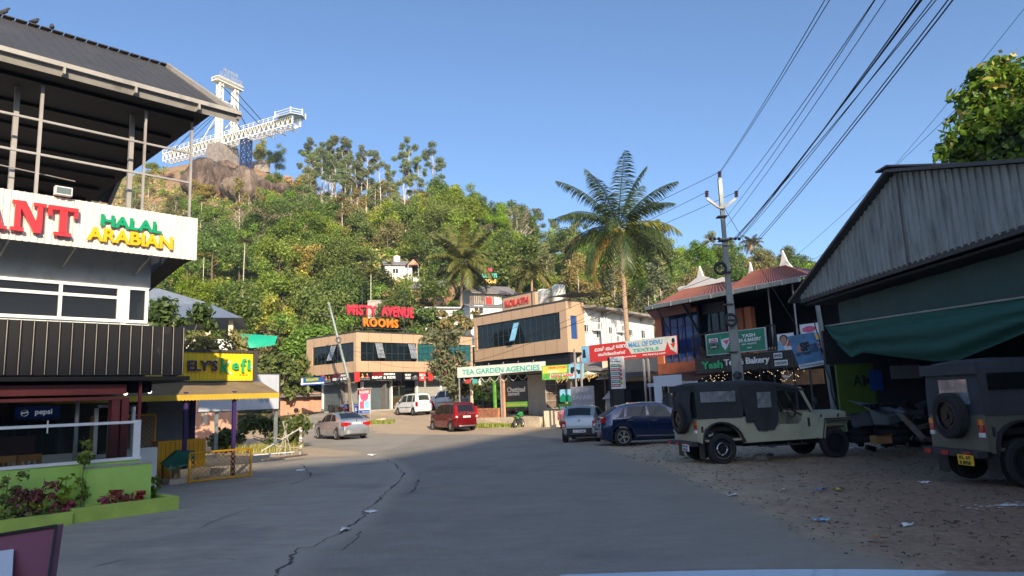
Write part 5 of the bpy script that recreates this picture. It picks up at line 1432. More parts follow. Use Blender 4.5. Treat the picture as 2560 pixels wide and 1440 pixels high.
WAGON = dict(L=3.65, W=1.62, r=.29, ax=(-1.2, 1.22), sill=.22, paint='red_paint', rim='cover', bumper=(.3,.52), bumper_mat='red_paint', tumble=.16,
    top=[(-1.82,.5),(-1.8,.95),(-1.76,1.1),(-1.6,1.55),(-1.5,1.64),(-.8,1.67),(.2,1.64),(.45,1.58),(1.05,1.1),(1.2,1.04),(1.6,.95),(1.76,.75),(1.82,.5)],
    belt=[(-1.82,.95),(0,.98),(1.2,.93),(1.82,.8)], win=[(-1.55,-1.2,-1.48,-1.22),(-1.12,-.32,-1.12,-.32),(-.24,.62,-.24,.36),(.68,.98,.42,.5)], rw=(-1.755,-1.62), ws=(.48,1.03),
    seams=[-1.1,-.28,.75], handles=[-.9,-.08], mirror=.62, tail=[(-1.86,.58,.77,.72,1.0,.2,'light_red'),(-1.84,.64,.74,1.0,1.4,.22,'light_red'),(-1.87,.6,.72,.78,.88,.02,'light_white')], plate=(.82,0,-1.85), reg='KL 68 B 4471', badge=(-1.81,1.0), diffuser=True)
WAGONW = dict(WAGON, W=1.5, paint='white_car', bumper_mat='white_car', rim='cover', diffuser=False, reg='KL 17 K 3380', tail=[(-1.85,.6,.73,.68,1.02,.16,'light_red')], strip=.62)
ZEN = dict(L=3.4, W=1.5, r=.28, ax=(-1.17, 1.1), sill=.24, paint='zen_paint', rim='cover', bumper=(.34,.56), bumper_mat='plastic_dark', tumble=.24,
    top=[(-1.7,.5),(-1.68,.9),(-1.64,1.02),(-1.38,1.34),(-1.25,1.4),(-.4,1.42),(.2,1.4),(.4,1.35),(.95,1.0),(1.1,.96),(1.5,.85),(1.65,.7),(1.7,.45)],
    belt=[(-1.7,.86),(0,.9),(1.1,.88),(1.7,.75)], win=[(-1.42,-1.1,-1.28,-1.05),(-1.02,-.3,-1.02,-.3),(-.22,.5,-.22,.3)], rw=(-1.62,-1.4), ws=(.42,.93),
    seams=[-1.0,-.26,.6], handles=[-.8,-.08], mirror=.52, tail=[(-1.735,.52,.72,.6,.86,.14,'light_red'),(-1.738,.56,.66,.63,.73,.02,'light_white')], plate=(.45,0,-1.76), reg='KL 7 AF 6667', badge=(-1.7,.86))
BALENO = dict(L=3.99, W=1.74, r=.315, ax=(-1.24, 1.28), sill=.2, paint='blue_paint', rim='alloy', bumper=(.3,.52), bumper_mat='blue_paint', tumble=.34,
    top=[(-1.99,.5),(-1.97,.9),(-1.9,1.0),(-1.62,1.17),(-1.3,1.37),(-1.0,1.43),(-.4,1.48),(.1,1.47),(.4,1.4),(1.1,1.02),(1.3,.97),(1.75,.85),(1.92,.7),(1.99,.45)],
    belt=[(-1.99,.95),(-1,.99),(0,.94),(1.2,.9),(1.99,.75)], win=[(-1.4,-1.18,-1.14,-1.1),(-1.1,-.36,-1.02,-.36),(-.26,.66,-.28,.32)], rw=(-1.86,-1.34), ws=(.44,1.08),
    seams=[-1.1,-.3,.78], handles=[-.95,-.1], mirror=.72, tail=[(-2.0,.52,.78,.82,.98,.4,'light_red')], plate=(.72,0,-2.0), reg='KL 68 C 1520', chrome_sill=True, handle_mat='chrome', glass='glass_car', rear='plastic_dark')
def heading(deg): return math.pi/2 - R(deg)     # deg: clockwise from straight away
cpos = G(845, 1101); cp = P(843, 1096, 39.5)
car('silver_sedan', 'silver four door sedan on the road seen from behind', (cp.x, 40.2, gzf(cp.x, 40.2)), heading(-37), SEDAN)
cp = P(1131, 1075, 43); car('red_hatchback', 'dark red tall hatchback parked on the sunlit sand', (cp.x, 43.3, gzf(cp.x, 43)-.0), heading(-32), WAGON)
cp = P(1030, 1035, 55.5); car('white_hatchback', 'white tall hatchback parked before the motorbike rental shutters', (cp.x, 56, gzf(cp.x, 56)), heading(-38), WAGONW)
W2_ = dict(WAGONW, W=1.6, paint='white_car', reg='KL 68 A 9057'); cp = P(1118, 1030, 57); car('white_hatchback', 'white hatchback half hidden behind the small roadside tree', (cp.x, 58.5, gzf(cp.x, 58.5)), heading(-55), W2_)
cp = P(1452, 1090, 29); car('grey_hatchback', 'old silver grey hatchback with black bumper below the safari poster', (cp.x+.25, 29.6, 0), heading(13), ZEN)
bx_ = P(1560, 1110, 25.2); hd = heading(87)
ctr = Vector((bx_.x, 25.2)) + Vector((math.cos(hd), math.sin(hd)))*1.24 + Vector((-math.sin(hd), math.cos(hd)))*.87
car('blue_hatchback', 'dark metallic blue hatchback parked behind the cream off-roader', (ctr.x, ctr.y, 0), hd, BALENO)

# ---------------------------------------------------------------- jeeps
def jeep(name, label, loc, rz, paint, canvas, flap=True, rims='steel', reg='KL 69 B 8958', plate_mat='plate_yellow', spare_cover=False, spare_side=0):
    t = thing(name, label, 'off-roader', loc, rz); r = .37; wb = 3.05; xr, xf = -1.0, 1.8; W = 1.42; h2 = W/2; zb = .62; zt = 1.12
    # side tubs with round rear arch and low door opening
    def arc(c, ra, a0, a1, n): return [(c+ra*math.cos(a0+(a1-a0)*i/n), r+.06+ra*math.sin(a0+(a1-a0)*i/n)) for i in range(n+1)]
    side = [(-1.78, .55), (-1.78, zt), (.18, zt)] + [(.24, .98), (.34, .9), (.95, .88), (1.02, .95), (1.06, 1.16), (1.42, 1.14), (1.42, .6), (1.3, .5), (-.42, .48)] + [(p[0], max(.5, p[1])) for p in arc(xr, .56, 0, math.pi, 12)]
    mb = MB(); mb.prism(side, h2-.03, h2); mb.prism(side, -h2, -h2+.03)
    mb.box(-1.78, 1.4, -h2+.03, h2-.03, .55, .6); mb.box(-1.8, -1.74, -h2, h2, .56, zt+.001)
    mb.box(1.38, 1.42, -h2+.031, h2-.031, .6, 1.15)
    mb.build('body', paint, t)
    mb = MB(); hy = .52
    sec_ = [(-hy, .78), (-hy, 1.08), (-hy+.1, 1.15), (0, 1.18), (hy-.1, 1.15), (hy, 1.08), (hy, .78)]
    mb.prism(sec_, 1.425, 2.3, 'x'); mb.build('hood', paint, t)
    mb = MB(); mb.box(2.3, 2.34, -.52, .52, .6, 1.13); gr = mb.build('grille', paint, t)
    mb = MB()
    for i in range(7): y = -.24+i*.08; mb.box(2.341, 2.35, y-.02, y+.02, .72, 1.02)
    mb.build('slots', 'black', gr)
    for s_ in (-1, 1):
        mb = MB(); mb.prism([(1.36,.5),(1.46,.98),(1.52,1.0),(2.34,.99),(2.46,.9),(2.46,.86),(2.3,.94),(1.58,.94),(1.5,.5)], s_*.53, s_*.80); mb.build('fender', paint, t)
        mb = MB(); mb.bar((1.43,s_*.81,.5),(1.54,s_*.81,.985),.02,.03); mb.bar((1.54,s_*.81,.975),(2.34,s_*.81,.975),.02,.03); n_ = 12
        pa = [(xr+.58*math.cos(math.pi*i/n_), r+.06+.58*math.sin(math.pi*i/n_)) for i in range(n_+1)]
        for p, q in zip(pa[:-1], pa[1:]): mb.bar((p[0], s_*(h2+.05), max(.5,p[1])), (q[0], s_*(h2+.05), max(.5,q[1])), .1, .025)
        mb.build('arch_lip', 'plastic_dark', t)
        mb = MB(); mb.tube([(2.35, s_*.4, .88), (2.38, s_*.4, .88)], .1, 16); mb.build('headlight', 'light_white', t)
        mb = MB(); mb.box(-1.83, -1.77, s_*.62-.055, s_*.62+.055, .78, 1.04); tl = mb.build('tail_light', 'light_red', t)
        mb = MB(); mb.box(-1.836, -1.766, s_*.62-.056, s_*.62+.056, .96, 1.045); mb.build('indicator', 'light_orange', tl)
        mb = MB(); mb.box(-1.836, -1.766, s_*.62-.056, s_*.62+.056, .77, .84); mb.build('reverse_light', 'light_white', tl)
        mb = MB(); mb.box(-1.62, -1.5, s_*(h2+.005)-.004, s_*(h2+.005)+.004, .78, .93); mb.tube([(-1.56, s_*(h2+.008), .86), (-1.56, s_*(h2+.02), .86)], .035, 10); mb.build('fuel_cap', 'plastic_dark', t)
        mb = MB(); mb.box(-1.5, -1.3, s_*.6-.13, s_*.6+.13, .12, .5) if False else mb.prism([(-1.58,.14),(-1.6,.52),(-1.57,.52),(-1.55,.14)], s_*.62-.14, s_*.62+.14); mb.build('mud_flap', 'plastic_dark', t)
        mb = MB(); mb.box(.0, 1.1, s_*(h2-.02)-.06, s_*(h2-.02)+.08, .37, .4); mb.bar((.1, s_*(h2-.05), .4), (.1, s_*(h2-.05), .56), .025); mb.bar((1.0, s_*(h2-.05), .4), (1.0, s_*(h2-.05), .56), .025); mb.build('step', 'steel_dark', t)
        wheel(t, xr, s_*(h2-.06), r, .2, rims, s_); wheel(t, xf, s_*(h2-.02), r, .2, 'black', s_)
        mb = MB(); mb.bar((1.28, s_*(h2-.04), 1.14), (1.05, s_*(h2-.04), 1.75), .05); mb.bar((1.3,s_*(h2+.06),1.3),(1.22,s_*(h2+.16),1.42),.02); mb.ball((1.25,s_*(h2+.2),1.42),.03,.09,.1,10,7); mb.build('mirror', 'plastic_dark', t)
        mb = MB(); mb.box(1.05+.1, 1.2, s_*(h2+.004)-.004, s_*(h2+.004)+.004, .8, 1.02); mb.build('vent', 'plastic_dark', t)
        mb = MB(); mb.bar((1.62,s_*.535,1.0),(1.62,s_*.545,1.08),.03); mb.bar((2.1,s_*.535,1.0),(2.1,s_*.545,1.08),.03); mb.build('bonnet_catch', 'plastic_dark', t)
    mb = MB(); mb.bar((1.3, -h2+.03, 1.14), (1.05, -h2+.03, 1.76), .06); mb.bar((1.3, h2-.03, 1.14), (1.05, h2-.03, 1.76), .06); mb.bar((1.05, -h2, 1.76), (1.05, h2, 1.76), .06); mb.bar((1.3, -h2, 1.16), (1.3, h2, 1.16), .06); mb.bar((1.17,0,1.45),(1.07,0,1.75),.03); wf = mb.build('windscreen_frame', paint, t)
    mb = MB(); mb.add([(1.29,-h2+.06,1.18),(1.29,h2-.06,1.18),(1.06,h2-.06,1.74),(1.06,-h2+.06,1.74)],[(0,1,2,3)]); mb.build('windscreen', 'glass_clear', wf)
    # canvas top: rounded box lofted from tail to windscreen
    prof_ = [(-1.8, 1.93), (-1.7, 1.97), (-1.0, 2.0), (.1, 2.0), (.5, 1.96), (1.14, 1.82)]
    def csec(x, zt_, low):
        hh = h2+.015; return [(-hh-.0, low), (-hh+.02, (low+zt_)/2), (-hh+.05, zt_-.2), (-hh+.1, zt_-.07), (-hh+.2, zt_-.01), (0, zt_+.02), (hh-.2, zt_-.01), (hh-.1, zt_-.07), (hh-.05, zt_-.2), (hh-.02, (low+zt_)/2), (hh, low)]
    mb = MB(); xs_ = np.linspace(-1.8, 1.14, 26); vs = []
    rnd = random.Random(len(label))
    for x in xs_:
        zt_ = interp(x, prof_); low = 1.1 if x < -.35 else zt_-.13
        for (y, z) in csec(x, zt_, low): vs.append((x, y + (rnd.uniform(-.008,.008) if z < 1.7 else 0), z + rnd.uniform(-.004,.004)))
    mb.sheet(vs, 11)
    back = csec(-1.8, 1.93, 1.1); mb.add([(-1.8, y, z) for y, z in back], [tuple(range(10,-1,-1))])
    top_ = mb.build('canvas_top', canvas, t, smooth=True, sharp=50)
    for s_ in (-1, 1):
        mb = MB(); mb.box(-1.55, -.55, s_*(h2+.02)-.008, s_*(h2+.02)+.008, 1.5, 1.76); mb.build('side_window', 'clear_plastic' if s_ < 0 and flap else 'glass_window', top_)
        mb = MB(); vs = []; rnd = random.Random(4)
        if flap:      # hanging door curtain behind the driver's door, loose at the bottom
            for j in range(9):
                for i in range(9):
                    u = i/8; v = j/8; x = -.42+.92*u - .12*v*u; lo_ = 1.02 - (.26 if .3 < u < .95 else .05) ; z = 1.86+(lo_-1.86)*v
                    vs.append((x+.1*v, s_*(h2+.03+.03*math.sin(u*14)*v+.02*rnd.random()), z))
            mb.sheet(vs, 9); mb.build('door_curtain', canvas, top_, smooth=True)
            mb = MB(); mb.box(.0, .34, s_*(h2+.075)-.003, s_*(h2+.075)+.003, 1.32, 1.7); mb.build('curtain_window', 'clear_plastic', top_)
        else: 
            mb = MB(); mb.box(-.3, .9, s_*(h2+.01)-.01, s_*(h2+.01)+.01, 1.1, 1.85); mb.build('door_curtain', canvas, top_)
            mb = MB(); mb.box(.1, .8, s_*(h2+.03)-.006, s_*(h2+.03)+.006, 1.4, 1.72); mb.build('curtain_window', 'glass_window', top_)
    mb = MB(); mb.box(-1.86,-1.81,-h2-.02,h2+.02,1.76,1.94); mb.build('rear_flap', canvas, top_, smooth=False)
    mb = MB(); mb.box(-1.825,-1.805,-.42,.3,1.28,1.68); mb.build('rear_window', 'clear_plastic' if not flap else 'glass_window', top_)
    if flap:
        mb = MB(); vs = []
        for j in range(6):
            for i in range(6): u = i/5; v = j/5; vs.append((-1.9-.05*math.sin(v*3)-.02*math.sin(i*2), -.7+.9*u, 1.8-.72*v-.1*math.sin(u*3.1)*v))
        mb.sheet(vs, 6); mb.build('loose_flap', canvas, top_, smooth=True)
    # spare wheel
    sp = wheel(t, -1.95, spare_side, r, .19, 'black', -1, 'spare_wheel'); sp.location = (-1.93, spare_side, 1.1); sp.rotation_euler = (0, 0, -math.pi/2)
    mb = MB(); mb.box(-2.0, -1.82, -h2+.02, h2-.02, .46, .56); bp = mb.build('rear_bumper', 'steel_dark', t)
    mb = MB()
    for y in (-.45, .1, .55): mb.box(-2.02, -2.0, y-.09, y+.09, .47, .54)
    mb.build('reflectors', 'light_red', bp)
    mb = MB(); yp = -.42; mb.box(-2.03, -2.01, yp-.18, yp+.18, .34, .5); pl = mb.build('number_plate', plate_mat, t)
    for k_, s__ in enumerate((reg[:5], reg[6:])):
        tx = text(s__.strip(), .1, pl, 'ink', depth=.004, width=.26, height=.055, bold=.002, name='letters'); tx.rotation_euler = (0,0,-math.pi/2); tx.location = (-2.034, yp, .46-.08*k_)
    mb = MB(); mb.box(-1.7, 2.3, -.42, -.34, .42, .52); mb.box(-1.7, 2.3, .34, .42, .42, .52); mb.cyl((xr,-.6,r),(xr,.6,r),.05); mb.cyl((xf,-.6,r),(xf,.6,r),.05); mb.ball((xr,0,r),.14); mb.box(-.2,.9,-.25,.25,.36,.5); mb.build('chassis', 'black', t)
    mb = MB()
    for y in (-.38,.38): mb.box(.3,.75,y-.24,y+.24,.7,.86); mb.prism([(.22,.8),(.36,.8),(.26,1.5),(.14,1.5)], y-.22, y+.22)
    mb.box(-1.6,-.4,-.66,-.3,.8,.9); mb.box(-1.6,-.4,.3,.66,.8,.9); mb.build('seats', 'black', t)
    mb = MB(); mb.ring((.98,-.36,1.22), .19, .014, 'x', 20, 6); mb.bar((.98,-.36,1.22),(1.25,-.36,1.05),.03); mb.build('steering_wheel', 'black', t)
    jx = lambda x: float(np.interp(x, [-3,-1.78,-1.42,.2,1.3,4], [-2.8,-1.58,-1.42,.2,1.55,4.25]))
    def walk(o):
        for c in o.children:
            if c.type == 'EMPTY': c.location.x = jx(c.location.x); continue
            if c.rotation_euler.z != 0: c.location.x = jx(c.location.x)
            else:
                for v in c.data.vertices: v.co.x = jx(v.co.x)
            walk(c)
    walk(t)
    return t
j1r = P(1806, 1152, 17.6); j1f = P(2080, 1133, 18.15)
dirv = Vector((j1f.x-j1r.x, j1f.y-j1r.y)); a1 = math.atan2(dirv.y, dirv.x); dn = dirv.normalized(); nl_ = Vector((-dn.y, dn.x))
mid = Vector((j1r.x, j1r.y)) + dn*1.0 + nl_*.66
jeep('off_roader', 'pale cream open off-roader with black canvas top parked side on at the dirt lot', (mid.x, mid.y, .0), a1, 'cream_paint', 'canvas', reg='KL 44 7816', plate_mat='plate_white')
j2 = Vector((7.66, 12.5)); a2 = R(4)
jeep('off_roader', 'khaki off-roader with grey canvas and rear spare wheel parked under the shed', (j2.x+1.6*math.cos(a2), j2.y+1.6*math.sin(a2), .015), a2, 'khaki_shaded_paint', 'canvas_grey', flap=False, rims='black', reg='KL 69 B 8958', spare_side=-.05).scale = (1, 1, 1.06)

# ---------------------------------------------------------------- two wheelers
def bike(label, loc, rz, paint='black', scooter=False, group=None, name='motorcycle'):
    t = thing(name, label, 'motorbike' if not scooter else 'scooter', loc, rz, group); r = .29 if not scooter else .23; wb = .64
    for x in (-wb, wb):
        wt = bpy.data.objects.new('wheel', None); COL.objects.link(wt); wt.parent = t; wt.location = (x, 0, r)
        mb = MB(); mb.ring((0,0,0), r-.05, .05, 'y', 24, 8); mb.build('tyre', 'rubber', wt, smooth=True)
        mb = MB(); mb.ring((0,0,0), r-.1, .018, 'y', 20, 6)
        for i in range(5): a = i*1.2566; mb.bar((0,0,0),(math.cos(a)*(r-.1),0,math.sin(a)*(r-.1)),.02)
        mb.tube([(0,-.05,0),(0,.05,0)],.05,10); mb.build('rim', 'alloy', wt)
    if scooter:
        mb = MB(); mb.prism([(-.78,.45),(-.7,.75),(-.2,.74),(-.12,.4),(.2,.28),(.36,.3),(.42,.9),(.5,.92),(.56,.45),(.45,.2),(-.1,.2),(-.5,.24)], -.13, .13); mb.prism([(.38,.5),(.4,.95),(.5,1.0),(.56,.6)], -.2, .2); mb.build('body', paint, t)
        mb = MB(); mb.prism([(-.78,.76),(-.7,.83),(-.1,.82),(-.08,.76)], -.13, .13); mb.build('seat', 'plastic_dark', t)
    else:
        mb = MB(); mb.ball((.12,0,.82), .26,.14,.13, 12, 8); mb.prism([(-.7,.74),(-.6,.8),(-.25,.72),(-.1,.6),(-.5,.58)], -.1,.1); mb.prism([(.3,.75),(.4,1.0),(.52,.98),(.62,.8),(.5,.68)], -.12,.12); mb.build('body', paint, t, smooth=True)
        mb = MB(); mb.prism([(-.62,.8),(-.58,.88),(-.1,.84),(-.05,.78)], -.11,.11); mb.build('seat', 'plastic_dark', t)
        mb = MB(); mb.box(-.2,.25,-.13,.13,.28,.62); mb.tube([(.2,.12,.35),(-.1,.14,.28),(-.6,.16,.34)], [.025,.03,.045], 8); mb.bar((.3,0,.7),(-.1,0,.3),.05); mb.bar((-.3,0,.72),(-wb,0,r),.05); mb.build('engine', 'steel_dark', t)
    mb = MB(); mb.bar((.45,-.07,.9),(wb,-.07,r),.035); mb.bar((.45,.07,.9),(wb,.07,r),.035); mb.build('fork', 'steel_grey', t)
    mb = MB(); mb.tube([(.32,-.36,1.0),(.42,-.16,1.04),(.42,.16,1.04),(.32,.36,1.0)], .015, 6)
    for s_ in (-1,1): mb.bar((.38,s_*.25,1.02),(.44,s_*.3,1.2),.012); mb.ball((.44,s_*.32,1.22),.02,.06,.04,8,6)
    mb.build('handlebar', 'plastic_dark', t)
    mb = MB(); mb.ball((.56,0,.86),.05,.08,.08,10,7); mb.build('headlight', 'light_white', t, smooth=True)
    mb = MB(); mb.box(-.8,-.76,-.05,.05,.66,.72); mb.build('tail_light', 'light_red', t)
    return t
mbk = [(832,1037,'black',True,2.2,'leftmost parked two wheeler, a black scooter by the dark shutter'),(846,1037,'plastic_dark',False,2.3,'black motorcycle next to the leftmost scooter'),(862,1037,'scooter_blue',False,2.0,'blue and black motorcycle left of the leaning pole'),(874,1034,'plastic_dark',True,2.1,'dark scooter close behind the leaning pole'),(890,1034,'scooter_blue',True,1.9,'blue scooter between the leaning pole and the rooms banner')]
for px, py, pt, sc_, a_, lab in mbk:
    q = P(px, py, 56.6); bike(lab, (q.x, q.y, gzf(q.x, q.y)), a_, pt, sc_, 'two wheelers parked before the rental shop', 'scooter' if sc_ else 'motorcycle')
# green motorcycle at the end of the low compound wall
q = P(1297, 1060, 44.5); bike('green and black sport motorcycle parked at the low stained wall', (q.x, 44.5, 0), 1.2, 'bike_green', False)
q = P(1404, 1048, 42); bike('red motorcycle with white windshield beside the safari poster', (q.x, 42, 0), -1.7, 'bike_red', True, name='scooter')
# ---------------------------------------------------------------- shops in the middle
def facade(parent, fr_, x0, x1, z0, z1, wins, m_='acp_tan', th=.18, joint=1.15, cap=True, inner='dark_interior', gl='glass_facade', rec=.12, mull=.62, curt=None, capm='parapet_dark', off=0):
    """clad front with ribbon windows: wins = [(xa, xb, za, zb, glass)]; local y=off is the face"""
    wins = sorted(wins); mb = MB(); za = min([w[2] for w in wins] or [z1]); zb = max([w[3] for w in wins] or [z1])
    y0, y1 = off, off+th
    if wins:
        mb.box(x0, x1, y0, y1, z0, za); mb.box(x0, x1, y0, y1, zb, z1); k = x0
        for w in wins:
            mb.box(k, w[0], y0, y1, za, zb); k = w[1]
        mb.box(k, x1, y0, y1, za, zb)
    else: mb.box(x0, x1, y0, y1, z0, z1)
    wl = mb.build('cladding', m_, parent)
    mb = MB(); k = x0+joint
    while k < x1-.3:
        if wins: mb.box(k-.012, k+.012, y0-.004, y0, z0, za); mb.box(k-.012, k+.012, y0-.004, y0, zb, z1)
        else: mb.box(k-.012, k+.012, y0-.004, y0, z0, z1)
        k += joint
    if mb.v: mb.build('panel_joints', 'acp_joint', wl)
    for w in wins:
        g = w[4] if len(w) > 4 else gl
        mb = MB(); mb.box(w[0], w[1], y0+rec, y0+rec+.01, za, zb); wo = mb.build('window', g, parent)
        mb = MB(); n_ = max(1, int(round((w[1]-w[0])/mull)))
        for i in range(n_+1): x = w[0]+(w[1]-w[0])*i/n_; mb.box(x-.02, x+.02, y0+rec-.03, y0+rec-.002, za, zb)
        if zb-za > 1.2: zz = za+(zb-za)*.42; mb.box(w[0]+.021, w[1]-.021, y0+rec-.022, y0+rec-.003, zz-.015, zz+.015)
        mb.build('mullions', 'steel_dark', wo)
        if curt:
            rr = random.Random(len(wins)*7+int(w[0]*3)); k = w[0]
            mb = MB()
            while k < w[1]:
                ww = rr.uniform(.4, 1.1); mb.use(rr.choice(curt))
                e = min(w[1], k+ww); pts = []
                for z in (za-.1, zb+.1): pts += [(k+(e-k)*i/10, y0+rec+.25+.03*math.sin(i*2.1), z) for i in range(11)]
                if rr.random() < .8: mb.sheet(pts, 11)
                k += ww+.02
            mb.build('curtains', None, wo)
    if cap:
        mb = MB(); mb.box(x0-.03, x1+.03, y0-.05, y1+.1, z1, z1+.1); mb.build('coping', capm, parent)
    return wl
# --- the rental building
mL = P(766, 900, 62.8); mC = P(891, 900, 58); mR = P(1182, 900, 66.6)
MA = Frame((mL.x, mL.y), (mC.x, mC.y)); MBf = Frame((mC.x, mC.y), (mR.x, mR.y)); FZ = 1.42; SZ = 4.55; TZ = 7.85
mo = thing('rental_building', 'two storey tan clad building with ribbon windows and shutters below, on the left of the square', 'building', (0,0,0), 0)
def sub(fr_, name='front'):
    e = bpy.data.objects.new(name, None); COL.objects.link(e); e.location = fr_.o; e.rotation_euler = (0,0,fr_.rz); return e
def mfacade(fr_, name, label, cat='building', **k):
    return thing(name, label, cat, fr_.o, fr_.rz)
bpy.data.objects.remove(mo)
ma = mfacade(MA, 'rental_building', 'left wing of the two storey tan clad building with ribbon windows, beside the hill')
mb_ = mfacade(MBf, 'rental_building', 'main wing of the two storey tan clad building with motorbike rental shops below')
xa, _ = MA.at(781, 890); xb, _ = MA.at(884, 880)
facade(ma, MA, 0, MA.len, SZ, TZ, [(xa, xb, 5.45, 7.05)], curt=['curtain_red', 'curtain_white', 'dark_interior', 'curtain_red'])
xa, _ = MBf.at(902, 880); xb, _ = MBf.at(1041, 880); xc, _ = MBf.at(1044, 880)
facade(mb_, MBf, .0, MBf.len, SZ, TZ, [(xa, xb, 5.45, 7.05), (xc, MBf.len-.2, 5.45, 7.05, 'glass_teal')], curt=['curtain_red', 'curtain_white', 'curtain_red', 'curtain_red'])
for fr_, par in ((MA, ma), (MBf, mb_)):
    mb = MB(); mb.box(0 if par is mb_ else .2, fr_.len, .2, 6, SZ+.02, SZ+.1); mb.box(0 if par is mb_ else .2, fr_.len, .2, 6, TZ-.3, TZ-.2); mb.box(.3, fr_.len-.1, 2.0, 2.1, SZ, TZ-.3)
    if par is ma: mb.box(.0, .18, .19, 6, SZ, TZ-.001)
    mb.build('slab', 'acp_cream', par)
    mb = MB(); mb.box(.1 if par is mb_ else 1.6, fr_.len, .6, 8, -.2, FZ); mb.build('plinth', 'concrete', par)
    mb = MB(); mb.box(.2 if par is mb_ else 2, fr_.len, 3.0, 3.1, FZ, SZ); mb.build('inner_wall', 'inner_wall', par)
# open casement windows
for fr_, par, px, py in ((MA, ma, 832, 880), (MBf, mb_, 948, 870), (MBf, mb_, 1030, 880)):
    x_, z_ = fr_.at(px, py); mb = MB(); mb.add([(x_-.32,.1,7.0),(x_+.32,.1,7.0),(x_+.32,-.38,5.7),(x_-.32,-.38,5.7)],[(0,1,2,3)]); cw = mb.build('open_casement', 'clear_plastic', par)
    mb = MB(); mb.bar((x_-.32,.09,7.0),(x_-.32,-.39,5.7),.03); mb.bar((x_+.32,.09,7.0),(x_+.32,-.39,5.7),.03); mb.build('casement_frame', 'steel_grey', cw)
def shutter(parent, x0, x1, y, z0, z1, m_):
    mb = MB(); n_ = int((z1-z0)/.1); vs = []
    for i in range(n_+1): vs += [(x0, y-.012*(i%2), z0+(z1-z0)*i/n_), (x1, y-.012*(i%2), z0+(z1-z0)*i/n_)]
    mb.sheet(vs, 2); return mb.build('roller_shutter', m_, parent)
cols = []
for fr_, par, lst in ((MA, ma, [(809,850,'shutter'),(855,893,'shutter_pale')]), (MBf, mb_, [(908,972,'shutter'),(980,1037,None),(1044,1098,'shutter_pale'),(1103,1160,'shutter_pale')])):
    for a_, b2, m_ in lst:
        x0_, _ = fr_.at(a_, 980, .9); x1_, _ = fr_.at(b2, 980, .9)
        if m_: shutter(par, x0_, x1_, .95, FZ, SZ, m_)
        else:
            mb = MB(); mb.box(x0_, x1_, .95, .96, FZ, SZ); mb.build('shop_window', 'glass_clear', par)
            mb = MB(); mb.box(x0_, x1_, 2.4, 2.5, FZ, SZ); mb.build('beige_partition', 'curtain_beige', par)
            rr = random.Random(3); mb = MB()
            for i in range(14): mb.use(rr.choice(['black', 'light_red', 'steel_dark'])).ball((x0_+.5+rr.random()*(x1_-x0_-.9), 2.3, FZ+rr.choice([1.7,2.1,2.4])), .12, .1, .13, 8, 6)
            mb.build('helmets', None, par)
            mb = MB(); mb.box(x0_+.1, x0_+1.2, 1.2, 1.6, FZ, FZ+.9); mb.build('desk', 'wood_orange', par)
        mb = MB(); mb.box(x0_-.16, x0_-.01, .8, 1.1, FZ, SZ); mb.build('column', 'white_paint', par)
mb = MB(); x0_, _ = MBf.at(900, 1030, .3); x1_, _ = MBf.at(1105, 1030, .3); mb.box(x0_, x0_+3.6, -.3, .8, FZ-.45, FZ-.18); mb.box(x0_+.2, x0_+3.4, .1, .8, FZ-.18, FZ-.02); mb.build('steps', 'concrete', mb_)
def banner(fr_, p0, p1, off, m_, name, label, ztop=None, zbot=None, th=.05, cat='sign', frame=None):
    """board between two picture corners (top-left, bottom-right) on the plane off of a facade"""
    (xa, za), (xb, zb) = fr_.at(*p0, off), fr_.at(*p1, off)
    za = ztop or za; zb = zbot or zb
    t = thing(name, label, cat, fr_.w((xa+xb)/2, off, zb), fr_.rz); w, h = xb-xa, za-zb
    mb = MB(); mb.box(-w/2, w/2, 0, th, 0, h); mb.build('board', m_, t)
    if frame:
        mb = MB()
        for q in ((-w/2-.03,-w/2,-.03,h+.03),(w/2,w/2+.03,-.03,h+.03),(-w/2,w/2,-.03,0),(-w/2,w/2,h,h+.03)): mb.box(q[0],q[1],-.01,th+.01,q[2],q[3])
        mb.build('frame', frame, t)
    return t, w, h
def patch(t, x0, x1, z0, z1, m_, y=-.004, name='print', d=.003):
    mb = MB(); mb.box(x0, x1, y-d, y, z0, z1); return mb.build(name, m_, t)
def moto(fr_, p0, p1, lab):
    t, w, h = banner(fr_, p0, p1, -.12, 'black_sign', 'shop_banner', lab, 4.52, 3.75)
    patch(t, -w/2, -w/2+.5, 0, h, 'poster_red')
    mb = MB(); rr = random.Random(1)
    for i in range(2):
        cx = -w/2+.75+i*.45
        for dx in (-.13, .13): mb.use('letter_grey').ring((cx+dx, -.012, .24), .1, .02, 'y', 14, 5, sq=.2)
        mb.use('poster_red' if i else 'letter_gold').prism([(cx-.15,.3),(cx-.05,.46),(cx+.1,.5),(cx+.15,.32)], -.014, -.006); mb.use('letter_gold').ball((cx,-.01,.58), .06,.006,.07, 8, 6)
    mb.build('riders_print', None, t)
    x = .5 if w > 3 else .3; s = min(1.0, (w-1.6)/3.0)
    patch(t, x-1.1*s, x-.1*s, h*.63, h*.93, 'light_red', -.006)
    text('MOTO', .3, t, 'letter_white' if False else 'black', x=x-.6*s, y=-.012, z=h*.78, depth=.006, bold=.012, width=.85*s, height=h*.2, shear=.2, name='letters')
    text('RIDERS', .3, t, 'letter_white', x=x+.55*s, y=-.012, z=h*.78, depth=.006, bold=.012, width=1.15*s, height=h*.22, shear=.2, name='letters')
    text('RENT & RIDE', .3, t, 'letter_white', x=x, y=-.012, z=h*.42, depth=.006, bold=.012, width=2.3*s, height=h*.28, name='letters')
    text('TWO WHEELER RENT SERVICE', .1, t, 'letter_grey', x=x, y=-.01, z=h*.12, depth=.004, width=1.5*s, height=h*.08, name='letters')
    return t
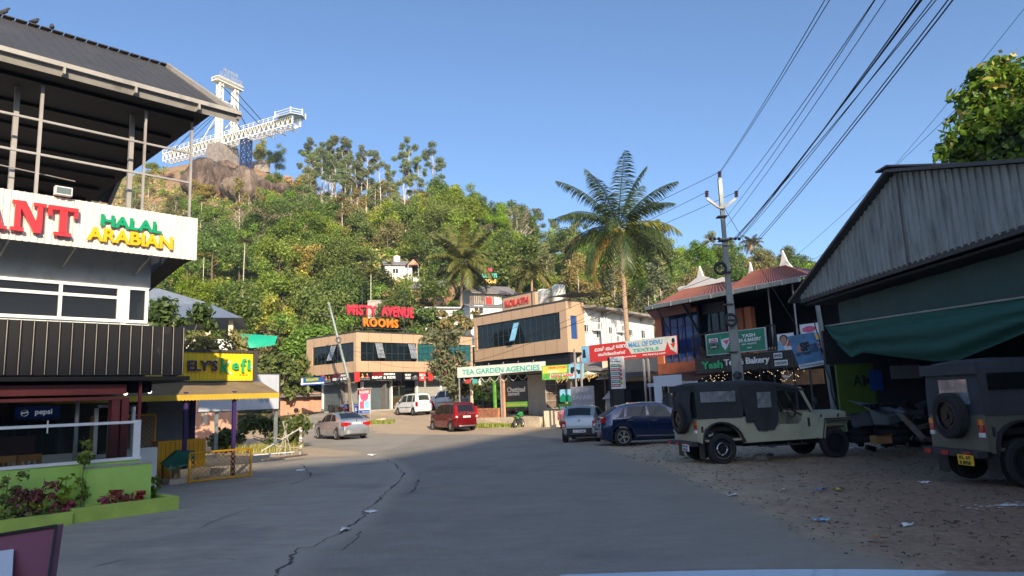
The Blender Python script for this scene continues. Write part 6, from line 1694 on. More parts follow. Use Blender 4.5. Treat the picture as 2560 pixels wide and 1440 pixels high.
moto(MA, (803, 937), (886, 960), 'black and red rent and ride banner on the left wing, above the dark shutter')
moto(MBf, (886, 931), (1005, 953), 'black and red rent and ride banner in the middle of the rental shops')
t, w, h = banner(MBf, (1009, 931), (1065, 953), -.12, 'black_sign', 'shop_banner', 'black banner with white text and a motorcycle between two rent banners', 4.52, 3.75)
patch(t, w/2-.75, w/2, 0, h, 'poster_red'); text('WE BUY\nTODAY', .2, t, 'letter_white', x=-w/2+.45, y=-.01, z=h/2, depth=.006, bold=.008, width=.65, height=h*.6, name='letters'); text('RENT A\nBIKE', .2, t, 'letter_white', x=w/2-.38, y=-.012, z=h/2, depth=.006, bold=.008, width=.6, height=h*.6, name='letters')
mb = MB()
for dx in (-.14,.14): mb.use('letter_grey').ring((dx,-.01,.25),.11,.02,'y',14,5,sq=.2)
mb.use('letter_grey').prism([(-.15,.3),(0,.5),(.2,.42)],-.012,-.005); mb.build('motorcycle_print', None, t)
t = moto(MBf, (1070, 932), (1180, 953), 'black rent and ride banner half hidden behind the roadside tree')
# blue building name board on the left
bl0 = P(752, 950, 57.5); bl1 = P(813, 950, 56.5); BL = Frame((bl0.x, bl0.y), (bl1.x, bl1.y))
t, w, h = banner(BL, (752, 945), (810, 961), 0, 'board_blue', 'name_board', 'small blue name board sticking out left of the rental shops', th=.15)
patch(t, -w/2+.45, w/2-.5, h*.45, h*.95, 'board_green'); text('KOLATH', .2, t, 'letter_gold', x=0, y=-.015, z=h*.7, depth=.006, bold=.006, width=w*.5, height=h*.35, name='letters'); patch(t, -w/2, w/2, h*.15, h*.3, 'letter_white'); patch(t, -w/2+.05, -w/2+.25, .05, h-.05, 'letter_white')
# roof letters
rl0 = MBf.w(.2, 2.0, 0); rl1 = MBf.w(10, 2.0, 0); RL = Frame((rl0.x, rl0.y), (rl1.x, rl1.y))
rs = thing('rooftop_letters', 'big red and orange rooftop letters on thin steel posts', 'sign', RL.o, RL.rz)
def rooftext(s, px0, px1, pyc0, pyc1, hpx, m_):
    (xa, za), (xb, zb) = RL.at(px0, pyc0), RL.at(px1, pyc1); n_ = len(s); Yd = (RL.w(xa,0,0).y + RL.w(xb,0,0).y)/2
    hh = hpx*Yd/1750; z = (za+zb)/2
    return text(s, 1, rs, m_, x=(xa+xb)/2, y=0, z=z, depth=.16, bold=.035, width=xb-xa, height=hh, name='letters', space=1.15)
rooftext('MISTY', 868, 941, 772, 779, 27, 'letter_misty'); rooftext('AVENUE', 953, 1033, 777, 783, 27, 'letter_misty'); rooftext('ROOMS', 908, 995, 806, 809, 22, 'letter_orange')
mb = MB()
for px in (906, 1010): x_, _ = RL.at(px, 800, .12); mb.bar((x_, .12, TZ), (x_, .12, 12.2), .07)
for py in (787, 818): (xa, za), (xb, _) = RL.at(872, py, .12), RL.at(1030, py, .12); mb.bar((xa, .12, za), (xb, .12, za), .05)
mb.build('steel_posts', 'steel_dark', rs)
# --- small shed left of the rental building
q0 = P(700, 1040, 62); q1 = P(808, 1030, 64); SF_ = Frame((q0.x, q0.y), (q1.x, q1.y))
t = thing('tin_roof_shed', 'low terracotta coloured shed with grey tin roof at the left of the shops', 'building', SF_.o, SF_.rz)
mb = MB(); mb.box(0, SF_.len, 0, 3, .3, 3.1); mb.build('wall', 'terracotta_wall', t)
mb = MB(); mb.add([(-.2,-.8,2.85),(SF_.len+.1,-.8,2.85),(SF_.len+.1,3,3.7),(-.2,3,3.7),(-.2,-.8,2.78),(SF_.len+.1,-.8,2.78)], [(0,1,2,3),(4,5,1,0)]); mb.build('roof', 'roof_grey', t)
mb = MB(); mb.box(.0,.3,-.1,0,.3,2.8); mb.box(SF_.len-1.2,SF_.len-.9,-.1,0,.3,2.8); mb.build('pilaster', 'terracotta_wall', t)
q0 = P(596, 1000, 60); t = thing('roadside_wall', 'rough pale stone kerb wall before the terracotta shed', 'wall', (P(722,1045,58).x, 58, .3), SF_.rz)
mb = MB(); mb.box(0, 2.6, 0, .5, 0, .75); mb.box(2.61, 5.2, .1, .5, 0, .6); mb.build('wall_block', 'concrete_old', t)
# --- the second clad building with the raised name panel
kA = Vector((-3.14, 55)); kB = Vector((3.62, 47.3)); KA = Frame(kA, kB); d_ = (kB-kA).normalized(); kC = kB + Vector((-d_.y, d_.x))*1.75; KB = Frame(kB, kC)
kt = thing('clad_shop_building', 'tan clad upper floor with long dark ribbon window and red lettered name panel', 'building', KA.o, KA.rz)
(xa, za), (xb, zb) = KA.at(1192, 840), KA.at(1400, 820)
facade(kt, KA, 0, KA.len, 4.8, 8.3, [(xa, xb, 5.75, 7.6)], curt=['dark_interior', 'curtain_beige', 'dark_interior', 'dark_interior'])
x_, z_ = KA.at(1289, 832); mb = MB(); mb.add([(x_-.3,.1,7.35),(x_+.3,.1,7.35),(x_+.3,-.4,6.0),(x_-.3,-.4,6.0)],[(0,1,2,3)]); mb.build('open_casement', 'poster_skyblue', kt)
mb = MB(); mb.box(0, KA.len-.1, .2, 1.75, 4.82, 4.9); mb.box(0, KA.len-.1, .2, 6, 8.0, 8.1); mb.box(.0,.17,.19,5,4.8,8.29); mb.box(.2,KA.len-.2,1.6,1.7,4.9,8.0); mb.build('slab', 'acp_tan', kt)
sd = bpy.data.objects.new('side_front', None); 
mb = MB(); mb.box(0,0.001,0,0.001,0,0.001)
R2 = Matrix.Rotation(math.pi/2, 4, 'Z')
def side_box(name, m_, boxes, parent):
    """boxes given in the side frame (x along the side wall)"""
    mb = MB()
    for b_ in boxes: mb.box(*b_)
    o = mb.build(name, m_, parent); o.location = (KA.len, 0, 0); o.rotation_euler = (0, 0, math.pi/2); return o
(xs0, _), (xs1, _) = KB.at(1428, 830), KB.at(1444, 830); xs0 = max(.25, xs0); xs1 = min(1.55, max(xs1, xs0+.6))
side_box('side_cladding', 'acp_tan', [(.19,1.75,0,.18,4.8,5.7),(.19,1.75,0,.18,7.3,8.3),(.19,xs0,0,.18,5.7,7.3),(xs1,1.75,0,.18,5.7,7.3)], kt)
side_box('side_window', 'glass_blue', [(xs0,xs1,.08,.1,5.7,7.3)], kt); side_box('coping', 'parapet_dark', [(-.03,1.8,-.05,.25,8.3,8.4)], kt)
(xa, za), (xb, zb) = KA.at(1258, 770), KA.at(1330, 760)
mb = MB(); mb.box(xa, xb+.35, .0, .3, 8.41, 9.35); mb.build('raised_panel', 'acp_tan', kt)
mb = MB(); mb.box(xa-.06, xb+.06, -.03, .33, 9.35, 9.45); mb.box(xa-.06, xa, -.03, .33, 8.4, 9.35); mb.box(xb, xb+.07, -.03, .33, 8.4, 9.35); mb.build('panel_trim', 'parapet_dark', kt)
text('KOLATH', .6, kt, 'red_letter', x=(xa+xb)/2, y=-.06, z=8.86, depth=.05, bold=.012, width=(xb-xa)*.8, height=.5, name='letters')
mb = MB(); mb.box(.5, KA.len-.2, .35, 1.0, 4.0, 4.79); mb.build('recess_beam', 'black', kt)
mb = MB(); mb.add([(xb+1,.6,8.9),(KA.len,.6,8.9),(KA.len,4,9.1),(xb+1,4,9.1),(xb+1,.6,8.8),(KA.len,.6,8.8)],[(0,1,2,3),(4,5,1,0)]); mb.build('roof_canopy', 'roof_charcoal', kt)
# open shop below on a platform
mb = MB(); mb.box(-.6, KA.len+.5, -3.4, 5.5, -.1, .62); mb.build('platform', 'plaster_cream', kt)
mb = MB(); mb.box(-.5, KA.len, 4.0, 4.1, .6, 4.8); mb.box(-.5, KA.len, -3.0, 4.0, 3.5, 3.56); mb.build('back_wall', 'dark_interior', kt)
mb = MB()
for px, m_ in ((1180, 'plaster_cream'), (1238, 'poster_green'), (1260, 'terracotta_wall')):
    x_, _ = KA.at(px, 1000, -2.6); mb.use(m_).box(x_-.08, x_+.08, -2.7, -2.54, .62, 3.6)
mb.build('posts', None, kt)
# water tanks
for i, (px, Y) in enumerate(((1359, 53), (1397, 52))):
    q = P(px, 740, Y); lab = ['left cream plastic water tank on the roof', 'right, taller cream plastic water tank on the roof'][i]
    t = thing('water_tank', lab, 'water tank', (q.x, q.y, 8.55), 0, 'rooftop water tanks'); h = 1.35+.15*i + .1
    mb = MB(); mb.tube([(0,0,0),(0,0,.1),(0,0,h-.15),(0,0,h),(0,0,h+.02)], [.46,.52,.52,.4,.18], 18); mb.build('tank_body', 'tank', t, smooth=True)
    mb = MB()
    for z in (.35,.7,1.05): mb.ring((0,0,z),.525,.02,'z',20,5)
    mb.build('ribs', 'tank', t)
# green lettered sign
TG = Frame((P(1140,0,49.5).x, 49.5), (P(1364,0,45.5).x, 45.5))
t, w, h = banner(TG, (1143, 915), (1364, 930), 0, 'poster_banner', 'shop_sign', 'long pale sign board with green shop lettering', TG.at(1364,903)[1], TG.at(1364,931)[1])
text('TEA GARDEN AGENCIES', .5, t, 'letter_teal', x=-.0, y=-.012, z=h*.5, depth=.008, bold=.008, width=w*.88, height=h*.5, name='letters')
mb = MB()
for x in (-w/2+.1, 0, w/2-.1): mb.bar((x, .06, -3.3), (x, .06, h), .07)
for i in range(6): mb.bar((-w/2+.3+i*w/6, -.06, h+.02), (-w/2+.3+i*w/6, .06, h+.14), .04)
mb.build('posts', 'steel_grey', t)
# string lights and star under the green lettered sign
sl = thing('string_lights', 'pale string lights and paper star hanging under the green lettered sign', 'string lights', t.location, TG.rz)
mb = MB(); mb.use('paper')
for k in range(7):
    x0_, x1_ = -w/2+.4+k*.75, -w/2+.4+(k+1)*.75; pts = [(x0_+(x1_-x0_)*i/6, .15, -.05-.35*math.sin(math.pi*i/6)) for i in range(7)]; mb.tube(pts, .015, 4)
mb.prism([(-1.75+.14*(1 if i%2==0 else .45)*math.sin(i*math.pi/5), -.4+.26*(1 if i%2==0 else .45)*math.cos(i*math.pi/5)) for i in range(10)], .1, .14); mb.use('poster_red').box(-w/2+.6,-w/2+1.0,.1,.13,-.4,-.15); mb.use('poster_teal').box(-w/2+1.2,-w/2+1.6,.1,.13,-.45,-.15)
mb.build('lights', None, sl)
# laterite brick stack, bikes
BR = Frame(KA.w(0,-3.1,0), KA.w(10,-3.1,0))
(xa, _), (xb, _) = BR.at(1172, 1020), BR.at(1240, 1020)
t = thing('brick_stack', 'stack of red laterite bricks at the edge of the platform', 'bricks', BR.w(xa, 0, .62), BR.rz)
rr = random.Random(4)
for r_ in range(5):
    mb = MB(); x = 0; 
    while x < xb-xa: mb.box(x, x+.27, rr.uniform(-.03,.03), .3, r_*.13, r_*.13+.118); x += .29
    mb.build('brick_course', 'laterite', t)
for i, px in enumerate((1193, 1208, 1222, 1234)):
    q = KA.at(px, 1000, -1.2); w_ = KA.w(q[0], -1.2, .62)
    bike(['black motorcycle behind the brick stack, leftmost of the row', 'black motorcycle in the row behind the brick stack, second from the left', 'black motorcycle in the row behind the brick stack, third from the left', 'black motorcycle nearest the cement poster in the row under the green lettered sign'][i], w_, 2.2+.1*i, 'black', False, 'motorcycles under the green lettered sign')
# cement wall poster, gate, low wall
CW = Frame(KA.w(0,-2.5,0), KA.w(10,-2.5,0))
t, w, h = banner(CW, (1263, 955), (1320, 1026), 0, 'black_sign', 'cement_poster', 'black wall poster with faint cement lettering and a green band', th=.06)
text('Chettinad', .4, t, 'letter_grey', x=.0, y=-.01, z=h*.72, depth=.006, bold=.004, width=w*.82, height=.34, name='letters'); text('cement', .3, t, 'letter_grey', x=-w*.12, y=-.01, z=h*.57, depth=.006, bold=.002, width=w*.55, height=.22, name='letters')
patch(t, -w/2, w/2, h*.13, h*.3, 'poster_green'); text('Durable Concrete Cement', .2, t, 'letter_gold', x=0, y=-.012, z=h*.21, depth=.004, width=w*.85, height=.13, name='letters')
GT = Frame((P(1318,0,46).x, 46), (P(1366,0,46.5).x, 46.5)); t = thing('lattice_gate', 'tall brown mesh gate panel beside the cement poster', 'gate', GT.o, GT.rz); z0_ = GT.at(1340,1023)[1]; z1_ = GT.at(1340,923)[1]
mb = MB(); mb.box(0, GT.len, 0, .02, z0_, z1_); mb.build('mesh', 'wood_old', t)
mb = MB()
for k in range(3): x = GT.len*k/2; mb.bar((x,-.02,z0_),(x,-.02,z1_),.05)
for k in range(6): z = z0_+(z1_-z0_)*k/5; mb.bar((0,-.03,z),(GT.len,-.03,z),.04)
mb.build('frame', 'rope', t)
CWl = Frame((P(1312,0,44.5).x, 44.5), (P(1398,0,43.5).x, 43.5)); t = thing('compound_wall', 'low stained cream compound wall near the parked green motorcycle', 'wall', CWl.o, CWl.rz)
mb = MB(); mb.box(0, CWl.len, 0, .25, -.1, 1.0); mb.build('wall_panel', 'plaster_cream', t)
mb = MB(); mb.box(CWl.len-.25, CWl.len+.05, -.05, .3, -.1, 1.15); mb.build('pier', 'concrete_old', t)
# tin roofed hut with the safari banner
JH = Frame((P(1352,0,45).x, 45), (P(1462,0,43.5).x, 43.5))
hut = thing('safari_hut', 'small tin roofed safari booth with thatch fringe and landscape poster', 'hut', JH.o, JH.rz)
mb = MB(); mb.box(0, JH.len, 2.2, 2.3, 0, 3.2); mb.build('back_wall', 'dark_interior', hut)
mb = MB(); mb.add([(-.1,-.5,3.35),(JH.len+.3,-.5,3.35),(JH.len+.3,2.5,4.1),(-.1,2.5,4.1)],[(0,1,2,3)]); mb.build('roof', 'roof_grey', hut)
mb = MB(); rr = random.Random(9)
for i in range(90): x = rr.uniform(0, JH.len+.2); z = 3.25-rr.uniform(0,.3); mb.bar((x,-.5+rr.uniform(-.1,.1),z), (x+rr.uniform(-.25,.1),-.6,z-rr.uniform(.08,.3)), .03)
mb.build('thatch_fringe', 'grass_dry', hut)
mb = MB()
for x in (.9, JH.len-.1): mb.bar((x,-.3,0),(x,-.3,3.3),.08)
mb.build('posts', 'wood_old', hut)
t, w, h = banner(JH, (1354, 913), (1461, 944), -.6, 'poster_green', 'safari_banner', 'green and yellow off-road safari banner on the tin roof', JH.at(1400,912,-.6)[1], JH.at(1400,948,-.6)[1])
patch(t, w*.15, w/2, 0, h, 'poster_skyblue'); patch(t, -w*.48, w*.1, h*.45, h*.95, 'paper_yellow', -.006)
text('DREAM CATCHER', .2, t, 'poster_red', x=-w*.12, y=-.014, z=h*.83, depth=.004, bold=.006, width=w*.42, height=h*.17, name='letters'); text('Off Road', .2, t, 'poster_white', x=-w*.22, y=-.014, z=h*.56, depth=.004, bold=.004, width=w*.25, height=h*.17, name='letters')
text('Jeep Safari', .3, t, 'poster_white', x=-.0, y=-.012, z=h*.24, depth=.006, bold=.03, width=w*.64, height=h*.34, name='letters'); text('Jeep Safari', .3, t, 'poster_red', x=-.0, y=-.018, z=h*.24, depth=.006, bold=.008, width=w*.6, height=h*.3, name='letters')
mb = MB(); mb.use('black').prism([(w*.18,h*.5),(w*.2,h*.78),(w*.3,h*.8),(w*.34,h*.6),(w*.42,h*.55),(w*.42,h*.42)],-.012,-.006); mb.use('black').ball((w*.22,-.008,h*.42),.1,.006,.1,8,6); mb.use('black').ball((w*.38,-.008,h*.38),.1,.006,.1,8,6); mb.build('vehicle_print', None, t)
t, w, h = banner(JH, (1399, 974), (1430, 1004), .4, 'poster_skyblue', 'landscape_poster', 'poster with green mountains in the safari booth')
mb = MB(); mb.prism([(-w/2,0),(w/2,0),(w/2,h*.4),(w*.2,h*.6),(0,h*.45),(-w*.2,h*.7),(-w/2,h*.4)], -.01, -.004); mb.build('mountains', 'board_green', t)
t, w, h = banner(JH, (1396, 1010), (1440, 1055), -.2, 'poster_green', 'vehicle_poster', 'green poster with a white and red off-roader under the safari booth')
mb = MB(); mb.use('poster_white').box(-w*.4,w*.1,-.01,-.004,h*.5,h*.85); mb.use('poster_red').box(-w*.4,w*.12,-.012,-.004,h*.25,h*.5); mb.use('black').ball((-w*.3,-.01,h*.2),.12,.006,.14,8,6); mb.use('black').ball((w*.02,-.01,h*.2),.12,.006,.14,8,6); mb.build('vehicle_print', None, t)
# grey safari poster
GJ = Frame((P(1427,0,36).x, 36), (P(1486,0,35.5).x, 35.5))
t, w, h = banner(GJ, (1427, 966), (1486, 1022), 0, 'poster_grey', 'safari_poster', 'grey poster reading safari in outlined letters', GJ.at(1450,966)[1], .9)
for s_, z_, hh, ww in (('JEEP', .84, .15, .62), ('SAFARI', .6, .15, .88), ('ജീപ്പ്', .34, .13, .4), ('സഫാരി', .34, .13, .42)):
    xx = 0 if z_ > .4 else (-w*.24 if s_[0] == 'ജ' else w*.24)
    text(s_, .3, t, 'letter_grey', x=xx, y=-.008, z=h*z_, depth=.004, bold=.02, width=w*ww*1.05, height=h*hh*1.2, name='letters'); text(s_, .3, t, 'poster_greytext', x=xx, y=-.014, z=h*z_, depth=.004, bold=.004, width=w*ww, height=h*hh, name='letters')
mb = MB(); mb.bar((-w/2,.03,-.9),(-w/2,.03,h),.05); mb.bar((w/2,.03,-.9),(w/2,.03,h),.05); mb.build('poster_posts', 'rope', t)
# mall of devu banner
MD = Frame((P(1453,0,38).x, 38), (P(1694,0,33).x, 33))
z1_ = MD.at(1694,838)[1]; z0_ = MD.at(1694,886)[1]
t, w, h = banner(MD, (1453, 860), (1694, 886), 0, 'poster_red', 'textile_banner', 'long red and pale textile shop banner on two poles, with Malayalam lettering', z1_, z0_)
mb = MB(); mb.prism([(-w*.01,h),(w*.43,h),(w*.385,h*.26),(w*.05,h*.26)], -.006, -.002); pp = mb.build('pale_panel', 'poster_banner', t)
patch(t, -w/2, -w*.41, 0, h, 'poster_skyblue')
mb = MB(); mb.use('poster_banner').prism([(w*.4,h*.98),(w*.5,h*.98),(w*.5,h*.05),(w*.44,h*.3)], -.008, -.002); mb.use('black').ball((w*.47,-.01,h*.75),.1,.006,.13,8,6); mb.use('poster_red').prism([(w*.44,h*.6),(w*.49,h*.62),(w*.47,h*.35)],-.014,-.009); mb.use('black').prism([(-w*.49,h*.3),(-w*.45,h*.3),(-w*.46,h*.8),(-w*.48,h*.8)],-.012,-.004); mb.use('poster_skyblue').prism([(-w*.44,h*.15),(-w*.41,h*.15),(-w*.42,h*.75)],-.012,-.004); mb.build('figures_print', None, t)
text('MALL OF DEVU', .4, t, 'letter_blue', x=w*.2, y=-.014, z=h*.76, depth=.005, bold=.01, width=w*.34, height=h*.26, name='letters'); text('TEXTILS', .3, t, 'letter_teal', x=w*.2, y=-.014, z=h*.42, depth=.005, bold=.006, width=w*.26, height=h*.18, name='letters')
text('PH.9447231609', .15, t, 'letter_white', x=w*.28, y=-.01, z=h*.13, depth=.004, bold=.002, width=w*.22, height=h*.1, name='letters')
for s_, xx, z_, hh, ww in (('മാൾ', -.29, .72, .26, .11), ('ഓഫ്', -.17, .72, .26, .1), ('േദവു', -.04, .72, .26, .13), ('െടക്സ്ൈറ്റൽസ്', -.16, .4, .2, .3), ('േഷാറൂം െറഡിെമയ്ഡ്സ്', -.05, .12, .1, .3)):
    text(s_, .3, t, 'letter_white', x=w*xx, y=-.012, z=h*z_, depth=.005, bold=.008, width=w*ww, height=h*hh, name='letters')
mb = MB()
for px, lo_ in ((1485, 0), (1500, 0), (1668, 0), (1680, 0)): x_ = MD.at(px, 900)[0]-w/2; mb.bar((x_,.08,-z0_),(x_,.08,.4 if px in (1500,) else h*.9),.08)
mb.build('banner_posts', 'steel_grey', t)
# white annex with eave slab, windows, air conditioners
S0 = kC; S1 = Vector((11.6, 57.9)); WA = Frame(S0, S1)
wa = thing('white_annex', 'long white two storey annex with weathered roof slab and air conditioners', 'building', WA.o, WA.rz)
def wat(px, py, off=0): return WA.at(px, py, off)
wl_ = []
for px0, px1, py0, py1 in ((1461,1470,812,830),(1490,1501,803,845),(1522,1530,818,835),(1573,1581,824,840),(1603,1612,826,846)):
    (a_, za), (b2, zb) = wat(px0, py0), wat(px1, py1); wl_.append((a_, max(b2, a_+.45), zb, za))
mb = MB(); mb.box(0, WA.len, 0, 5, 0, 7.85); mb.build('wall', 'white_wall', wa)
for a_, b2, zb, za in wl_:
    mb = MB(); mb.box(a_, b2, -.02, -.005, zb, za); wo = mb.build('window', 'glass_window', wa)
    mb = MB(); mb.box(a_-.05, b2+.05, -.05, -.021, za, za+.05); mb.box(a_-.05, b2+.05, -.08, -.021, zb-.06, zb); mb.box((a_+b2)/2-.02,(a_+b2)/2+.02,-.04,-.021,zb,za); mb.build('frame', 'white_frame', wo)
mb = MB(); mb.box(-.1, WA.len+.2, -.9, 5, 7.86, 8.02); mb.build('eave_slab', 'concrete_old', wa)
mb = MB()
for px in (1505, 1565, 1600): x_, _ = wat(px, 780); mb.prism([(0,7.5),(0,7.85),(-.85,7.85)], x_-.15, x_+.15, 'x')
mb.build('eave_bracket', 'concrete_old', wa)
mb = MB(); mb.box(-.1, WA.len, -.25, 0, 4.2, 4.6); mb.build('floor_band', 'white_wall', wa)
mb = MB()
for px in (1508, 1514, 1552): x_, _ = wat(px, 800); mb.cyl((x_,-.08,0.1),(x_,-.08,7.8),.06)
mb.build('drain_pipe', 'pale_panel', wa)
for i, (px, py) in enumerate(((1485, 817), (1533, 848), (1545, 822))):
    x_, z_ = wat(px, py); t = thing('air_conditioner', ['outdoor air conditioner on the annex wall, leftmost and highest', 'outdoor air conditioner on the annex wall, lowest of three', 'outdoor air conditioner on the annex wall, right of three'][i], 'air conditioner', WA.w(x_, -.1, z_-.3), WA.rz, 'air conditioners on the white annex')
    mb = MB(); mb.box(-.42,.42,-.32,0,0,.6); mb.build('casing', 'white_paint', t)
    mb = MB(); mb.ring((-.08,-.33,.3),.2,.02,'y',18,5); mb.tube([(-.08,-.322,.3),(-.08,-.326,.3)],.19,18); mb.build('fan_grille', 'steel_grey', t)
# ground level things between the annex and the street
GL = Frame((P(1460,0,42).x, 42), (P(1660,0,40).x, 40))
t = thing('cream_low_building', 'low cream building with flat slab roof below the white annex', 'building', GL.o, GL.rz)
mb = MB(); mb.box(-.5, GL.len*.62, 2.5, 5, 0, 4.4); mb.box(-.7, GL.len*.6, 1.6, 2.5, 3.1, 4.1); mb.build('wall', 'plaster_cream', t)
mb = MB(); mb.box(-.8, GL.len*.7, 1.2, 5, 4.41, 4.6); mb.build('roof_slab', 'concrete_old', t)
mb = MB(); mb.add([(-.6,-.4,2.75),(GL.len*.5,-.4,2.75),(GL.len*.5,2.4,3.3),(-.6,2.4,3.3)],[(0,1,2,3)]); mb.build('tin_awning', 'roof_charcoal', t)
mb = MB(); mb.box(-.5, GL.len*.55, 2.44, 2.49, .2, 2.6); mb.build('dark_opening', 'dark_interior', t)
mb = MB(); mb.box(.8, 2.0, 2.38, 2.43, .9, 2.1); mb.build('window', 'glass_window', t)
t = thing('cream_garden_wall', 'low cream garden wall behind the silver grey hatchback', 'wall', GL.w(.5,-1,0), GL.rz)
mb = MB(); mb.box(0, 2.5, 0, .2, 0, 1.35); mb.build('wall_panel', 'plaster_cream', t)
q = P(1534, 1000, 36); t = thing('stone_lantern', 'stone pedestal lantern with broad cap behind the blue hatchback', 'lantern', (q.x, 36, 0), .3)
mb = MB(); mb.tube([(0,0,0),(0,0,.9),(0,0,1.0),(0,0,1.25)], [.3,.2,.38,.42], 10); mb.build('pedestal', 'concrete', t)
mb = MB(); mb.tube([(0,0,1.26),(0,0,1.6),(0,0,1.62),(0,0,1.9),(0,0,2.0)], [.42,.42,.62,.3,.28], 8); mb.build('cap', 'concrete', t)
# bakery pylon
PY = Frame((P(1519,0,34).x, 34), (P(1560,0,33.4).x, 33.4))
t, w, h = banner(PY, (1524, 893), (1558, 965), 0, 'poster_white', 'menu_pylon', 'tall menu board of the bakery with green and maroon rows', PY.at(1540,892)[1], PY.at(1540,972)[1], th=.25)
mb = MB(); mb.box(-w/2-.12, -w/2, -.02, .26, -1.2, h); mb.box(-w/2, w/2, .03, .2, -1.2, -.01); mb.build('side_panel', 'black', t)
text('Yash', .2, t, 'letter_teal', x=0, y=-.01, z=h*.93, depth=.004, width=w*.4, height=h*.06, name='letters'); text('Tea & Bakery', .2, t, 'ink', x=0, y=-.01, z=h*.85, depth=.004, bold=.003, width=w*.85, height=h*.06, name='letters')
for i, s_ in enumerate(('TEA,COFFEE', 'JUICE, SHAKE', 'BURGER', 'SANDWICH', 'SNACKS,SPICES', 'CHOCOLATE')):
    z = h*(.73-.125*i); patch(t, -w/2+.03, w*.3, z-h*.045, z+h*.045, 'board_green' if i%2 == 0 else 'light_red', -.004); text(s_, .1, t, 'letter_white', x=-w*.1, y=-.012, z=z, depth=.004, bold=.002, width=w*.62, height=h*.05, name='letters')
mb = MB(); rr = random.Random(2)
for i in range(5): mb.use(['wood_orange','laterite','poster_red','wood','leaf_bright'][i]).ball((w*.38,-.01,h*(.7-.13*i)),.08,.008,.08,8,6)
mb.build('food_print', None, t)
# white photo frame stand
PF = Frame((P(1566,0,33).x, 33), (P(1630,0,32).x, 32)); t = thing('photo_frame_stand', 'white rectangular photo frame stand before the bakery steps', 'photo frame', PF.o, PF.rz)
z1_ = PF.at(1600,942)[1]; mb = MB(); w_ = PF.len; mb.box(0,.27*w_,0,.06,.2,z1_); mb.box(.73*w_,w_,0,.06,.2,z1_); mb.box(.27*w_,.73*w_,0,.06,z1_-.5,z1_); mb.build('frame', 'pale_panel', t)
mb = MB(); rr = random.Random(6)
for i in range(14): x = w_*(.34+.03*i); mb.bar((x,-.1,1.0),(x,-.1,1.55+.25*math.sin(i*.24)),.025)
mb.bar((w_*.3,-.1,1.45),(w_*.75,-.1,1.9),.03); mb.build('railing', 'steel_dark', t)
mb = MB(); mb.box(w_*.5,w_*.85,-.25,-.2,.6,1.15); mb.build('small_board', 'pale_panel', t)
# the mango tree before the rental shops
mt_ = P(1135, 1035, 52.5); t = thing('roadside_tree', 'bushy roadside tree with dark green and reddish leaves before the rental shops', 'tree', (mt_.x, 52.5, gzf(mt_.x, 52.5)), 0)
rnd = random.Random(12); tips = []; mb = MB(); branches(mb, (0,0,-.1), 3.6, .11, 7, 1.4, rnd, .3, .07, tips, 2); mb.build('trunk', 'bark_grey', t, smooth=True)
cs = [tuple(p) for p in tips] + [(rnd.gauss(-.6,.7), rnd.gauss(0,.7), rnd.uniform(3.2,6.2)) for _ in range(26)] + [(.4,0,1.9),(.9,.1,1.7),(.1,-.3,1.5),(-.2,0,2.3)]
leaf_cloud('crown', cs, [rnd.uniform(.4,.62) for _ in cs], 3600, .17, 'leaf_mango', t, shape=2.6)
leaf_cloud('reddish_leaves', cs[::2], [.6 for _ in cs[::2]], 70, .15, 'leaf_maroon', t, shape=2.2)
# leaning pole
lp0 = P(886, 1040, 54.5); lp1 = P(822, 758, 54.5)
t = thing('leaning_pole', 'leaning old electricity pole in front of the rental building', 'pole', (lp0.x, 54.5, lp0.z-.3), 0)
mb = MB(); mid_ = P(869, 940, 54.5)-Vector(t.location); mb.tube([(0,0,0), tuple(mid_), tuple(lp1-Vector(t.location))], [.15,.12,.09], 8); mb.build('pole', 'gi_pole', t)
mb = MB(); a_ = P(878,1045,54.3)-Vector(t.location); b2 = P(872,945,54.3)-Vector(t.location); mb.tube([a_, b2], .12, 7); mb.build('brace', 'wood_old', t)
mb = MB(); c_ = P(829,790,54.5)-Vector(t.location); mb.bar(c_+Vector((-.9,0,.25)), c_+Vector((.3,0,-.1)), .07); mb.ring(tuple(P(846,850,54.3)-Vector(t.location)), .2, .03, 'y', 14, 6); mb.build('crossarm', 'steel_dark', t)
# rooms stand banner
RB = Frame((P(895,0,53).x, 53), (P(926,0,52.6).x, 52.6))
t, w, h = banner(RB, (897, 974), (925, 1033), 0, 'poster_white', 'rooms_banner', 'upright red and white rooms banner beside the leaning pole', RB.at(910,974)[1], RB.at(910,1034)[1])
patch(t, -w/2, w/2, h*.8, h, 'light_red'); text('ROOMS', .2, t, 'letter_white', x=0, y=-.012, z=h*.9, depth=.004, bold=.004, width=w*.85, height=h*.12, name='letters'); mb = MB(); mb.tube([(0,-.004,h*.72),(0,-.01,h*.72)], w*.38, 20); mb.build('disc_print', 'poster_pink', t)
patch(t, -w*.42, -w*.02, h*.2, h*.52, 'poster_pink'); patch(t, w*.05, w*.42, h*.22, h*.52, 'poster_skyblue'); patch(t, -w*.48, w*.48, .01, h*.15, 'board_blue'); text('VIEW ROOM', .1, t, 'letter_white', x=.1, y=-.014, z=h*.07, depth=.003, width=w*.6, height=h*.05, name='letters')
mb = MB(); mb.box(-w/2-.1, w/2+.1, -.05, .12, h+.01, h+.12); mb.bar((-w/2,.08,-.4),(-w/2,.08,h),.05); mb.bar((w/2,.08,-.4),(w/2,.08,h),.05); mb.build('stand', 'steel_grey', t)
# roadside ramp block and grass
q = P(928, 1060, 50); t = thing('ramp_block', 'cream concrete ramp block at the forecourt edge', 'block', (q.x, 50, .3), .3)
mb = MB(); mb.prism([(-1.2,-.4),(1.0,-.4),(1.0,.55),(.4,.5)], 0, .6); mb.build('block', 'plaster_cream', t)

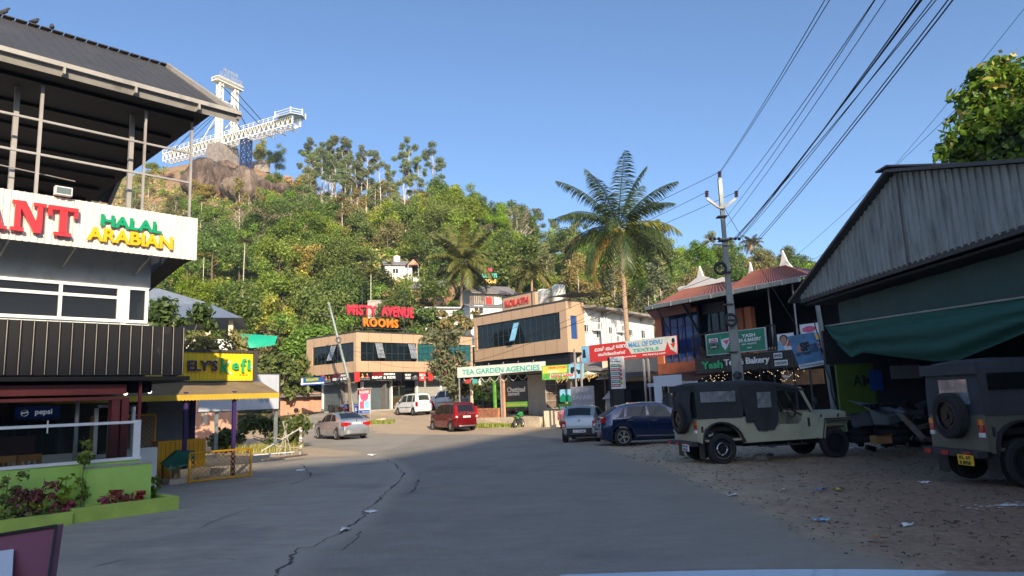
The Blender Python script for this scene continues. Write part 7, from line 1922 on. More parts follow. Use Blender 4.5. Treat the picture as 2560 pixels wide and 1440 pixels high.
# ---------------------------------------------------------------- hillside houses
def house(px, py, Y, w, d, hw_, rise, rz, name, label, wall='white_wall', roof='roof_grey', wins=(), zbase=None, over=.35, gable='x', fz=0):
    q = P(px, py, Y); t = thing(name, label, 'house', (q.x, q.y, q.z), rz)
    mb = MB(); mb.box(-w/2, w/2, 0, d, -2.5, hw_); mb.prism([(0-.0, hw_), (d, hw_), (d/2, hw_+rise)], -w/2, w/2, 'x') if gable == 'x' else mb.prism([(-w/2, hw_), (w/2, hw_), (0, hw_+rise)], 0, d)
    mb.build('wall', wall, t); mb = MB(); e = .06
    k = rise/(d/2) if gable == 'x' else rise/(w/2)
    if gable == 'x':
        for s_ in (0, 1):
            y0_, y1_ = (-over, d/2) if s_ == 0 else (d+over, d/2); z0_, z1_ = hw_-k*over+e, hw_+rise+e
            mb.add([(-w/2-over,y0_,z0_),(w/2+over,y0_,z0_),(w/2+over,y1_,z1_),(-w/2-over,y1_,z1_),(-w/2-over,y0_,z0_+.1),(w/2+over,y0_,z0_+.1),(w/2+over,y1_,z1_+.1),(-w/2-over,y1_,z1_+.1)], [(0,1,2,3),(4,5,6,7),(0,1,5,4),(1,2,6,5),(3,0,4,7)])
    else:
        for s_ in (-1, 1):
            x0_ = s_*(w/2+over); z0_, z1_ = hw_-k*over+e, hw_+rise+e
            mb.add([(x0_,-over,z0_),(x0_,d+over,z0_),(0,d+over,z1_),(0,-over,z1_),(x0_,-over,z0_+.1),(x0_,d+over,z0_+.1),(0,d+over,z1_+.1),(0,-over,z1_+.1)], [(0,1,2,3),(4,5,6,7),(0,3,7,4),(0,1,5,4)])
    mb.build('roof', roof, t)
    for (a_, b2, c_, e_) in wins:
        mb = MB(); mb.box(a_, b2, -.03, -.006, c_, e_); wo = mb.build('window', 'glass_window', t); mb = MB(); mb.box(a_-.06,b2+.06,-.04,-.031,e_,e_+.06); mb.box(a_-.06,b2+.06,-.04,-.031,c_-.06,c_); mb.box((a_+b2)/2-.03,(a_+b2)/2+.03,-.04,-.031,c_,e_); mb.build('frame', 'white_frame', wo)
    return t
t = house(997, 697, 108, 4.2, 4, 2.2, .9, .25, 'small_white_house', 'little white house with grey roof and roof tank, alone among the trees', wins=[(-.9,-.1,.9,1.6)])
mb = MB(); mb.prism([(1.3,2.1),(3.1,2.1),(2.2,3.0)], -.9, 2.6); mb.build('porch_gable', 'terracotta_wall', t)
mb = MB(); mb.add([(1.0,-1.1,2.0),(2.2,-1.1,3.15),(2.2,2.6,3.15),(1.0,2.6,2.0),(3.4,-1.1,2.0),(3.4,2.6,2.0)],[(0,1,2,3),(1,4,5,2)]); mb.build('porch_roof', 'roof_grey', t)
mb = MB()
for x in (1.4, 3.0): mb.bar((x,-.8,0),(x,-.8,2.1),.1)
mb.box(1.3,3.1,-.8,2.5,-2,.05); mb.build('porch_posts', 'pale_panel', t)
mb = MB(); mb.box(1.4,3.0,1.2,1.3,0,2.1); mb.build('porch_back', 'inner_wall', t)
mb = MB(); mb.tube([(-.1,2,3.0),(-.1,2,3.05),(-.1,2,4.0),(-.1,2,4.1)],[.5,.55,.55,.3],14); mb.build('roof_tank', 'tank', t)
t = house(1072, 745, 98, 5, 4, 1.6, 1.0, -.25, 'small_tiled_house', 'little house with old grey tin roof below the white hillside house', wall='terracotta_wall', roof='roof_grey', wins=[(-1.4,-.6,.5,1.2)])
t = house(1236, 764, 86, 5.4, 4.5, 1.6, 1.1, .5, 'white_rooms_house', 'white house with grey gabled roof carrying the holiday rooms lettering', wins=[(1.5,2.2,.6,1.4)], over=.6)
HS = Frame(t.location.xy, (t.location.x+math.cos(.55), t.location.y+math.sin(.55)))
t2 = thing('holiday_sign', 'small red, teal and gold rooms lettering above the white house roof', 'sign', HS.w(.6, 2.2, t.location.z+3.1), .25)
for s_, z_, m_, ww, hh in (('SIS', 1.85, 'letter_misty', 1.0, .55), ('HOLIDAYS', 1.1, 'letter_teal', 2.2, .6), ('ROOMS', .35, 'letter_gold', 1.9, .55)): text(s_, .6, t2, m_, x=0, y=0, z=z_, depth=.08, bold=.03, width=ww, height=hh, name='letters')
mb = MB(); mb.bar((-.8,.08,-1),(-.8,.08,1.9),.05); mb.bar((.8,.08,-1),(.8,.08,1.9),.05); mb.build('posts', 'steel_dark', t2)
t = house(1112, 803, 78, 4.4, 4, 1.3, .4, .35, 'white_block_house', 'plain white block house with weathered wall left of the second palm trunk', wins=[(.9,1.5,.6,1.2)], over=.2)
mb = MB(); mb.box(-2.3, 2.3, -.1, 4, 1.5, 1.6); mb.build('parapet', 'white_wall', t)
t = house(1222, 806, 72, 3.9, 4, 1.5, .5, .35, 'white_lower_house', 'white lower house with small dark window behind the tan clad building', wins=[(-1.5,-.6,.9,1.7)], over=.15, roof='roof_grey')
t = thing('wooden_veranda', 'wooden fenced veranda with red cloth below the rooms lettering house', 'veranda', P(1175, 768, 77), .5)
mb = MB()
for i in range(14): mb.box(i*.22, i*.22+.16, 0, .05, 0, 1.3+.06*math.sin(i*3))
mb.build('boards', 'wood_old', t); mb = MB(); mb.box(2.0,2.7,-.06,-.01,.3,1.2); mb.build('red_cloth', 'poster_red', t)
q = HP(955, 765); t = thing('cut_wall', 'pale bare retaining wall above the red rooftop letters', 'wall', (P(955,765,78).x, 78, P(955,765,78).z), .1); mb = MB(); mb.box(-1.6,1.7,0,.4,-1.4,.7); mb.build('wall_panel', 'concrete', t)
# the pavilion on the left
pv = P(500, 830, 45); t = thing('open_pavilion', 'open pavilion with blue grey hipped roof and cream columns behind the restaurant', 'building', (pv.x, 45, 0), .35)
ze = P(500, 806, 45).z; zr_ = P(500, 768, 48).z; ex0, ex1 = -9, 2.6
mb = MB(); mb.add([(ex0,-2.5,ze),(ex1,-2.5,ze),(ex1+.2,4.5,ze),(ex0,4.5,ze),(ex0,1,zr_+.9),(-2.6,1,zr_+.9),(.3,1,zr_+.0)], [(0,1,6,5),(0,5,4),(1,2,6),(3,4,5),(2,3,5,6)]); mb.build('roof', 'roof_blue', t)
mb = MB(); mb.add([(-1.0,0,ze+.9),(.5,-.9,ze+.75),(.1,.9,ze+1.35),(1.5,0,ze+.7)], [(0,1,2),(1,3,2)]); mb.build('roof_ridge', 'roof_blue', t)
mb = MB()
for x, y in ((-1.3,-1.9),(.6,-1.9),(1.9,-1.5),(-3.4,-1.9),(1.9,3.5)): mb.box(x-.14,x+.14,y-.14,y+.14,1,ze)
mb.build('column', 'plaster_cream', t)
mb = MB(); mb.box(-6,2.2,-2.05,-1.95,ze-2.0,ze-1.3); mb.box(-6,2.3,-2,3.8,ze-2.15,ze-2.0); mb.build('parapet', 'white_wall', t)
mb = MB(); mb.box(-6,2.3,-2,3.8,0,ze-2.16); mb.build('base', 'terracotta_wall', t)
tp_ = [P(594,833,43), P(693,840,44), P(688,862,43.5), P(628,866,42.5), P(598,860,42.5)]
t = thing('teal_tarpaulin', 'bright teal tarpaulin sheet stretched on the slope above the yellow cafe', 'tarpaulin', tp_[0], 0)
mb = MB(); loc = [p-tp_[0] for p in tp_]; n_ = 12; vs = []
for j in range(7):
    v = j/6
    for i in range(n_+1):
        u = i/n_; a_ = loc[0].lerp(loc[1], u); b2 = (loc[4].lerp(loc[3], u*2) if u < .5 else loc[3].lerp(loc[2], u*2-1)); p = a_.lerp(b2, v); vs.append((p.x, p.y-.25*math.sin(math.pi*u)*math.sin(math.pi*v)+.05*math.sin(u*20+v*5), p.z-.1*math.sin(math.pi*u)*v))
mb.sheet(vs, n_+1); mb.build('sheet', 'tarp_bright', t, smooth=True)
# hedges behind the cafe and around
def hedge(px, py, Y, w, h, n_, mt, label, sz=.16, d=.8, z=None, name='hedge', cat='shrub', seed=1):
    q = P(px, py, Y); rnd = random.Random(seed); t = thing(name, label, cat, (q.x, Y, q.z if z is None else z), 0)
    cs = [(rnd.uniform(-w/2,w/2), rnd.uniform(-d/2,d/2), rnd.uniform(.1,h)) for _ in range(max(6, int(w*h*2.2)))]
    mb = MB()
    for c_ in cs[::3]: mb.bar((c_[0]*.6,0,-.2),(c_[0],c_[1],c_[2]),.04)
    mb.build('stems', 'bark', t); leaf_cloud('foliage', cs, [rnd.uniform(.35,.6) for _ in cs], n_, sz, mt, t); return t
hedge(420, 800, 33, 3.6, 2.6, 2200, 'leaf_dark', 'dark leafy tree crown between restaurant and pavilion roof', .2, z=P(420,850,33).z-.8, seed=2)
hedge(510, 880, 31, 4.5, 1.5, 2200, 'leaf_olive', 'thin scrub under the pavilion parapet behind the cafe sign', .15, z=P(510,880,31).z-.9, seed=3)
hedge(640, 1085, 31.5, 4.2, 1.3, 2600, 'leaf_dark', 'dark weeds growing under the faded pale board', .14, z=0, name='weeds', cat='weeds', seed=4)
hedge(700, 1085, 33, 1.6, 1.2, 900, 'leaf_olive', 'tall weeds behind the rope barrier by the road', .12, z=0, name='weeds', cat='weeds', seed=5)
hedge(1085, 815, 69, 5, 2.2, 3000, 'leaf_mid', 'green bushes in front of the plain white block house', .22, 2, z=P(1085,828,69).z, name='bushes', cat='bushes', seed=11)
hedge(1150, 815, 68, 4, 2.0, 2200, 'leaf_olive', 'olive scrub between the two white houses and the tan roof', .22, 2, z=P(1150,830,68).z, name='bushes', cat='bushes', seed=12)
hedge(1010, 745, 84, 7, 2.6, 3500, 'leaf_olive', 'scrub below the little white hillside house', .25, 2, z=P(1010,775,84).z, name='bushes', cat='bushes', seed=13)
hedge(725, 930, 66, 9, 3.0, 3500, 'leaf_bright', 'bright green bushes between the faded board and the blue name board', .3, 2, z=2.6, name='bushes', cat='bushes', seed=6)
hedge(650, 900, 62, 9, 3.6, 3500, 'leaf_mid', 'green shrubs on the slope under the teal tarpaulin', .3, 2, z=2.8, name='bushes', cat='bushes', seed=7)
def grass_patch(px0, px1, py, w_, n_, label, mt='grass', hh=.28, depth=1.2):
    a_ = P(px0, py, w_); b2 = P(px1, py, w_); k = n_; r2 = np.random.default_rng(int(px0)); xs_ = r2.uniform(a_.x, b2.x, k); ys_ = r2.uniform(w_-depth/2, w_+depth/2, k); vs = []
    zz = gz(xs_, ys_); hs = r2.uniform(.4, 1, k)*hh; an = r2.uniform(0, 3.14, k)
    for x, y, z, h_, q in zip(xs_, ys_, zz, hs, an): c_, s_ = math.cos(q)*.03, math.sin(q)*.03; l = h_*.4; vs += [(x-c_, y-s_, z), (x+c_, y+s_, z), (x+c_*.2+l*s_*10*.3, y+l*.3, z+h_)]
    mb = MB(); mb.add(vs, [(3*i, 3*i+1, 3*i+2) for i in range(k)]); return tag(mb.build('grass', mt), label, 'grass', kind='stuff')
grass_patch(1175, 1300, 1055, 44.8, 1500, 'strip of dry grass before the brick stack platform')
grass_patch(900, 985, 1055, 49, 1500, 'dry grass at the forecourt ramp'); grass_patch(620, 735, 1080, 31, 2500, 'rough grass under the faded board', 'leaf_olive', .4, 3)
# ---------------------------------------------------------------- the bakery building on the right
yA = P(1628, 767, 35.5); yB = P(2010, 693, 28.0); YF = Frame((yA.x, yA.y), (yB.x, yB.y)); GZ_ = 6.15
yb = thing('bakery_building', 'two storey orange and glass bakery building under red sheet roofs with a long gutter', 'building', YF.o, YF.rz)
def ya(px, py, off=1.0): return YF.at(px, py, off)
XL = YF.len
x_o0, _ = ya(1640, 850); x_o1, _ = ya(1656, 850); x_g1, _ = ya(1750, 850)
mb = MB(); mb.box(x_o0, x_o1, 1, 1.3, 3.3, 5.9); mb.box(x_o1, x_g1, 1.12, 1.3, 5.7, 5.95); mb.box(x_o0, x_o0+.2, 1.3, 6, 3.3, 5.9); mb.build('orange_wall', 'orange_wall', yb)
mb = MB(); mb.box(x_o0, x_g1, .98, 1.31, 2.75, 3.3); mb.build('orange_base', 'orange_base', yb)
mb = MB(); mb.box(x_o1, x_g1, 1.12, 1.14, 3.3, 5.7); g1 = mb.build('curtain_wall', 'glass_blue', yb)
mb = MB()
for i in range(6): x = x_o1+(x_g1-x_o1)*i/5; mb.box(x-.012, x+.012, 1.08, 1.119, 3.3, 5.7)
for i in range(5): z = 3.3+2.4*i/4; mb.box(x_o1, x_g1, 1.085, 1.118, z-.012, z+.012)
mb.build('mullions', 'steel_dark', g1)
mb = MB(); mb.box(x_g1, x_g1+.15, .9, 1.3, 2.7, 6.0); x2, _ = ya(1818, 800); mb.box(x2-.1, x2, .9, 1.3, 2.7, 6.0); mb.box(x_g1+.15, x2-.1, 1.1, 1.3, 5.5, 6.0); mb.build('dark_frame', 'black', yb)
mb = MB(); mb.box(x_g1+.15, x2-.1, 1.15, 1.17, 3.4, 5.5); g2 = mb.build('window', 'glass_facade', yb)
mb = MB()
for q in (.33, .66): x = x_g1+.15+(x2-x_g1-.25)*q; mb.box(x-.02, x+.02, 1.1, 1.149, 3.4, 5.5)
mb.box(x_g1+.15, x2-.1, 1.105, 1.148, 4.6, 4.65); mb.build('mullions', 'steel_dark', g2)
mb = MB()
for a_, b2 in ((1843, 1858), (1864, 1880)): (p, _), (q, _) = ya(a_, 820, 1.6), ya(b2, 820, 1.6); mb.box(p, q, 1.6, 1.9, 3.0, 5.6)
mb.build('orange_pillar', 'orange_wall', yb)
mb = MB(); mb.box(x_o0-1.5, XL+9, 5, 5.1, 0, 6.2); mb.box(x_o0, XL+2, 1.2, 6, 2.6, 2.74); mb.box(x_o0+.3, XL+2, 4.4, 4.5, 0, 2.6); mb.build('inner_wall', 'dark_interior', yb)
mb = MB(); (p, _), (q, _) = ya(1888, 830, 2.4), ya(1945, 830, 2.4); mb.box(p, q, 2.4, 2.5, 2.9, 3.7); (p, _), (q, _) = ya(1960, 830, 2.8), ya(2005, 830, 2.8); mb.box(p, q, 2.8, 2.9, 2.9, 3.9); mb.build('half_wall', 'plaster_cream', yb)
mb = MB()
for px in (1928, 1990): x, _ = ya(px, 800, .6); mb.bar((x, .6, 2.75), (x, .6, 6.1), .05)
mb.build('veranda_post', 'steel_grey', yb)
mb = MB(); (p, _), (q, _) = ya(1700, 760, .1), ya(1750, 850, .9); mb.bar((p, .3, 6.05), (q, .9, 4.6), .1); (p, _) = ya(1640, 770, .1); mb.bar((p, .2, 6.0), (p+.4, .9, 4.2), .05); mb.build('roof_brace', 'black', yb)
# roofs
def ribbed(mb, A, B, Cc, Dd, n):      # A,B eave; Cc,Dd top right/left; ribs run from eave to ridge
    A, B, Cc, Dd = map(Vector, (A, B, Cc, Dd)); nm = (B-A).cross(Dd-A).normalized(); vs = []; row = []
    for i in range(n+1):
        for du, h_ in ((0, 0), (.55, 0), (.7, .05), (.85, .05)):
            u = min(1, (i+du)/n); row.append((u, h_))
    for r_ in (0, 1):
        for u, h_ in row: p = (A.lerp(B, u) if r_ == 0 else Dd.lerp(Cc, u)) + nm*h_; vs.append(p)
    mb.sheet(vs, len(row))
mb = MB(); zE = GZ_+.05
r0, z0r = ya(1722, 716, 3.6); r1, z1r = ya(1806, 706, 3.6); xe0, _ = ya(1612, 778, .4)
ribbed(mb, (xe0,.35,zE-.1), (ya(1840,730,.3)[0],.35,zE), (r1,3.6,z1r), (r0,3.6,z0r), 22)
ribbed(mb, (xe0,7,zE-.1), (xe0,.35,zE-.1), (r0,3.6,z0r), (r0-.05,3.7,z0r), 12)
mb.add([(r1,3.6,z1r),(r1+2.5,3.6,z1r-.3),(r1+2.5,.35,zE),(r1,.35,zE)],[(0,1,2,3)])
s0, zs_ = ya(1880, 679, 4.2); s1, zt_ = ya(1962, 664, 4.2); xb0, _ = ya(1808, 745, .3)
ribbed(mb, (xb0,.32,zE+.02), (XL+.1,.32,zE+.02), (s1,4.2,zt_), (s0,4.2,zs_), 30)
mb.add([(XL+.1,.32,zE+.02),(XL+.6,7,zE),(s1,4.2,zt_)],[(0,1,2)]); mb.add([(xb0,.32,zE+.02),(s0,4.2,zs_),(xb0+.3,6,zE)],[(0,1,2)])
mb.build('red_roof', 'roof_red', yb)
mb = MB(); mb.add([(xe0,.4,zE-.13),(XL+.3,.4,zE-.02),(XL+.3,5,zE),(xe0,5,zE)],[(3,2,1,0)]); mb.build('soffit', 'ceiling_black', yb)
mb = MB(); mb.corr(0, 1, 0, 0, 1) if False else None
n_ = 74; vs = []
for r_ in (0, 1):
    for i in range(n_*2+1): vs.append((XL*i/(n_*2), -.25 if r_ == 0 else .55, GZ_+(.02 if r_ == 0 else .16)+.045*(i%2)))
mb.sheet(vs, n_*2+1); mb.build('lean_to_sheet', 'roof_blue', yb)
mb = MB(); mb.prism([(-.4,GZ_-.16),(-.24,GZ_-.16),(-.22,GZ_),(-.42,GZ_)], -.05, XL, 'x')
for i in range(7): x = .5+i*XL/7; mb.box(x-.03, x+.03, -.44, -.2, GZ_-.18, GZ_+.01)
mb.build('gutter', 'gi_pole', yb)
mb = MB(); mb.prism([(xe0,zE-.12),(x_g1,zE-.12),(x_g1,zE-.55),(xe0+.5,zE-.6)], .5, .56); mb.build('lower_roof_skirt', 'roof_red', yb)
# white ornaments
xo, zo = ya(1755, 716, 3.2); pts = [(-.95,0),(.95,0),(.98,.16),(.86,.25),(.6,.2),(.12,.55),(.06,.85),(.0,1.15),(-.06,.85),(-.12,.55),(-.6,.2),(-.86,.25),(-.98,.16)]
mb = MB(); mb.prism([(xo+a_*1.7, zo-.0+b2*.95) for a_, b2 in pts], 3.1, 3.2); mb.build('ridge_ornament', 'bridge_white', yb)
mb = MB(); mb.prism([(s1-.25,zt_-.05),(s1+.55,zt_-.3),(s1+.2,zt_+.2),(s1,zt_+.75),(s1-.1,zt_+.3)], 4.1, 4.2); mb.prism([(s0-.15,zs_-.1),(s0+.1,zs_-.05),(s0-.02,zs_+.5)], 4.1,4.2); mb.build('ridge_finial', 'bridge_white', yb)
# black fascia with letters
_, zf1 = ya(1860, 882, -.2); _, zf0 = ya(1860, 921, -.2); x0_, _ = ya(1737, 900, -.2); x1_, _ = ya(2000, 900, -.2); zf1, zf0 = 3.32, 2.62
fs = thing('bakery_fascia', 'black corrugated fascia with green and white bakery letters', 'sign', YF.w((x0_+x1_)/2, -.2, zf0), YF.rz); w = x1_-x0_; h = zf1-zf0; cx = (x0_+x1_)/2
mb = MB(); mb.corr(-w/2, w/2, 0, 0, h, pitch=.14, depth=.015); mb.box(-w/2, w/2, .01, .08, 0, h); mb.build('board', 'black_sign', fs)
def fl(s_, p0, p1, m_, hh, zc, b_=.012): (a_, _), (b2, _) = ya(p0, 900, -.2), ya(p1, 900, -.2); text(s_, .5, fs, m_, x=(a_+b2)/2-cx, y=-.05, z=zc*h, depth=.04, bold=b_, width=b2-a_, height=hh, name='letters')
fl('Yash', 1755, 1808, 'kefi_green', .34, .5, .02); fl('Tea & Bakery', 1812, 1926, 'letter_white', .36, .52, .012)
for s_, p0, p1, zc in (('SPICES', 1936, 1958, .72), ('CHOCOLATE', 1937, 1970, .28)):
    (a_, _), (b2, _) = ya(p0, 900, -.2), ya(p1, 900, -.2); patch(fs, a_-cx, b2-cx, h*(zc-.15), h*(zc+.17), 'letter_white', -.03); text(s_, .2, fs, 'ink', x=(a_+b2)/2-cx, y=-.045, z=h*zc, depth=.006, bold=.003, width=(b2-a_)*.85, height=.12, name='letters')
# green board
GBF = Frame(YF.w(0,-.45,0), YF.w(10,-.45,0))
t, w, h = banner(GBF, (1765, 838), (1916, 879), 0, 'board_green', 'bakery_board', 'green bakery board with ice cream logos, behind the electricity pole', 4.32, 3.42, frame='pale_panel')
for s_, z_, hh, ww in (('YASH', .74, .17, .22), ('TEA & BAKERY', .53, .17, .4), ('MOB : 9446337829', .34, .08, .24), ('ADIMAL', .16, .07, .08)): text(s_, .3, t, 'letter_white', x=w*.24, y=-.014, z=h*z_, depth=.005, bold=.008 if hh > .1 else .001, width=w*ww, height=h*hh, name='letters')
mb = MB(); mb.use('board_blue').box(-w*.46,-w*.28,-.012,-.004,h*.55,h*.82); mb.use('letter_white').box(-w*.45,-w*.29,-.018,-.013,h*.58,h*.79); mb.use('black').tube([(-w*.37,-.004,h*.37),(-w*.37,-.014,h*.37)],.13,20); mb.box(-w*.46,-w*.29,-.013,-.004,h*.28,h*.45); mb.use('poster_red').box(-w*.44,-w*.3,-.02,-.0185,h*.59,h*.63); mb.build('logo_print', None, t)
text('LAZZA', .2, t, 'light_red', x=-w*.37, y=-.024, z=h*.7, depth=.004, bold=.008, width=w*.13, height=h*.12, shear=.2, name='letters'); text('CLASSIC', .2, t, 'letter_white', x=-w*.375, y=-.022, z=h*.365, depth=.004, bold=.004, width=w*.13, height=h*.08, name='letters')
mb = MB(); mb.use('poster_white').prism([(-w*.24,h*.7),(-w*.06,h*.75),(-w*.12,h*.35),(-w*.17,h*.15),(-w*.22,h*.35)],-.01,-.004); mb.use('poster_pink').prism([(-w*.2,h*.62),(-w*.08,h*.66),(-w*.14,h*.4)],-.014,-.0105); mb.use('kefi_green').prism([(-w*.26,h*.9),(-w*.24,h*.88),(-w*.2,h*.65),(-w*.22,h*.66)],-.012,-.004); mb.build('sundae_print', None, t)
# lattice balcony rail
t = thing('lattice_railing', 'black metal lattice railing panels beside the green board', 'railing', YF.w(0,-.3,0), YF.rz)
(a_, _), (b2, _) = ya(1733, 870, -.3), ya(1766, 870, -.3)
mb = MB(); rr = random.Random(5)
for q0_, q1_ in ((a_, b2), (ya(1917,850,-.3)[0], ya(1940,850,-.3)[0])):
    for p in (((q0_,0,3.36),(q1_,0,3.36)),((q0_,0,4.4),(q1_,0,4.4)),((q0_,0,3.36),(q0_,0,4.4)),((q1_,0,3.36),(q1_,0,4.4))): mb.bar(p[0], p[1], .05)
    for i in range(9): mb.bar((rr.uniform(q0_,q1_),0,rr.choice([3.36,3.9,4.4])),(rr.uniform(q0_,q1_),0,rr.choice([3.36,3.8,4.4])),.025)
mb.build('lattice', 'black', t)
# tiled porch roof and fairy lights
mb = MB(); (a_, _), (b2, _) = ya(1622, 930, -.9), ya(1745, 930, -.9); ribbed(mb, (a_,-1.0,2.3), (b2,-1.0,2.3), (b2,.95,2.75), (a_,.95,2.75), 30); pr = mb.build('porch_roof', 'roof_tile_dark', yb)
mb = MB(); mb.box(a_, b2, -1.05, -.98, 2.12, 2.28); mb.build('porch_trim', 'pale_panel', pr)
mb = MB()
for px in (1648, 1665, 1700): x, _ = ya(px, 980, -.6); mb.cyl((x,-.6,0),(x,-.6,2.2),.09 if px==1665 else .05)
mb.bar((ya(1630,1000,-.4)[0],-.4,.4),(ya(1665,1000,-.4)[0],-.4,2.0),.06); mb.build('porch_post', 'steel_dark', yb)
fy = thing('fairy_lights', 'net of warm fairy lights hanging below the black bakery fascia', 'fairy lights', YF.w(0,0,0), YF.rz)
mb = MB(); wr = MB(); rr = random.Random(10); (a_, _), (b2, _) = ya(1745, 930, -.7), ya(2000, 930, -.7)
for k in range(11):
    x0q = a_+(b2-a_)*k/11; x1q = x0q+(b2-a_)/11*1.4
    for j in range(3):
        pts = []; off = -.25-.3*j
        for i in range(9): u = i/8; pts.append((x0q+(x1q-x0q)*u, off, 2.6-.12*j-.32*math.sin(math.pi*min(1,u*1.05))*(.6+.2*j)+.1*(u)))
        wr.tube(pts, .008, 3)
        for p in pts[1:-1:1]:
            if rr.random() < .33: mb.ball((p[0],p[1],p[2]-.02), .013, n=5, m=4)
mb.build('bulbs', 'fairy_bulb', fy); wr.build('cable', 'wire', fy)
# ground floor things of the bakery
mb = MB(); x, _ = ya(1845, 1000, 1.5); mb.box(x, x+2.4, 1.5, 2.1, 0, .9); mb.build('counter', 'wood_old', yb)
mb = MB(); (p, _), (q, _) = ya(1955, 960, .4), ya(2060, 960, .4); mb.box(p, q, .4, .46, 1.9, 2.5); mb.build('wooden_screen', 'wood', yb)
pl = YF.w(ya(1968, 965, -.1)[0], -.1, 2.15); t = thing('hanging_basket', 'white hanging flower basket under the fairy lights', 'basket', pl, 0)
mb = MB(); mb.tube([(0,0,0),(0,0,.1),(0,0,.16)],[.05,.14,.15],12); mb.bar((-.14,0,.15),(0,0,.6),.01); mb.bar((.14,0,.15),(0,0,.6),.01); mb.build('basket', 'bridge_white', t)
mb = MB()
for px in (1905, 1940, 1990, 2030): x, _ = ya(px, 980, .2); mb.bar((x,.2,0),(x,.2,2.6),.06)
for z in (.9, .5): mb.bar((ya(1880,980,.2)[0],.2,z),(ya(2050,980,.2)[0],.2,z),.04)
mb.build('front_rail', 'steel_dark', yb)
# posters and the tilted battery board
PB = Frame(YF.w(0,-.8,0), YF.w(10,-.8,0))
t, w, h = banner(PB, (1942, 836), (1986, 873), 0, 'poster_white', 'portrait_poster', 'white poster with a red toned portrait beside the battery board')
mb = MB(); mb.use('poster_skyblue').prism([(-w/2,0),(-w*.1,0),(-w*.2,h*.5),(-w/2,h*.6)],-.008,-.003); mb.use('black').ball((-w*.1,-.008,h*.68),.2,.006,.17,10,8); mb.use('skin_print').ball((-w*.1,-.014,h*.56),.15,.006,.2,10,8); mb.use('poster_red').prism([(w*.05,h*.2),(w*.35,h*.25),(w*.2,h*.6)],-.012,-.006); mb.build('portrait_print', None, t)
t, w, h = banner(PB, (1999, 812), (2062, 868), -.3, 'poster_skyblue', 'colourful_poster', 'blue yellow and pink shop poster behind the leaning pole')
patch(t, -w/2, w/2, h*.62, h, 'poster_white', -.006); mb = MB(); mb.use('poster_pink').ball((-w*.1,-.014,h*.78),.3,.006,.12,10,6); mb.use('letter_gold').box(-w*.3,w*.45,-.014,-.007,h*.35,h*.55); mb.use('poster_red').box(-w*.35,w*.4,-.013,-.007,h*.08,h*.2); mb.build('print', None, t)
# leaning pole with battery board
lq = P(2088, 1050, 22.5); lt_ = P(2040, 740, 22.5); t = thing('leaning_lamp_pole', 'grey leaning steel pole between the bakery and the shed', 'pole', (lq.x, 22.5, 0), 0)
mb = MB(); mb.tube([(.05,0,0), tuple(lt_-Vector((lq.x,22.5,0)))], [.085,.07], 10); mb.build('pole', 'gi_pole', t)
mb = MB(); rr = random.Random(3); pv_ = [(.12+rr.uniform(-.04,.04)-.6*(i/14.)+.1, -.1, 3.9*i/14.) for i in range(15)]; mb.tube(pv_, .018, 5); mb.build('cable', 'wire', t)
cr_ = [P(1966,841,23), P(2032,829,22.6), P(2064,911,22.6), P(2000,923,23)]
sx = (cr_[1]-cr_[0]).normalized(); t = thing('battery_board', 'tilted blue battery advertising board with white base strip', 'sign', cr_[3], math.atan2(sx.y, sx.x))
Mi = (Matrix.Translation(cr_[3]) @ Matrix.Rotation(math.atan2(sx.y, sx.x), 4, 'Z')).inverted(); q4 = [Mi @ c_ for c_ in cr_]; q4 = [(c_.x, c_.z) for c_ in q4]
mb = MB(); mb.prism(q4, 0, .06); mb.build('board', 'sf_blue', t)
def bq(u, v): a_ = Vector(q4[3]).lerp(Vector(q4[2]), u); b2 = Vector(q4[0]).lerp(Vector(q4[1]), u); return a_.lerp(b2, v)
rot_ = math.atan2(q4[1][1]-q4[0][1], q4[1][0]-q4[0][0])
for s_, u, v, ww, hh, m_, b_ in (('SF', .5, .62, .28, .3, 'ink', .02), ('BATTERIES', .36, .42, .45, .1, 'ink', .01), ('POWER', .78, .62, .28, .1, 'ink', .006), ('THAT NEVER', .78, .53, .28, .07, 'ink', .004), ('LETS YOU DOWN', .78, .45, .28, .07, 'ink', .004)):
    p = bq(u, v); o = text(s_, .3, t, m_, depth=.006, bold=b_, width=ww, height=hh, name='letters'); o.location = (p.x, -.01, p.y); o.rotation_euler = (0, -rot_, 0)
mb = MB(); mb.prism([tuple(bq(0,0)),tuple(bq(1,0)),tuple(bq(1,.13)),tuple(bq(0,.13))],-.012,-.003); mb.build('base_strip', 'poster_white', t); p = bq(.5,.065); o = text('NTR Road Chembukkavu', .1, t, 'ink', depth=.004, width=.7, height=.07, name='letters'); o.location = (p.x,-.016,p.y); o.rotation_euler = (0,-rot_,0)
mb = MB(); a_, b2, c_ = bq(.14,.5), bq(.3,.75), bq(.34,.5); mb.prism([tuple(a_),tuple(c_),tuple(b2)], -.01, -.002); mb.build('emblem', 'sf_orange', t)
mb = MB(); mb.bar((.5,.08,.9),(1.2,.1,.8),.05); mb.build('bracket', 'steel_dark', t)

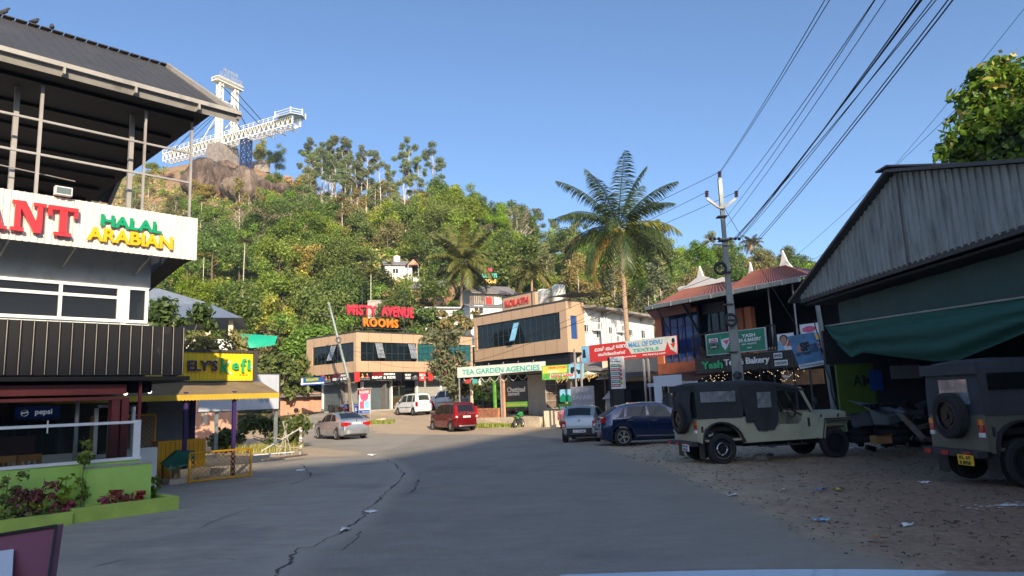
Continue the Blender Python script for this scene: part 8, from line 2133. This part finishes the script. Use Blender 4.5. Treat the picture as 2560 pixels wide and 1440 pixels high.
# ---------------------------------------------------------------- repair shed
SH = Frame((8.36, 20.2), (8.78, 6.0)); sh = thing('repair_shed', 'big open repair shed with weathered corrugated gable and dark interior', 'shed', SH.o, SH.rz)
xap, zap = SH.at(2238, 432); LS = SH.len+3
tp_f = lambda x: (4.42 + (zap-4.42)*x/xap) if x < xap else zap - .29*(x-xap)
bt_f = lambda x: 4.27
mb = MB(); mb.corr(0, LS, 0, 0, 0, pitch=.2, depth=.035, prof='rib', top=tp_f, bot=bt_f); mb.build('gable_sheet', 'shed_sheet', sh)
mb = MB(); xj = SH.at(2266, 600)[0]; mb.box(xj-.02, xj+.02, -.05, -.04, 4.25, tp_f(xj)); mb.build('sheet_joint', 'wood_old', sh)
mb = MB(); e = .22
for (xa_, za_, xb_, zb_) in ((-.35, tp_f(0)-.2, xap, zap), (xap, zap, LS, tp_f(LS))):
    mb.add([(xa_,-e,za_+.02),(xb_,-e,zb_+.02),(xb_,13,zb_+.02),(xa_,13,za_+.02),(xa_,-e,za_+.09),(xb_,-e,zb_+.09),(xb_,13,zb_+.09),(xa_,13,za_+.09)],[(3,2,1,0),(4,5,6,7),(0,1,5,4),(3,0,4,7),(1,2,6,5)])
mb.build('roof', 'roof_charcoal', sh)
mb = MB(); mb.box(xap-.3, xap+.15, -e-.05, 13, zap+.1, zap+.14); mb.build('ridge_cap', 'roof_charcoal', sh)
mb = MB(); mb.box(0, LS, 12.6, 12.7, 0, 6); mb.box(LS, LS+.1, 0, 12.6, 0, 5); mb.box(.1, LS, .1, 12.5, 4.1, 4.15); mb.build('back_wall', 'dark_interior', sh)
mb = MB(); mb.bar((0,.05,4.25),(LS,.05,4.25),.12)
mb.build('eave_beam', 'steel_dark', sh)
def hang(name, m_, xa_, xb_, ztf, zbf, y, wave, label, cat, nx=60, ny=10, folds=0):
    t_ = thing(name, label, cat, SH.o, SH.rz); vs = []
    for j in range(ny+1):
        v = j/ny
        for i in range(nx+1):
            u = i/nx; x = xa_+(xb_-xa_)*u; zt_, zb_ = ztf(u), zbf(u); z = zt_+(zb_-zt_)*v
            yy = y + wave*math.sin(v*math.pi)*-1 + (folds*math.sin(v*16+u*6+2*math.sin(u*3))*(.3+v) if folds > 0 else -folds*math.sin(u*90+3*math.sin(u*11)))
            vs.append((x, yy, z))
    mb_2 = MB(); mb_2.sheet(vs, nx+1); mb_2.build('cloth', m_, t_, smooth=True, sharp=80); return t_
xn0, zn0 = SH.at(2092, 736, .6); hang('shade_net', 'net_dark', xn0, LS, lambda u: 4.05, lambda u: 3.2, .6, 0, 'dark green shade net hanging under the shed roof', 'net', folds=-.03, nx=160)
xt0, zt0 = SH.at(2080, 813, .0); xt1, zt1 = SH.at(2560, 746, 0); xt2 = LS-1
zl = [(0,813,815),(.03,812,860),(.1,806,895),(.16,800,882),(.3,790,893),(.5,775,905),(.62,768,903),(.8,757,870),(1,746,832)]
us = []; 
for u, a_, b2 in zl:
    px = 2080+480*u; x, z1q = SH.at(px, a_); _, z0q = SH.at(px, b2); us.append((x, z1q, z0q))
us.append((us[-1][0]+3, us[-1][1]-.1, us[-1][2]+.3)); X0_, X1_ = us[0][0], us[-1][0]
fT = lambda u: float(np.interp(X0_+(X1_-X0_)*u, [q[0] for q in us], [q[1] for q in us])); fB = lambda u: float(np.interp(X0_+(X1_-X0_)*u, [q[0] for q in us], [q[2] for q in us]))
hang('green_tarpaulin', 'tarp_green', X0_, X1_, fT, fB, -.05, .12, 'dark green tarpaulin sagging across the front of the repair shed', 'tarpaulin', nx=90, ny=26, folds=.035)
mb = MB(); mb.tube([(X0_-.2,-.08,fT(0)),(X1_,-.08,fT(1))], .02, 5); mb.build('rope', 'rope', sh)
# lime wall, posters at the far end of the shed
EW0 = P(2095, 960, 20.6); EW = Frame((EW0.x, 20.6), (EW0.x+6, 20.9)); t = thing('lime_shop_wall', 'dark lime green shop wall with letters behind the junk pile', 'wall', EW.o, EW.rz)
mb = MB(); mb.box(0, 1.1, 0, .1, .9, 2.4); mb.build('wall_panel', 'lime_dark', t); mb = MB(); mb.box(1.1, 6, 0, .1, 0, 3.2); mb.box(-.3, 1.1, -.02, .08, 2.4, 3.4); mb.build('dark_panel', 'steel_dark', t)
text('AM', .4, t, 'ink', x=.72, y=-.02, z=EW.at(2150,952)[1], depth=.01, bold=.004, width=.55, height=.32, name='letters'); text('AUTO SPARES', .4, t, 'ink', x=.62, y=-.02, z=EW.at(2150,972)[1], depth=.01, width=.7, height=.09, name='letters') if False else None
(a_, za), (b2, zb) = EW.at(2172, 926, -.1), EW.at(2210, 975, -.1); mb = MB(); mb.box(a_, b2, -.1, -.07, zb, za); mb.build('poster', 'board_blue', t); (a_, za), (b2, zb) = EW.at(2225, 915, -.1), EW.at(2305, 945, -.1); mb = MB(); mb.box(a_, b2, -.1, -.07, zb, za); mb.build('blue_panel', 'poster_grey', t)
# junk pile
def tyre(px, py, Y, lab, rz=0, tilt=0, r=.36):
    q = P(px, py, Y); o = thing('old_tyre', lab, 'tyre', q, rz, 'old tyres in the junk pile'); mb = MB(); mb.ring((0,0,0), r-.11, .11, 'z', 24, 8, sq=.9); k = mb.build('tyre_ring', 'rubber', o, smooth=True); k.rotation_euler = (tilt, 0, 0); return o
TY = ['lowest tyre of the left stack beside the cream off-roader', 'second tyre up in the left stack beside the cream off-roader', 'third tyre up in the left stack beside the cream off-roader', 'top tyre of the left stack under the crumpled sheet']
for i in range(4): tyre(2146+i*2, 1096-i*17, 18.6, TY[i], tilt=.03*i)
TY = ['lowest tyre of the right stack behind the cardboard box', 'second tyre up in the right stack', 'third tyre up in the right stack', 'top tyre of the right stack under the silver panel']
for i in range(4): tyre(2228-i*2, 1097-i*17, 18.2, TY[i], tilt=-.04*i, r=.4)
q = P(2190, 1030, 18); t = thing('scrap_bonnet', 'dismantled silver vehicle nose lying on the tyre stacks', 'scrap', q, .35)
mb = MB(); mb.add([(-.55,-.3,.12),(-.1,-.45,-.12),(.55,-.4,-.02),(.6,.4,.16),(-.5,.4,.32),(-.42,-.3,-.28),(-.1,-.45,-.3),(.55,-.4,-.22)],[(0,1,2,3,4),(0,5,6,1),(1,6,7,2)]); mb.build('panel', 'zen_paint', t)
mb = MB(); rr = random.Random(6)
for i in range(26): mb.box(*(lambda x, y: (x, x+rr.uniform(.05,.2), y, y+rr.uniform(.05,.15), .12, .2))(rr.uniform(-.3,.35), rr.uniform(-.3,.2)))
mb.build('engine_parts', 'black', t)
q = P(2170, 1045, 17.9); t = thing('crumpled_sheet', 'crumpled grey rubber sheet over the tyres beside the off-roader wheel', 'sheet', q, 0); mb = MB(); vs = []; rr = random.Random(7)
for j in range(7):
    for i in range(9): vs.append((-.5+i*.14, -.15+.05*rr.random()-j*.03, .2-.05*j-.25*math.sin(j*.5)*.6+rr.uniform(-.04,.04)-.1*abs(i-4)/4))
mb.sheet(vs, 9); mb.build('sheet', 'canvas_grey', t, smooth=True)
a_, b2 = P(2248, 1035, 17.6), P(2312, 1100, 16.8); t = thing('wooden_log', 'grey weathered log leaning against the junk pile', 'log', b2, 0); mb = MB(); mb.tube([(0,0,0), tuple((a_-b2)*.5+Vector((0,0,.02))), tuple(a_-b2)], [.07,.08,.06], 8); mb.build('log', 'wood_old', t)
q = P(2203, 1103, 17); t = thing('cardboard_box', 'brown cardboard box on the ground in front of the tyres', 'box', q, .1); mb = MB(); mb.box(-.2,.2,-.12,.12,-.05,.13); mb.build('carton', 'wood', t); mb = MB(); mb.add([(-.2,-.12,.131),(.2,-.12,.131),(.23,-.2,.17),(-.19,-.21,.16)],[(0,1,2,3)]); mb.build('flap', 'wood', t)
q = P(2128, 1010, 19.3); t = thing('scrap_heap', 'dark tangled heap of scrap metal behind the tyres', 'scrap', (q.x+.9, 19.4, 0), 0, None); mb = MB(); rr = random.Random(8)
for i in range(70): x, y, z = rr.uniform(-.9,1.3), rr.uniform(-.3,.7), rr.uniform(.1,1.1); mb.use(rr.choice(['black','steel_dark','wood_old','rubber','zen_paint'])); mb.bar((x,y,z),(x+rr.uniform(-.5,.5),y+rr.uniform(-.2,.2),z+rr.uniform(-.2,.3)),rr.uniform(.03,.14))
mb.build('scrap', None, t)
# jackfruit tree over the shed
q = P(2500, 395, 24); t = thing('jackfruit_tree', 'tall dark leaved tree with yellow-green leaf tips behind the shed roof', 'tree', (q.x+.6, 24, 0), 0)
rnd = random.Random(17); tips = []; mb = MB(); branches(mb, (0,0,0), 11, .25, 10, 2.0, rnd, .55, .03, tips, 2); mb.build('trunk', 'bark', t, smooth=True)
cs = []
for px, py, r_ in ((2430,250,.7),(2470,210,.7),(2500,180,.6),(2540,200,.8),(2430,330,.8),(2480,290,1.0),(2530,290,1.0),(2550,350,1.0),(2470,370,1.0),(2400,385,.5),(2375,360,.35),(2350,385,.3),(2420,400,.9),(2600,300,1.2),(2620,420,1.3),(2520,430,1.2),(2580,220,.9),(2380,300,.15),(2440,190,.3),(2500,155,.3)):
    p = P(px, py, 24+rnd.uniform(-.6,.6)) - Vector((q.x+.6, 24, 0)); cs.append((p.x, p.y, p.z, r_))
leaf_cloud('crown', [c_[:3] for c_ in cs], [c_[3] for c_ in cs], 6500, .19, 'leaf_dark', t, shape=1.6)
leaf_cloud('leaf_tips', [(c_[0], c_[1]-.2, c_[2]+.15) for c_ in cs], [c_[3]*1.02 for c_ in cs], 700, .19, 'leaf_yellow', t, shape=1.6)

# ---------------------------------------------------------------- electricity pole and wires
pb = P(1845, 1020, 24); pt = P(1799, 447, 24); base = Vector((pb.x, 24, 0)); t = thing('electricity_pole', 'tall grey steel electricity pole with insulators, rising in front of the bakery', 'pole', base, 0)
top = pt-base
mb = MB(); mb.bar((0,0,0), (top.x*.45, 0, top.z*.45), .19, .16); mb.bar((top.x*.45,0,top.z*.45), tuple(top*.75), .16, .14); mb.bar(tuple(top*.75), tuple(top), .13, .12); mb.build('pole', 'gi_pole', t)
s0_ = P(1862, 1000, 24.2)-base; s1_ = P(1822, 700, 24.2)-base; mb = MB(); mb.bar(tuple(s0_), tuple(s1_), .11); mb.build('strut', 'gi_pole', t)
arm = lambda px, py: P(px, py, 23.9)-base
mb = MB(); mb.bar(arm(1768,497), arm(1797,519), .08); mb.bar(arm(1797,519), arm(1810,519), .08); mb.bar(arm(1810,519), arm(1839,497), .08); mb.bar(arm(1783,611), arm(1828,612), .05); mb.bar(arm(1775,598), arm(1845,596), .05); mb.build('crossarm', 'steel_grey', t)
for px, py, hh in ((1799,446,18),(1767,495,18),(1841,495,18)):
    p0, p1 = arm(px, py), arm(px, py-hh); mb = MB()
    for i in range(4): c_ = p0.lerp(p1, .2+i*.22); mb.tube([c_, c_+Vector((0,0,.03))], [.075,.05], 10)
    mb.bar(p0, p1, .03); mb.build('insulator', 'insulator', t)
for px in (1776,1786,1797,1826,1838,1848): mb = MB(); mb.ball(arm(px,597), .06, n=8, m=6); mb.build('insulator', 'insulator', t)
for px, py, r_ in ((1801,671,.19),(1828,800,.19)): mb = MB(); mb.ring(tuple(P(px,py,23.75)-base), r_, .05, 'y', 20, 6); mb.build('cable_coil', 'wire', t)
mb = MB()
for py in (540,600,680,760,800,880): c_ = P(1799+(py-447)*.08, py, 23.87)-base; mb.box(c_.x-.16,c_.x+.16,-.15,.15,c_.z-.02,c_.z+.02)
mb.build('clamps', 'steel_dark', t)
mb = MB(); c_ = P(1845, 938, 23.7)-base; mb.ball(tuple(c_), .16,.14,.14, 8, 6, .2); mb.build('tied_bag', 'plastic_dark', t)
wi = 0
def wire(p0, p1, sag, lab, r=.012, grp='overhead wires', n=24):
    global wi
    pts = []; 
    for i in range(n+1): u = i/n; p = p0.lerp(p1, u); pts.append(p-Vector((0,0,4*sag*u*(1-u))))
    mb = MB(); mb.tube([q_-pts[0] for q_ in pts], r*.62, 5); o = mb.build('overhead_wire', 'wire'); o.location = pts[0]; tag(o, lab, 'wire', grp); return o
def overhead(px0, py0, pxt, zt, sag, lab, r=.012):
    """from the pole, over the top edge of the picture, to the next pole behind the camera"""
    p0 = P(px0, py0, 23.9); d = ray(pxt, 0); k = (zt-EYE)/d.z; pm = Vector((0,0,EYE))+d*k
    dr_ = (pm.xy-p0.xy); f = (p0.y+14)/(p0.y-pm.y); pe = p0.xy+dr_*f; u = (p0.y-pm.y)/(p0.y+14)
    ze = (pm.z + 4*sag*u*(1-u) - p0.z*(1-u))/u
    return wire(p0, Vector((pe.x, pe.y, ze)), sag, lab, r)
top_w = ['from the pole top', 'doubling the top wire', 'from the right arm', 'just right of the arm wire', 'upper of the middle bundle', 'second of the middle bundle', 'third of the middle bundle', 'thick one of the right bundle', 'second of the right bundle', 'third of the right bundle', 'outer right pair, upper', 'outer right pair, lower']
for i, (px0, py0, pxt, zt, sag, r_) in enumerate(((1799,430,2062,7.7,.55,.012),(1799,434,2074,7.75,.5,.012),(1841,480,2186,7.2,.6,.012),(1812,548,2188,6.9,.7,.01),(1812,570,2214,6.8,.6,.01),(1848,597,2292,6.6,.5,.016),(1838,597,2304,6.6,.5,.02),(1838,600,2300,6.5,.6,.014),(1848,600,2330,6.5,.5,.012),(1826,605,2340,6.5,.5,.012),(1880,612,2370,6.3,.55,.014),(1884,615,2382,6.2,.5,.016))):
    overhead(px0, py0, pxt, zt, sag, 'overhead wire running out over the top edge, ' + top_w[i], r_)
ln = P(822, 762, 54.5); ln2 = P(846, 850, 54.3)
for i, (px, py, q_, sg_) in enumerate(((1799,430,ln,1.2),(1767,480,ln,1.5),(1841,480,ln,1.4),(1783,600,ln2,1.8),(1790,602,ln2,2.4),(1776,600,ln2,2.9),(1790,690,ln2,1.4))):
    wire(P(px,py,24.0), q_+Vector((0,0,-.1*i)), sg_, ['top wire crossing from the electricity pole to the leaning pole', 'second wire from the pole arm towards the leaning pole', 'wire from the right arm towards the leaning pole', 'upper slack wire in front of the tan clad buildings', 'middle slack wire in front of the tan clad buildings', 'lowest slack wire in front of the tan clad buildings', 'wire from the coil on the pole to the leaning pole'][i], .014, 'wires crossing the square', 40)
wire(P(1810,519,23.9), P(2010,845,22.4), .05, 'guy wire slanting down from the pole arm to the battery board', .014, 'guy wires')
for i, (a_, b2) in enumerate((((2560,22,14),(2235,415,22)),((2425,240,15),(1990,640,26)),((2560,330,11),(1960,690,26)),((2560,350,11),(1962,700,26)))):
    wire(P(*a_), P(*b2), .05, ['thin wire crossing the sky above the shed ridge', 'wire running across the shed gable, upper one', 'wire running across the shed gable, middle one', 'wire running across the shed gable, lowest one'][i], .009, 'wires over the shed')

# ---------------------------------------------------------------- rope barrier, rider, litter, near things
bp = G(750, 1140); t = thing('barrier_post', 'peeling white and brown post of the rope barrier by the road', 'post', (bp.x, bp.y, 0), 0)
mb = MB(); mb.use('rope').cyl((0,0,0),(.03,0,1.05),.055,.045,8); rr = random.Random(2)
for i in range(9): z = rr.uniform(.1,.95); mb.use(rr.choice(['white_paint','wood_old'])).cyl((.03*z,0,z),(.03*z,0,z+.07),.058,.058,8)
mb.build('post', None, t)
for i, (a_, b2, m_, r_) in enumerate((((752,1070,25.5),(655,1127,22.5),'white_paint',.02),((752,1118,25.5),(633,1095,25),'rope',.02),((750,1068,25.5),(700,1092,28),'yellow_paint',.016),((700,1086,28),(633,1090,25),'rope',.014),((735,1130,24.5),(635,1138,23),'white_paint',.02),((768,1136,25.5),(655,1150,22.5),'wood_old',.03))):
    p, q = P(*a_), P(*b2); mb = MB(); pts = [p.lerp(q,u/8)-p-Vector((0,0,(.12 if m_ in ('rope','yellow_paint') else 0)*4*(u/8)*(1-u/8))) for u in range(9)]; mb.tube(pts, r_, 6); o = mb.build('barrier_rail', m_); o.location = p; tag(o, ['white pole sloping from the barrier post to the ground', 'pale rope between the barrier post and the yellow mesh', 'yellow rope tied to the top of the barrier post', 'thin rope from the mesh barrier to the small stake', 'white pipe lying on the ground by the barrier', 'brown plank on the ground by the barrier post'][i], 'rail')
q = P(711, 1090, 27.5); t = thing('bamboo_stake', 'thin crossed bamboo stakes behind the barrier post', 'stake', (q.x, q.y, 0), 0); mb = MB()
for a_, b2 in (((-.2,0,0),(.1,0,1.2)),((.3,0,0),(-.1,.1,1.3)),((0,0,.6),(-.5,.1,.7)),((-.3,0,.2),(.3,.1,.9)),((.05,0,0),(.05,0,1.1))): mb.bar(a_, b2, .035)
mb.build('stakes', 'rope', t)
# rider on a blue scooter
rp = P(741, 1090, 36.5); sc_t = bike('blue scooter coming along the side road at the left', (rp.x, rp.y, 0), -math.pi/2+.15, 'scooter_blue', True, name='scooter')
person = thing('person', 'rider in a grey shirt and black helmet sitting on the blue scooter', 'person', (rp.x-.05, rp.y+.1, 0), -math.pi/2+.15)
def skin_body(name, V, E, Rr, m_, parent, sub=1):
    me = bpy.data.meshes.new(name); me.from_pydata(V, E, []); o = bpy.data.objects.new(name, me); COL.objects.link(o)
    o.modifiers.new('s', 'SKIN'); 
    for i, r_ in enumerate(Rr): me.skin_vertices[0].data[i].radius = (r_, r_)
    me.skin_vertices[0].data[0].use_root = True
    s_ = o.modifiers.new('d', 'SUBSURF'); s_.levels = sub; s_.render_levels = sub
    dg = bpy.context.evaluated_depsgraph_get(); dg.update(); m2 = bpy.data.meshes.new_from_object(o.evaluated_get(dg)); bpy.data.objects.remove(o)
    m2.materials.clear(); m2.materials.append(M[m_]); m2.shade_smooth(); n_ = bpy.data.objects.new(name, m2); COL.objects.link(n_); n_.parent = parent; return n_
V = [(-.1,0,.86),(-.08,0,1.1),(-.02,0,1.32),(.02,0,1.45),(.03,0,1.52),(.05,0,1.62), (.0,.19,1.34),(.14,.27,1.15),(.34,.27,1.07),(.43,.26,1.05), (.0,-.19,1.34),(.14,-.27,1.15),(.34,-.27,1.07),(.43,-.26,1.05), (-.08,.12,.84),(.3,.15,.82),(.28,.15,.42),(.36,.15,.38), (-.08,-.12,.84),(.3,-.15,.82),(.28,-.15,.42),(.36,-.15,.38)]
E = [(0,1),(1,2),(2,3),(3,4),(4,5),(2,6),(6,7),(7,8),(8,9),(2,10),(10,11),(11,12),(12,13),(0,14),(14,15),(15,16),(16,17),(0,18),(18,19),(19,20),(20,21)]
Rr = [.15,.15,.16,.06,.055,.09,.07,.05,.04,.035,.07,.05,.04,.035,.1,.08,.055,.045,.1,.08,.055,.045]
skin_body('body', V, E, Rr, 'skin', person)
skin_body('shirt', [(-.1,0,.88),(-.08,0,1.1),(-.02,0,1.33),(0,.19,1.34),(.12,.26,1.17),(0,-.19,1.34),(.12,-.26,1.17)], [(0,1),(1,2),(2,3),(3,4),(2,5),(5,6)], [.175,.17,.175,.085,.068,.085,.068], 'shirt', person)
skin_body('trousers', [(-.1,0,.84),(-.08,.12,.84),(.3,.15,.83),(.28,.15,.45),(-.08,-.12,.84),(.3,-.15,.83),(.28,-.15,.45)], [(0,1),(1,2),(2,3),(0,4),(4,5),(5,6)], [.15,.12,.095,.07,.12,.095,.07], 'trousers', person)
mb = MB(); mb.ball((.03,0,1.66), .135,.12,.13, 14, 10); mb.build('helmet', 'black', person, smooth=True)
mb = MB(); mb.box(.13,.165,-.085,.085,1.6,1.69); mb.build('visor', 'glass_car', person)
mb = MB()
for s_ in (-1, 1):
    for k in range(4): mb.tube([(.44,s_*(.23+.022*k),1.055),(.475,s_*(.23+.022*k),1.05),(.47,s_*(.23+.022*k),1.02)],[.011,.01,.008],6)
    mb.tube([(.43,s_*.22,1.04),(.45,s_*.2,1.02)],[.012,.01],6)
mb.build('fingers', 'skin', person, smooth=True)
# litter and stones
rr = random.Random(31)
LT_ = [(925,1282,'paper','white scrap of paper beside the road crack, the larger one'),(862,1327,'paper','small white scrap lying in the road crack'),(752,1178,'paper','white scrap on the asphalt near the small side crack'),(930,1140,'paper','white scrap at the sunlit road edge'),(1715,1146,'paper_yellow','crumpled yellow bag behind the cream off-roader'),(1960,1228,'paper','white paper scrap on the dirt, near the yellow wrapper'),(2055,1226,'sf_blue','blue striped wrapper on the dirt'),(2097,1227,'paper_yellow','yellow wrapper on the dirt lot'),(2055,1305,'paper_blue','light blue plastic bag at the dirt edge'),(1827,1241,'paper','white scrap at the asphalt edge'),(2312,1210,'paper','flat white scrap in front of the khaki off-roader'),(2265,1316,'paper','white scrap on the dark earth'),(2195,1350,'wood','brown cardboard scrap on the earth'),(2310,1210,'paper','white paper near the khaki off-roader wheel'),(2135,1122,'paper','white scrap by the tyre stack'),(2250,1118,'paper','crumpled white cup near the cardboard box'),(662,1118,'paper','white plastic bag in the weeds'),(690,1128,'paper','white litter beside the barrier poles'),(700,1137,'paper_blue','blue bottle by the barrier post'),(640,1140,'paper','white litter near the yellow mesh'),(1250,1062,'paper','white litter in the dry grass'),(2520,1268,'white_paint','splash of white powder on the earth')]
for px, py, m_, lab in LT_:
    p = G(px, py, .0); s_ = .09 if m_ != 'white_paint' else .0; s_ *= .8+p.y/18
    z = gzf(p.x, p.y); mb = MB(); vs = []
    for j in range(4):
        for i in range(4): vs.append(((i-1.5)*s_*.5*rr.uniform(.7,1.2), (j-1.5)*s_*.35*rr.uniform(.7,1.2), .01+rr.uniform(0,s_*.35)))
    if m_ == 'white_paint': 
        vs = []
        for i in range(60): a_ = rr.uniform(0,6.28); d = abs(rr.gauss(0,.28)); x, y = math.cos(a_)*d*1.6, math.sin(a_)*d*.6; s2 = rr.uniform(.004,.022)*(1.3-min(1,d)); mb.add([(x-s2*2,y-s2,.03),(x+s2*2,y-s2,.032),(x+s2*2,y+s2,.03),(x-s2*2,y+s2,.031)],[(0,1,2,3)])
    else: mb.sheet(vs, 4)
    o = mb.build('litter' if m_ != 'white_paint' else 'powder_splash', m_); o.location = (p.x, p.y, z); o.rotation_euler = (0,0,rr.uniform(0,6)); tag(o, lab, 'litter')
for i, (px, py, r_, lab) in enumerate(((1846,1152,.1,'small pale stone just right of the cream off-roader rear tyre'),(1902,1150,.17,'larger grey stone below the cream off-roader door'),(1925,1140,.09,'small stone behind the larger grey stone'),(2070,1140,.12,'flat stone under the cream off-roader front tyre'),(1930,1118,.1,'stone under the middle of the cream off-roader'))):
    p = G(px, py); mb = MB(); random.seed(i); mb.ball((0,0,r_*.3), r_*1.2, r_, r_*.6, 9, 7, .12); o = mb.build('stone', 'stone', smooth=True, sharp=30); o.location = (p.x, p.y, 0); tag(o, lab, 'stone')
r3 = np.random.default_rng(5); k = 5500; xs_ = r3.uniform(1.5, 16, k); ys_ = 7+r3.random(k)**1.3*19
d_r = seg_dist(xs_, ys_, ROAD+ROAD[:1]); keep = ~inside(xs_, ys_, ROAD) | (d_r < .12); xs_, ys_ = xs_[keep], ys_[keep]; kk = len(xs_); vs = []; fs_ = []
for i, (x, y) in enumerate(zip(xs_, ys_)):
    a_ = r3.uniform(0, 3.14); l = r3.uniform(.008, .045)*r3.uniform(.6,1.3); w_ = r3.uniform(.005, .016); c_, s_ = math.cos(a_), math.sin(a_); z = r3.uniform(.015, .045)
    vs += [(x-c_*l-s_*w_, y-s_*l+c_*w_, z), (x-c_*l+s_*w_, y-s_*l-c_*w_, z+.01), (x+c_*l+s_*w_, y+s_*l-c_*w_, z), (x+c_*l-s_*w_, y+s_*l+c_*w_, z+.015)]; fs_.append((4*i,4*i+1,4*i+2,4*i+3))
mb = MB(); mb.add(vs, fs_); mt_l, nt_, b_ = nodes('leaf_bits'); g_ = N(nt_, 'ShaderNodeNewGeometry'); nt_.links.new(mix(nt_, ramp(nt_, g_.outputs['Random Per Island'], .3, 1), (.05,.035,.025), (.3,.25,.19)), b_.inputs['Base Color']); b_.inputs['Roughness'].default_value = .9
tag(mb.build('leaf_litter', 'leaf_bits'), 'dry leaves, twigs and pebbles scattered over the dirt lot', 'leaf litter', kind='stuff')
# the maroon board close to the camera, and the edge of the camera car's bonnet
c4_ = [P(-60,1345,3.3), P(145,1313,3.3), P(118,1500,3.1), P(-60,1520,3.1)]; t = thing('maroon_board', 'maroon edged board close to the camera in the lower left corner', 'board', c4_[3], 0)
mb = MB(); l4 = [c_-c4_[3] for c_ in c4_]; bk_ = [c_+Vector((0,.04,0)) for c_ in l4]; mb.add(l4+bk_, [(0,1,2,3),(7,6,5,4),(0,4,5,1),(1,5,6,2)]); mb.build('board', 'pink_board', t)
mb = MB(); mb.bar(l4[0]+Vector((0,-.01,0)), l4[1]+Vector((0,-.01,0)), .012); mb.bar(l4[1]+Vector((0,-.01,0)), l4[2]+Vector((0,-.01,0)), .012); mb.build('rim', 'black', t)
q = [P(-60,1385,3.25)-c4_[3], P(42,1370,3.25)-c4_[3], P(36,1500,3.05)-c4_[3], P(-60,1510,3.05)-c4_[3]]; mb = MB(); mb.add([c_+Vector((0,-.02,0)) for c_ in q], [(0,1,2,3)]); mb.build('pale_patch', 'pale_panel', t)
bn = thing('vehicle_bonnet', 'pale front edge of the vehicle the picture is taken from', 'vehicle', (.9, 1.5, .9), 0)
mb = MB(); vs = []
for j in range(6):
    for i in range(21):
        px = 1400+(2700-1400)*i/20; e_ = 1437-9*math.sin(math.pi*min(1,i/17.))-(7 if i > 12 else i*.55); p = P(px, e_+j*26, 1.75-.07*j); vs.append(tuple(p-Vector((.9,1.5,.9))))
mb.sheet(vs, 21); mb.build('bonnet', 'bonnet_white', bn, smooth=True)
# ---------------------------------------------------------------- thin blue-tinted haze over the valley
mb = MB(); mb.box(-420, 420, -240, 420, -3.2, 112)
hz = mb.build('haze', 'paper'); hz.data.materials.clear(); tag(hz, 'thin haze in the evening air', 'haze', kind='stuff')
m_h = bpy.data.materials.new('haze'); m_h.use_nodes = True; nt = m_h.node_tree; nt.nodes.clear()
pv = nt.nodes.new('ShaderNodeVolumePrincipled'); pv.inputs['Density'].default_value = .00035; pv.inputs['Color'].default_value = (.45,.68,1,1); pv.inputs['Anisotropy'].default_value = .2
ou = nt.nodes.new('ShaderNodeOutputMaterial'); nt.links.new(pv.outputs[0], ou.inputs['Volume']); hz.data.materials.append(m_h)
# ---------------------------------------------------------------- separate pieces become parts of their own
def explode(o, single):
    me = o.data; n = len(me.vertices); par = list(range(n))
    def f(a):
        while par[a] != a: par[a] = par[par[a]]; a = par[a]
        return a
    for e in me.edges:
        a, b = f(e.vertices[0]), f(e.vertices[1])
        if a != b: par[a] = b
    isl = {}
    for i in range(n): isl.setdefault(f(i), []).append(i)
    if len(isl) < 2 or len(isl) > 24: o.name = single; return
    pf = {}
    for p in me.polygons: pf.setdefault(f(p.vertices[0]), []).append(p)
    for k, vs in isl.items():
        mp = {v: j for j, v in enumerate(vs)}; m2 = bpy.data.meshes.new(single)
        m2.from_pydata([me.vertices[v].co[:] for v in vs], [], [tuple(mp[v] for v in p.vertices) for p in pf.get(k, [])])
        for m_ in me.materials: m2.materials.append(m_)
        m2.polygons.foreach_set('material_index', [p.material_index for p in pf.get(k, [])])
        c = bpy.data.objects.new(single, m2); COL.objects.link(c); c.parent = o.parent; c.matrix_local = o.matrix_local
        for key in o.keys():
            if key in ('label',): c[key] = o[key]
    bpy.data.objects.remove(o)
SPLIT = {'posts': 'post', 'steel_posts': 'frame_bar', 'column': 'column', 'purple_post': 'purple_post', 'banner_posts': 'post', 'poster_posts': 'post', 'porch_posts': 'porch_post', 'legs': 'leg', 'orange_pillar': 'orange_pillar',
         'veranda_post': 'veranda_post', 'porch_post': 'porch_post', 'eave_bracket': 'eave_bracket', 'drain_pipe': 'drain_pipe', 'pilaster': 'pilaster', 'reflectors': 'reflector', 'bracket': 'bracket', 'helmets': 'helmet', 'front_rail': 'front_rail', 'stay_cables': 'stay_cable', 'clamps': 'clamp', 'boards': 'board', 'stakes': 'stake', 'stickers': 'sticker', 'brace': 'brace', 'bonnet_catch': 'bonnet_catch', 'lattice': 'lattice_panel', 'figures_print': 'figure_print'}
for o in [q for q in bpy.data.objects if q.type == 'MESH' and q.parent and not q.children and q.name.split('.')[0] in SPLIT]:
    explode(o, SPLIT[o.name.split('.')[0]])
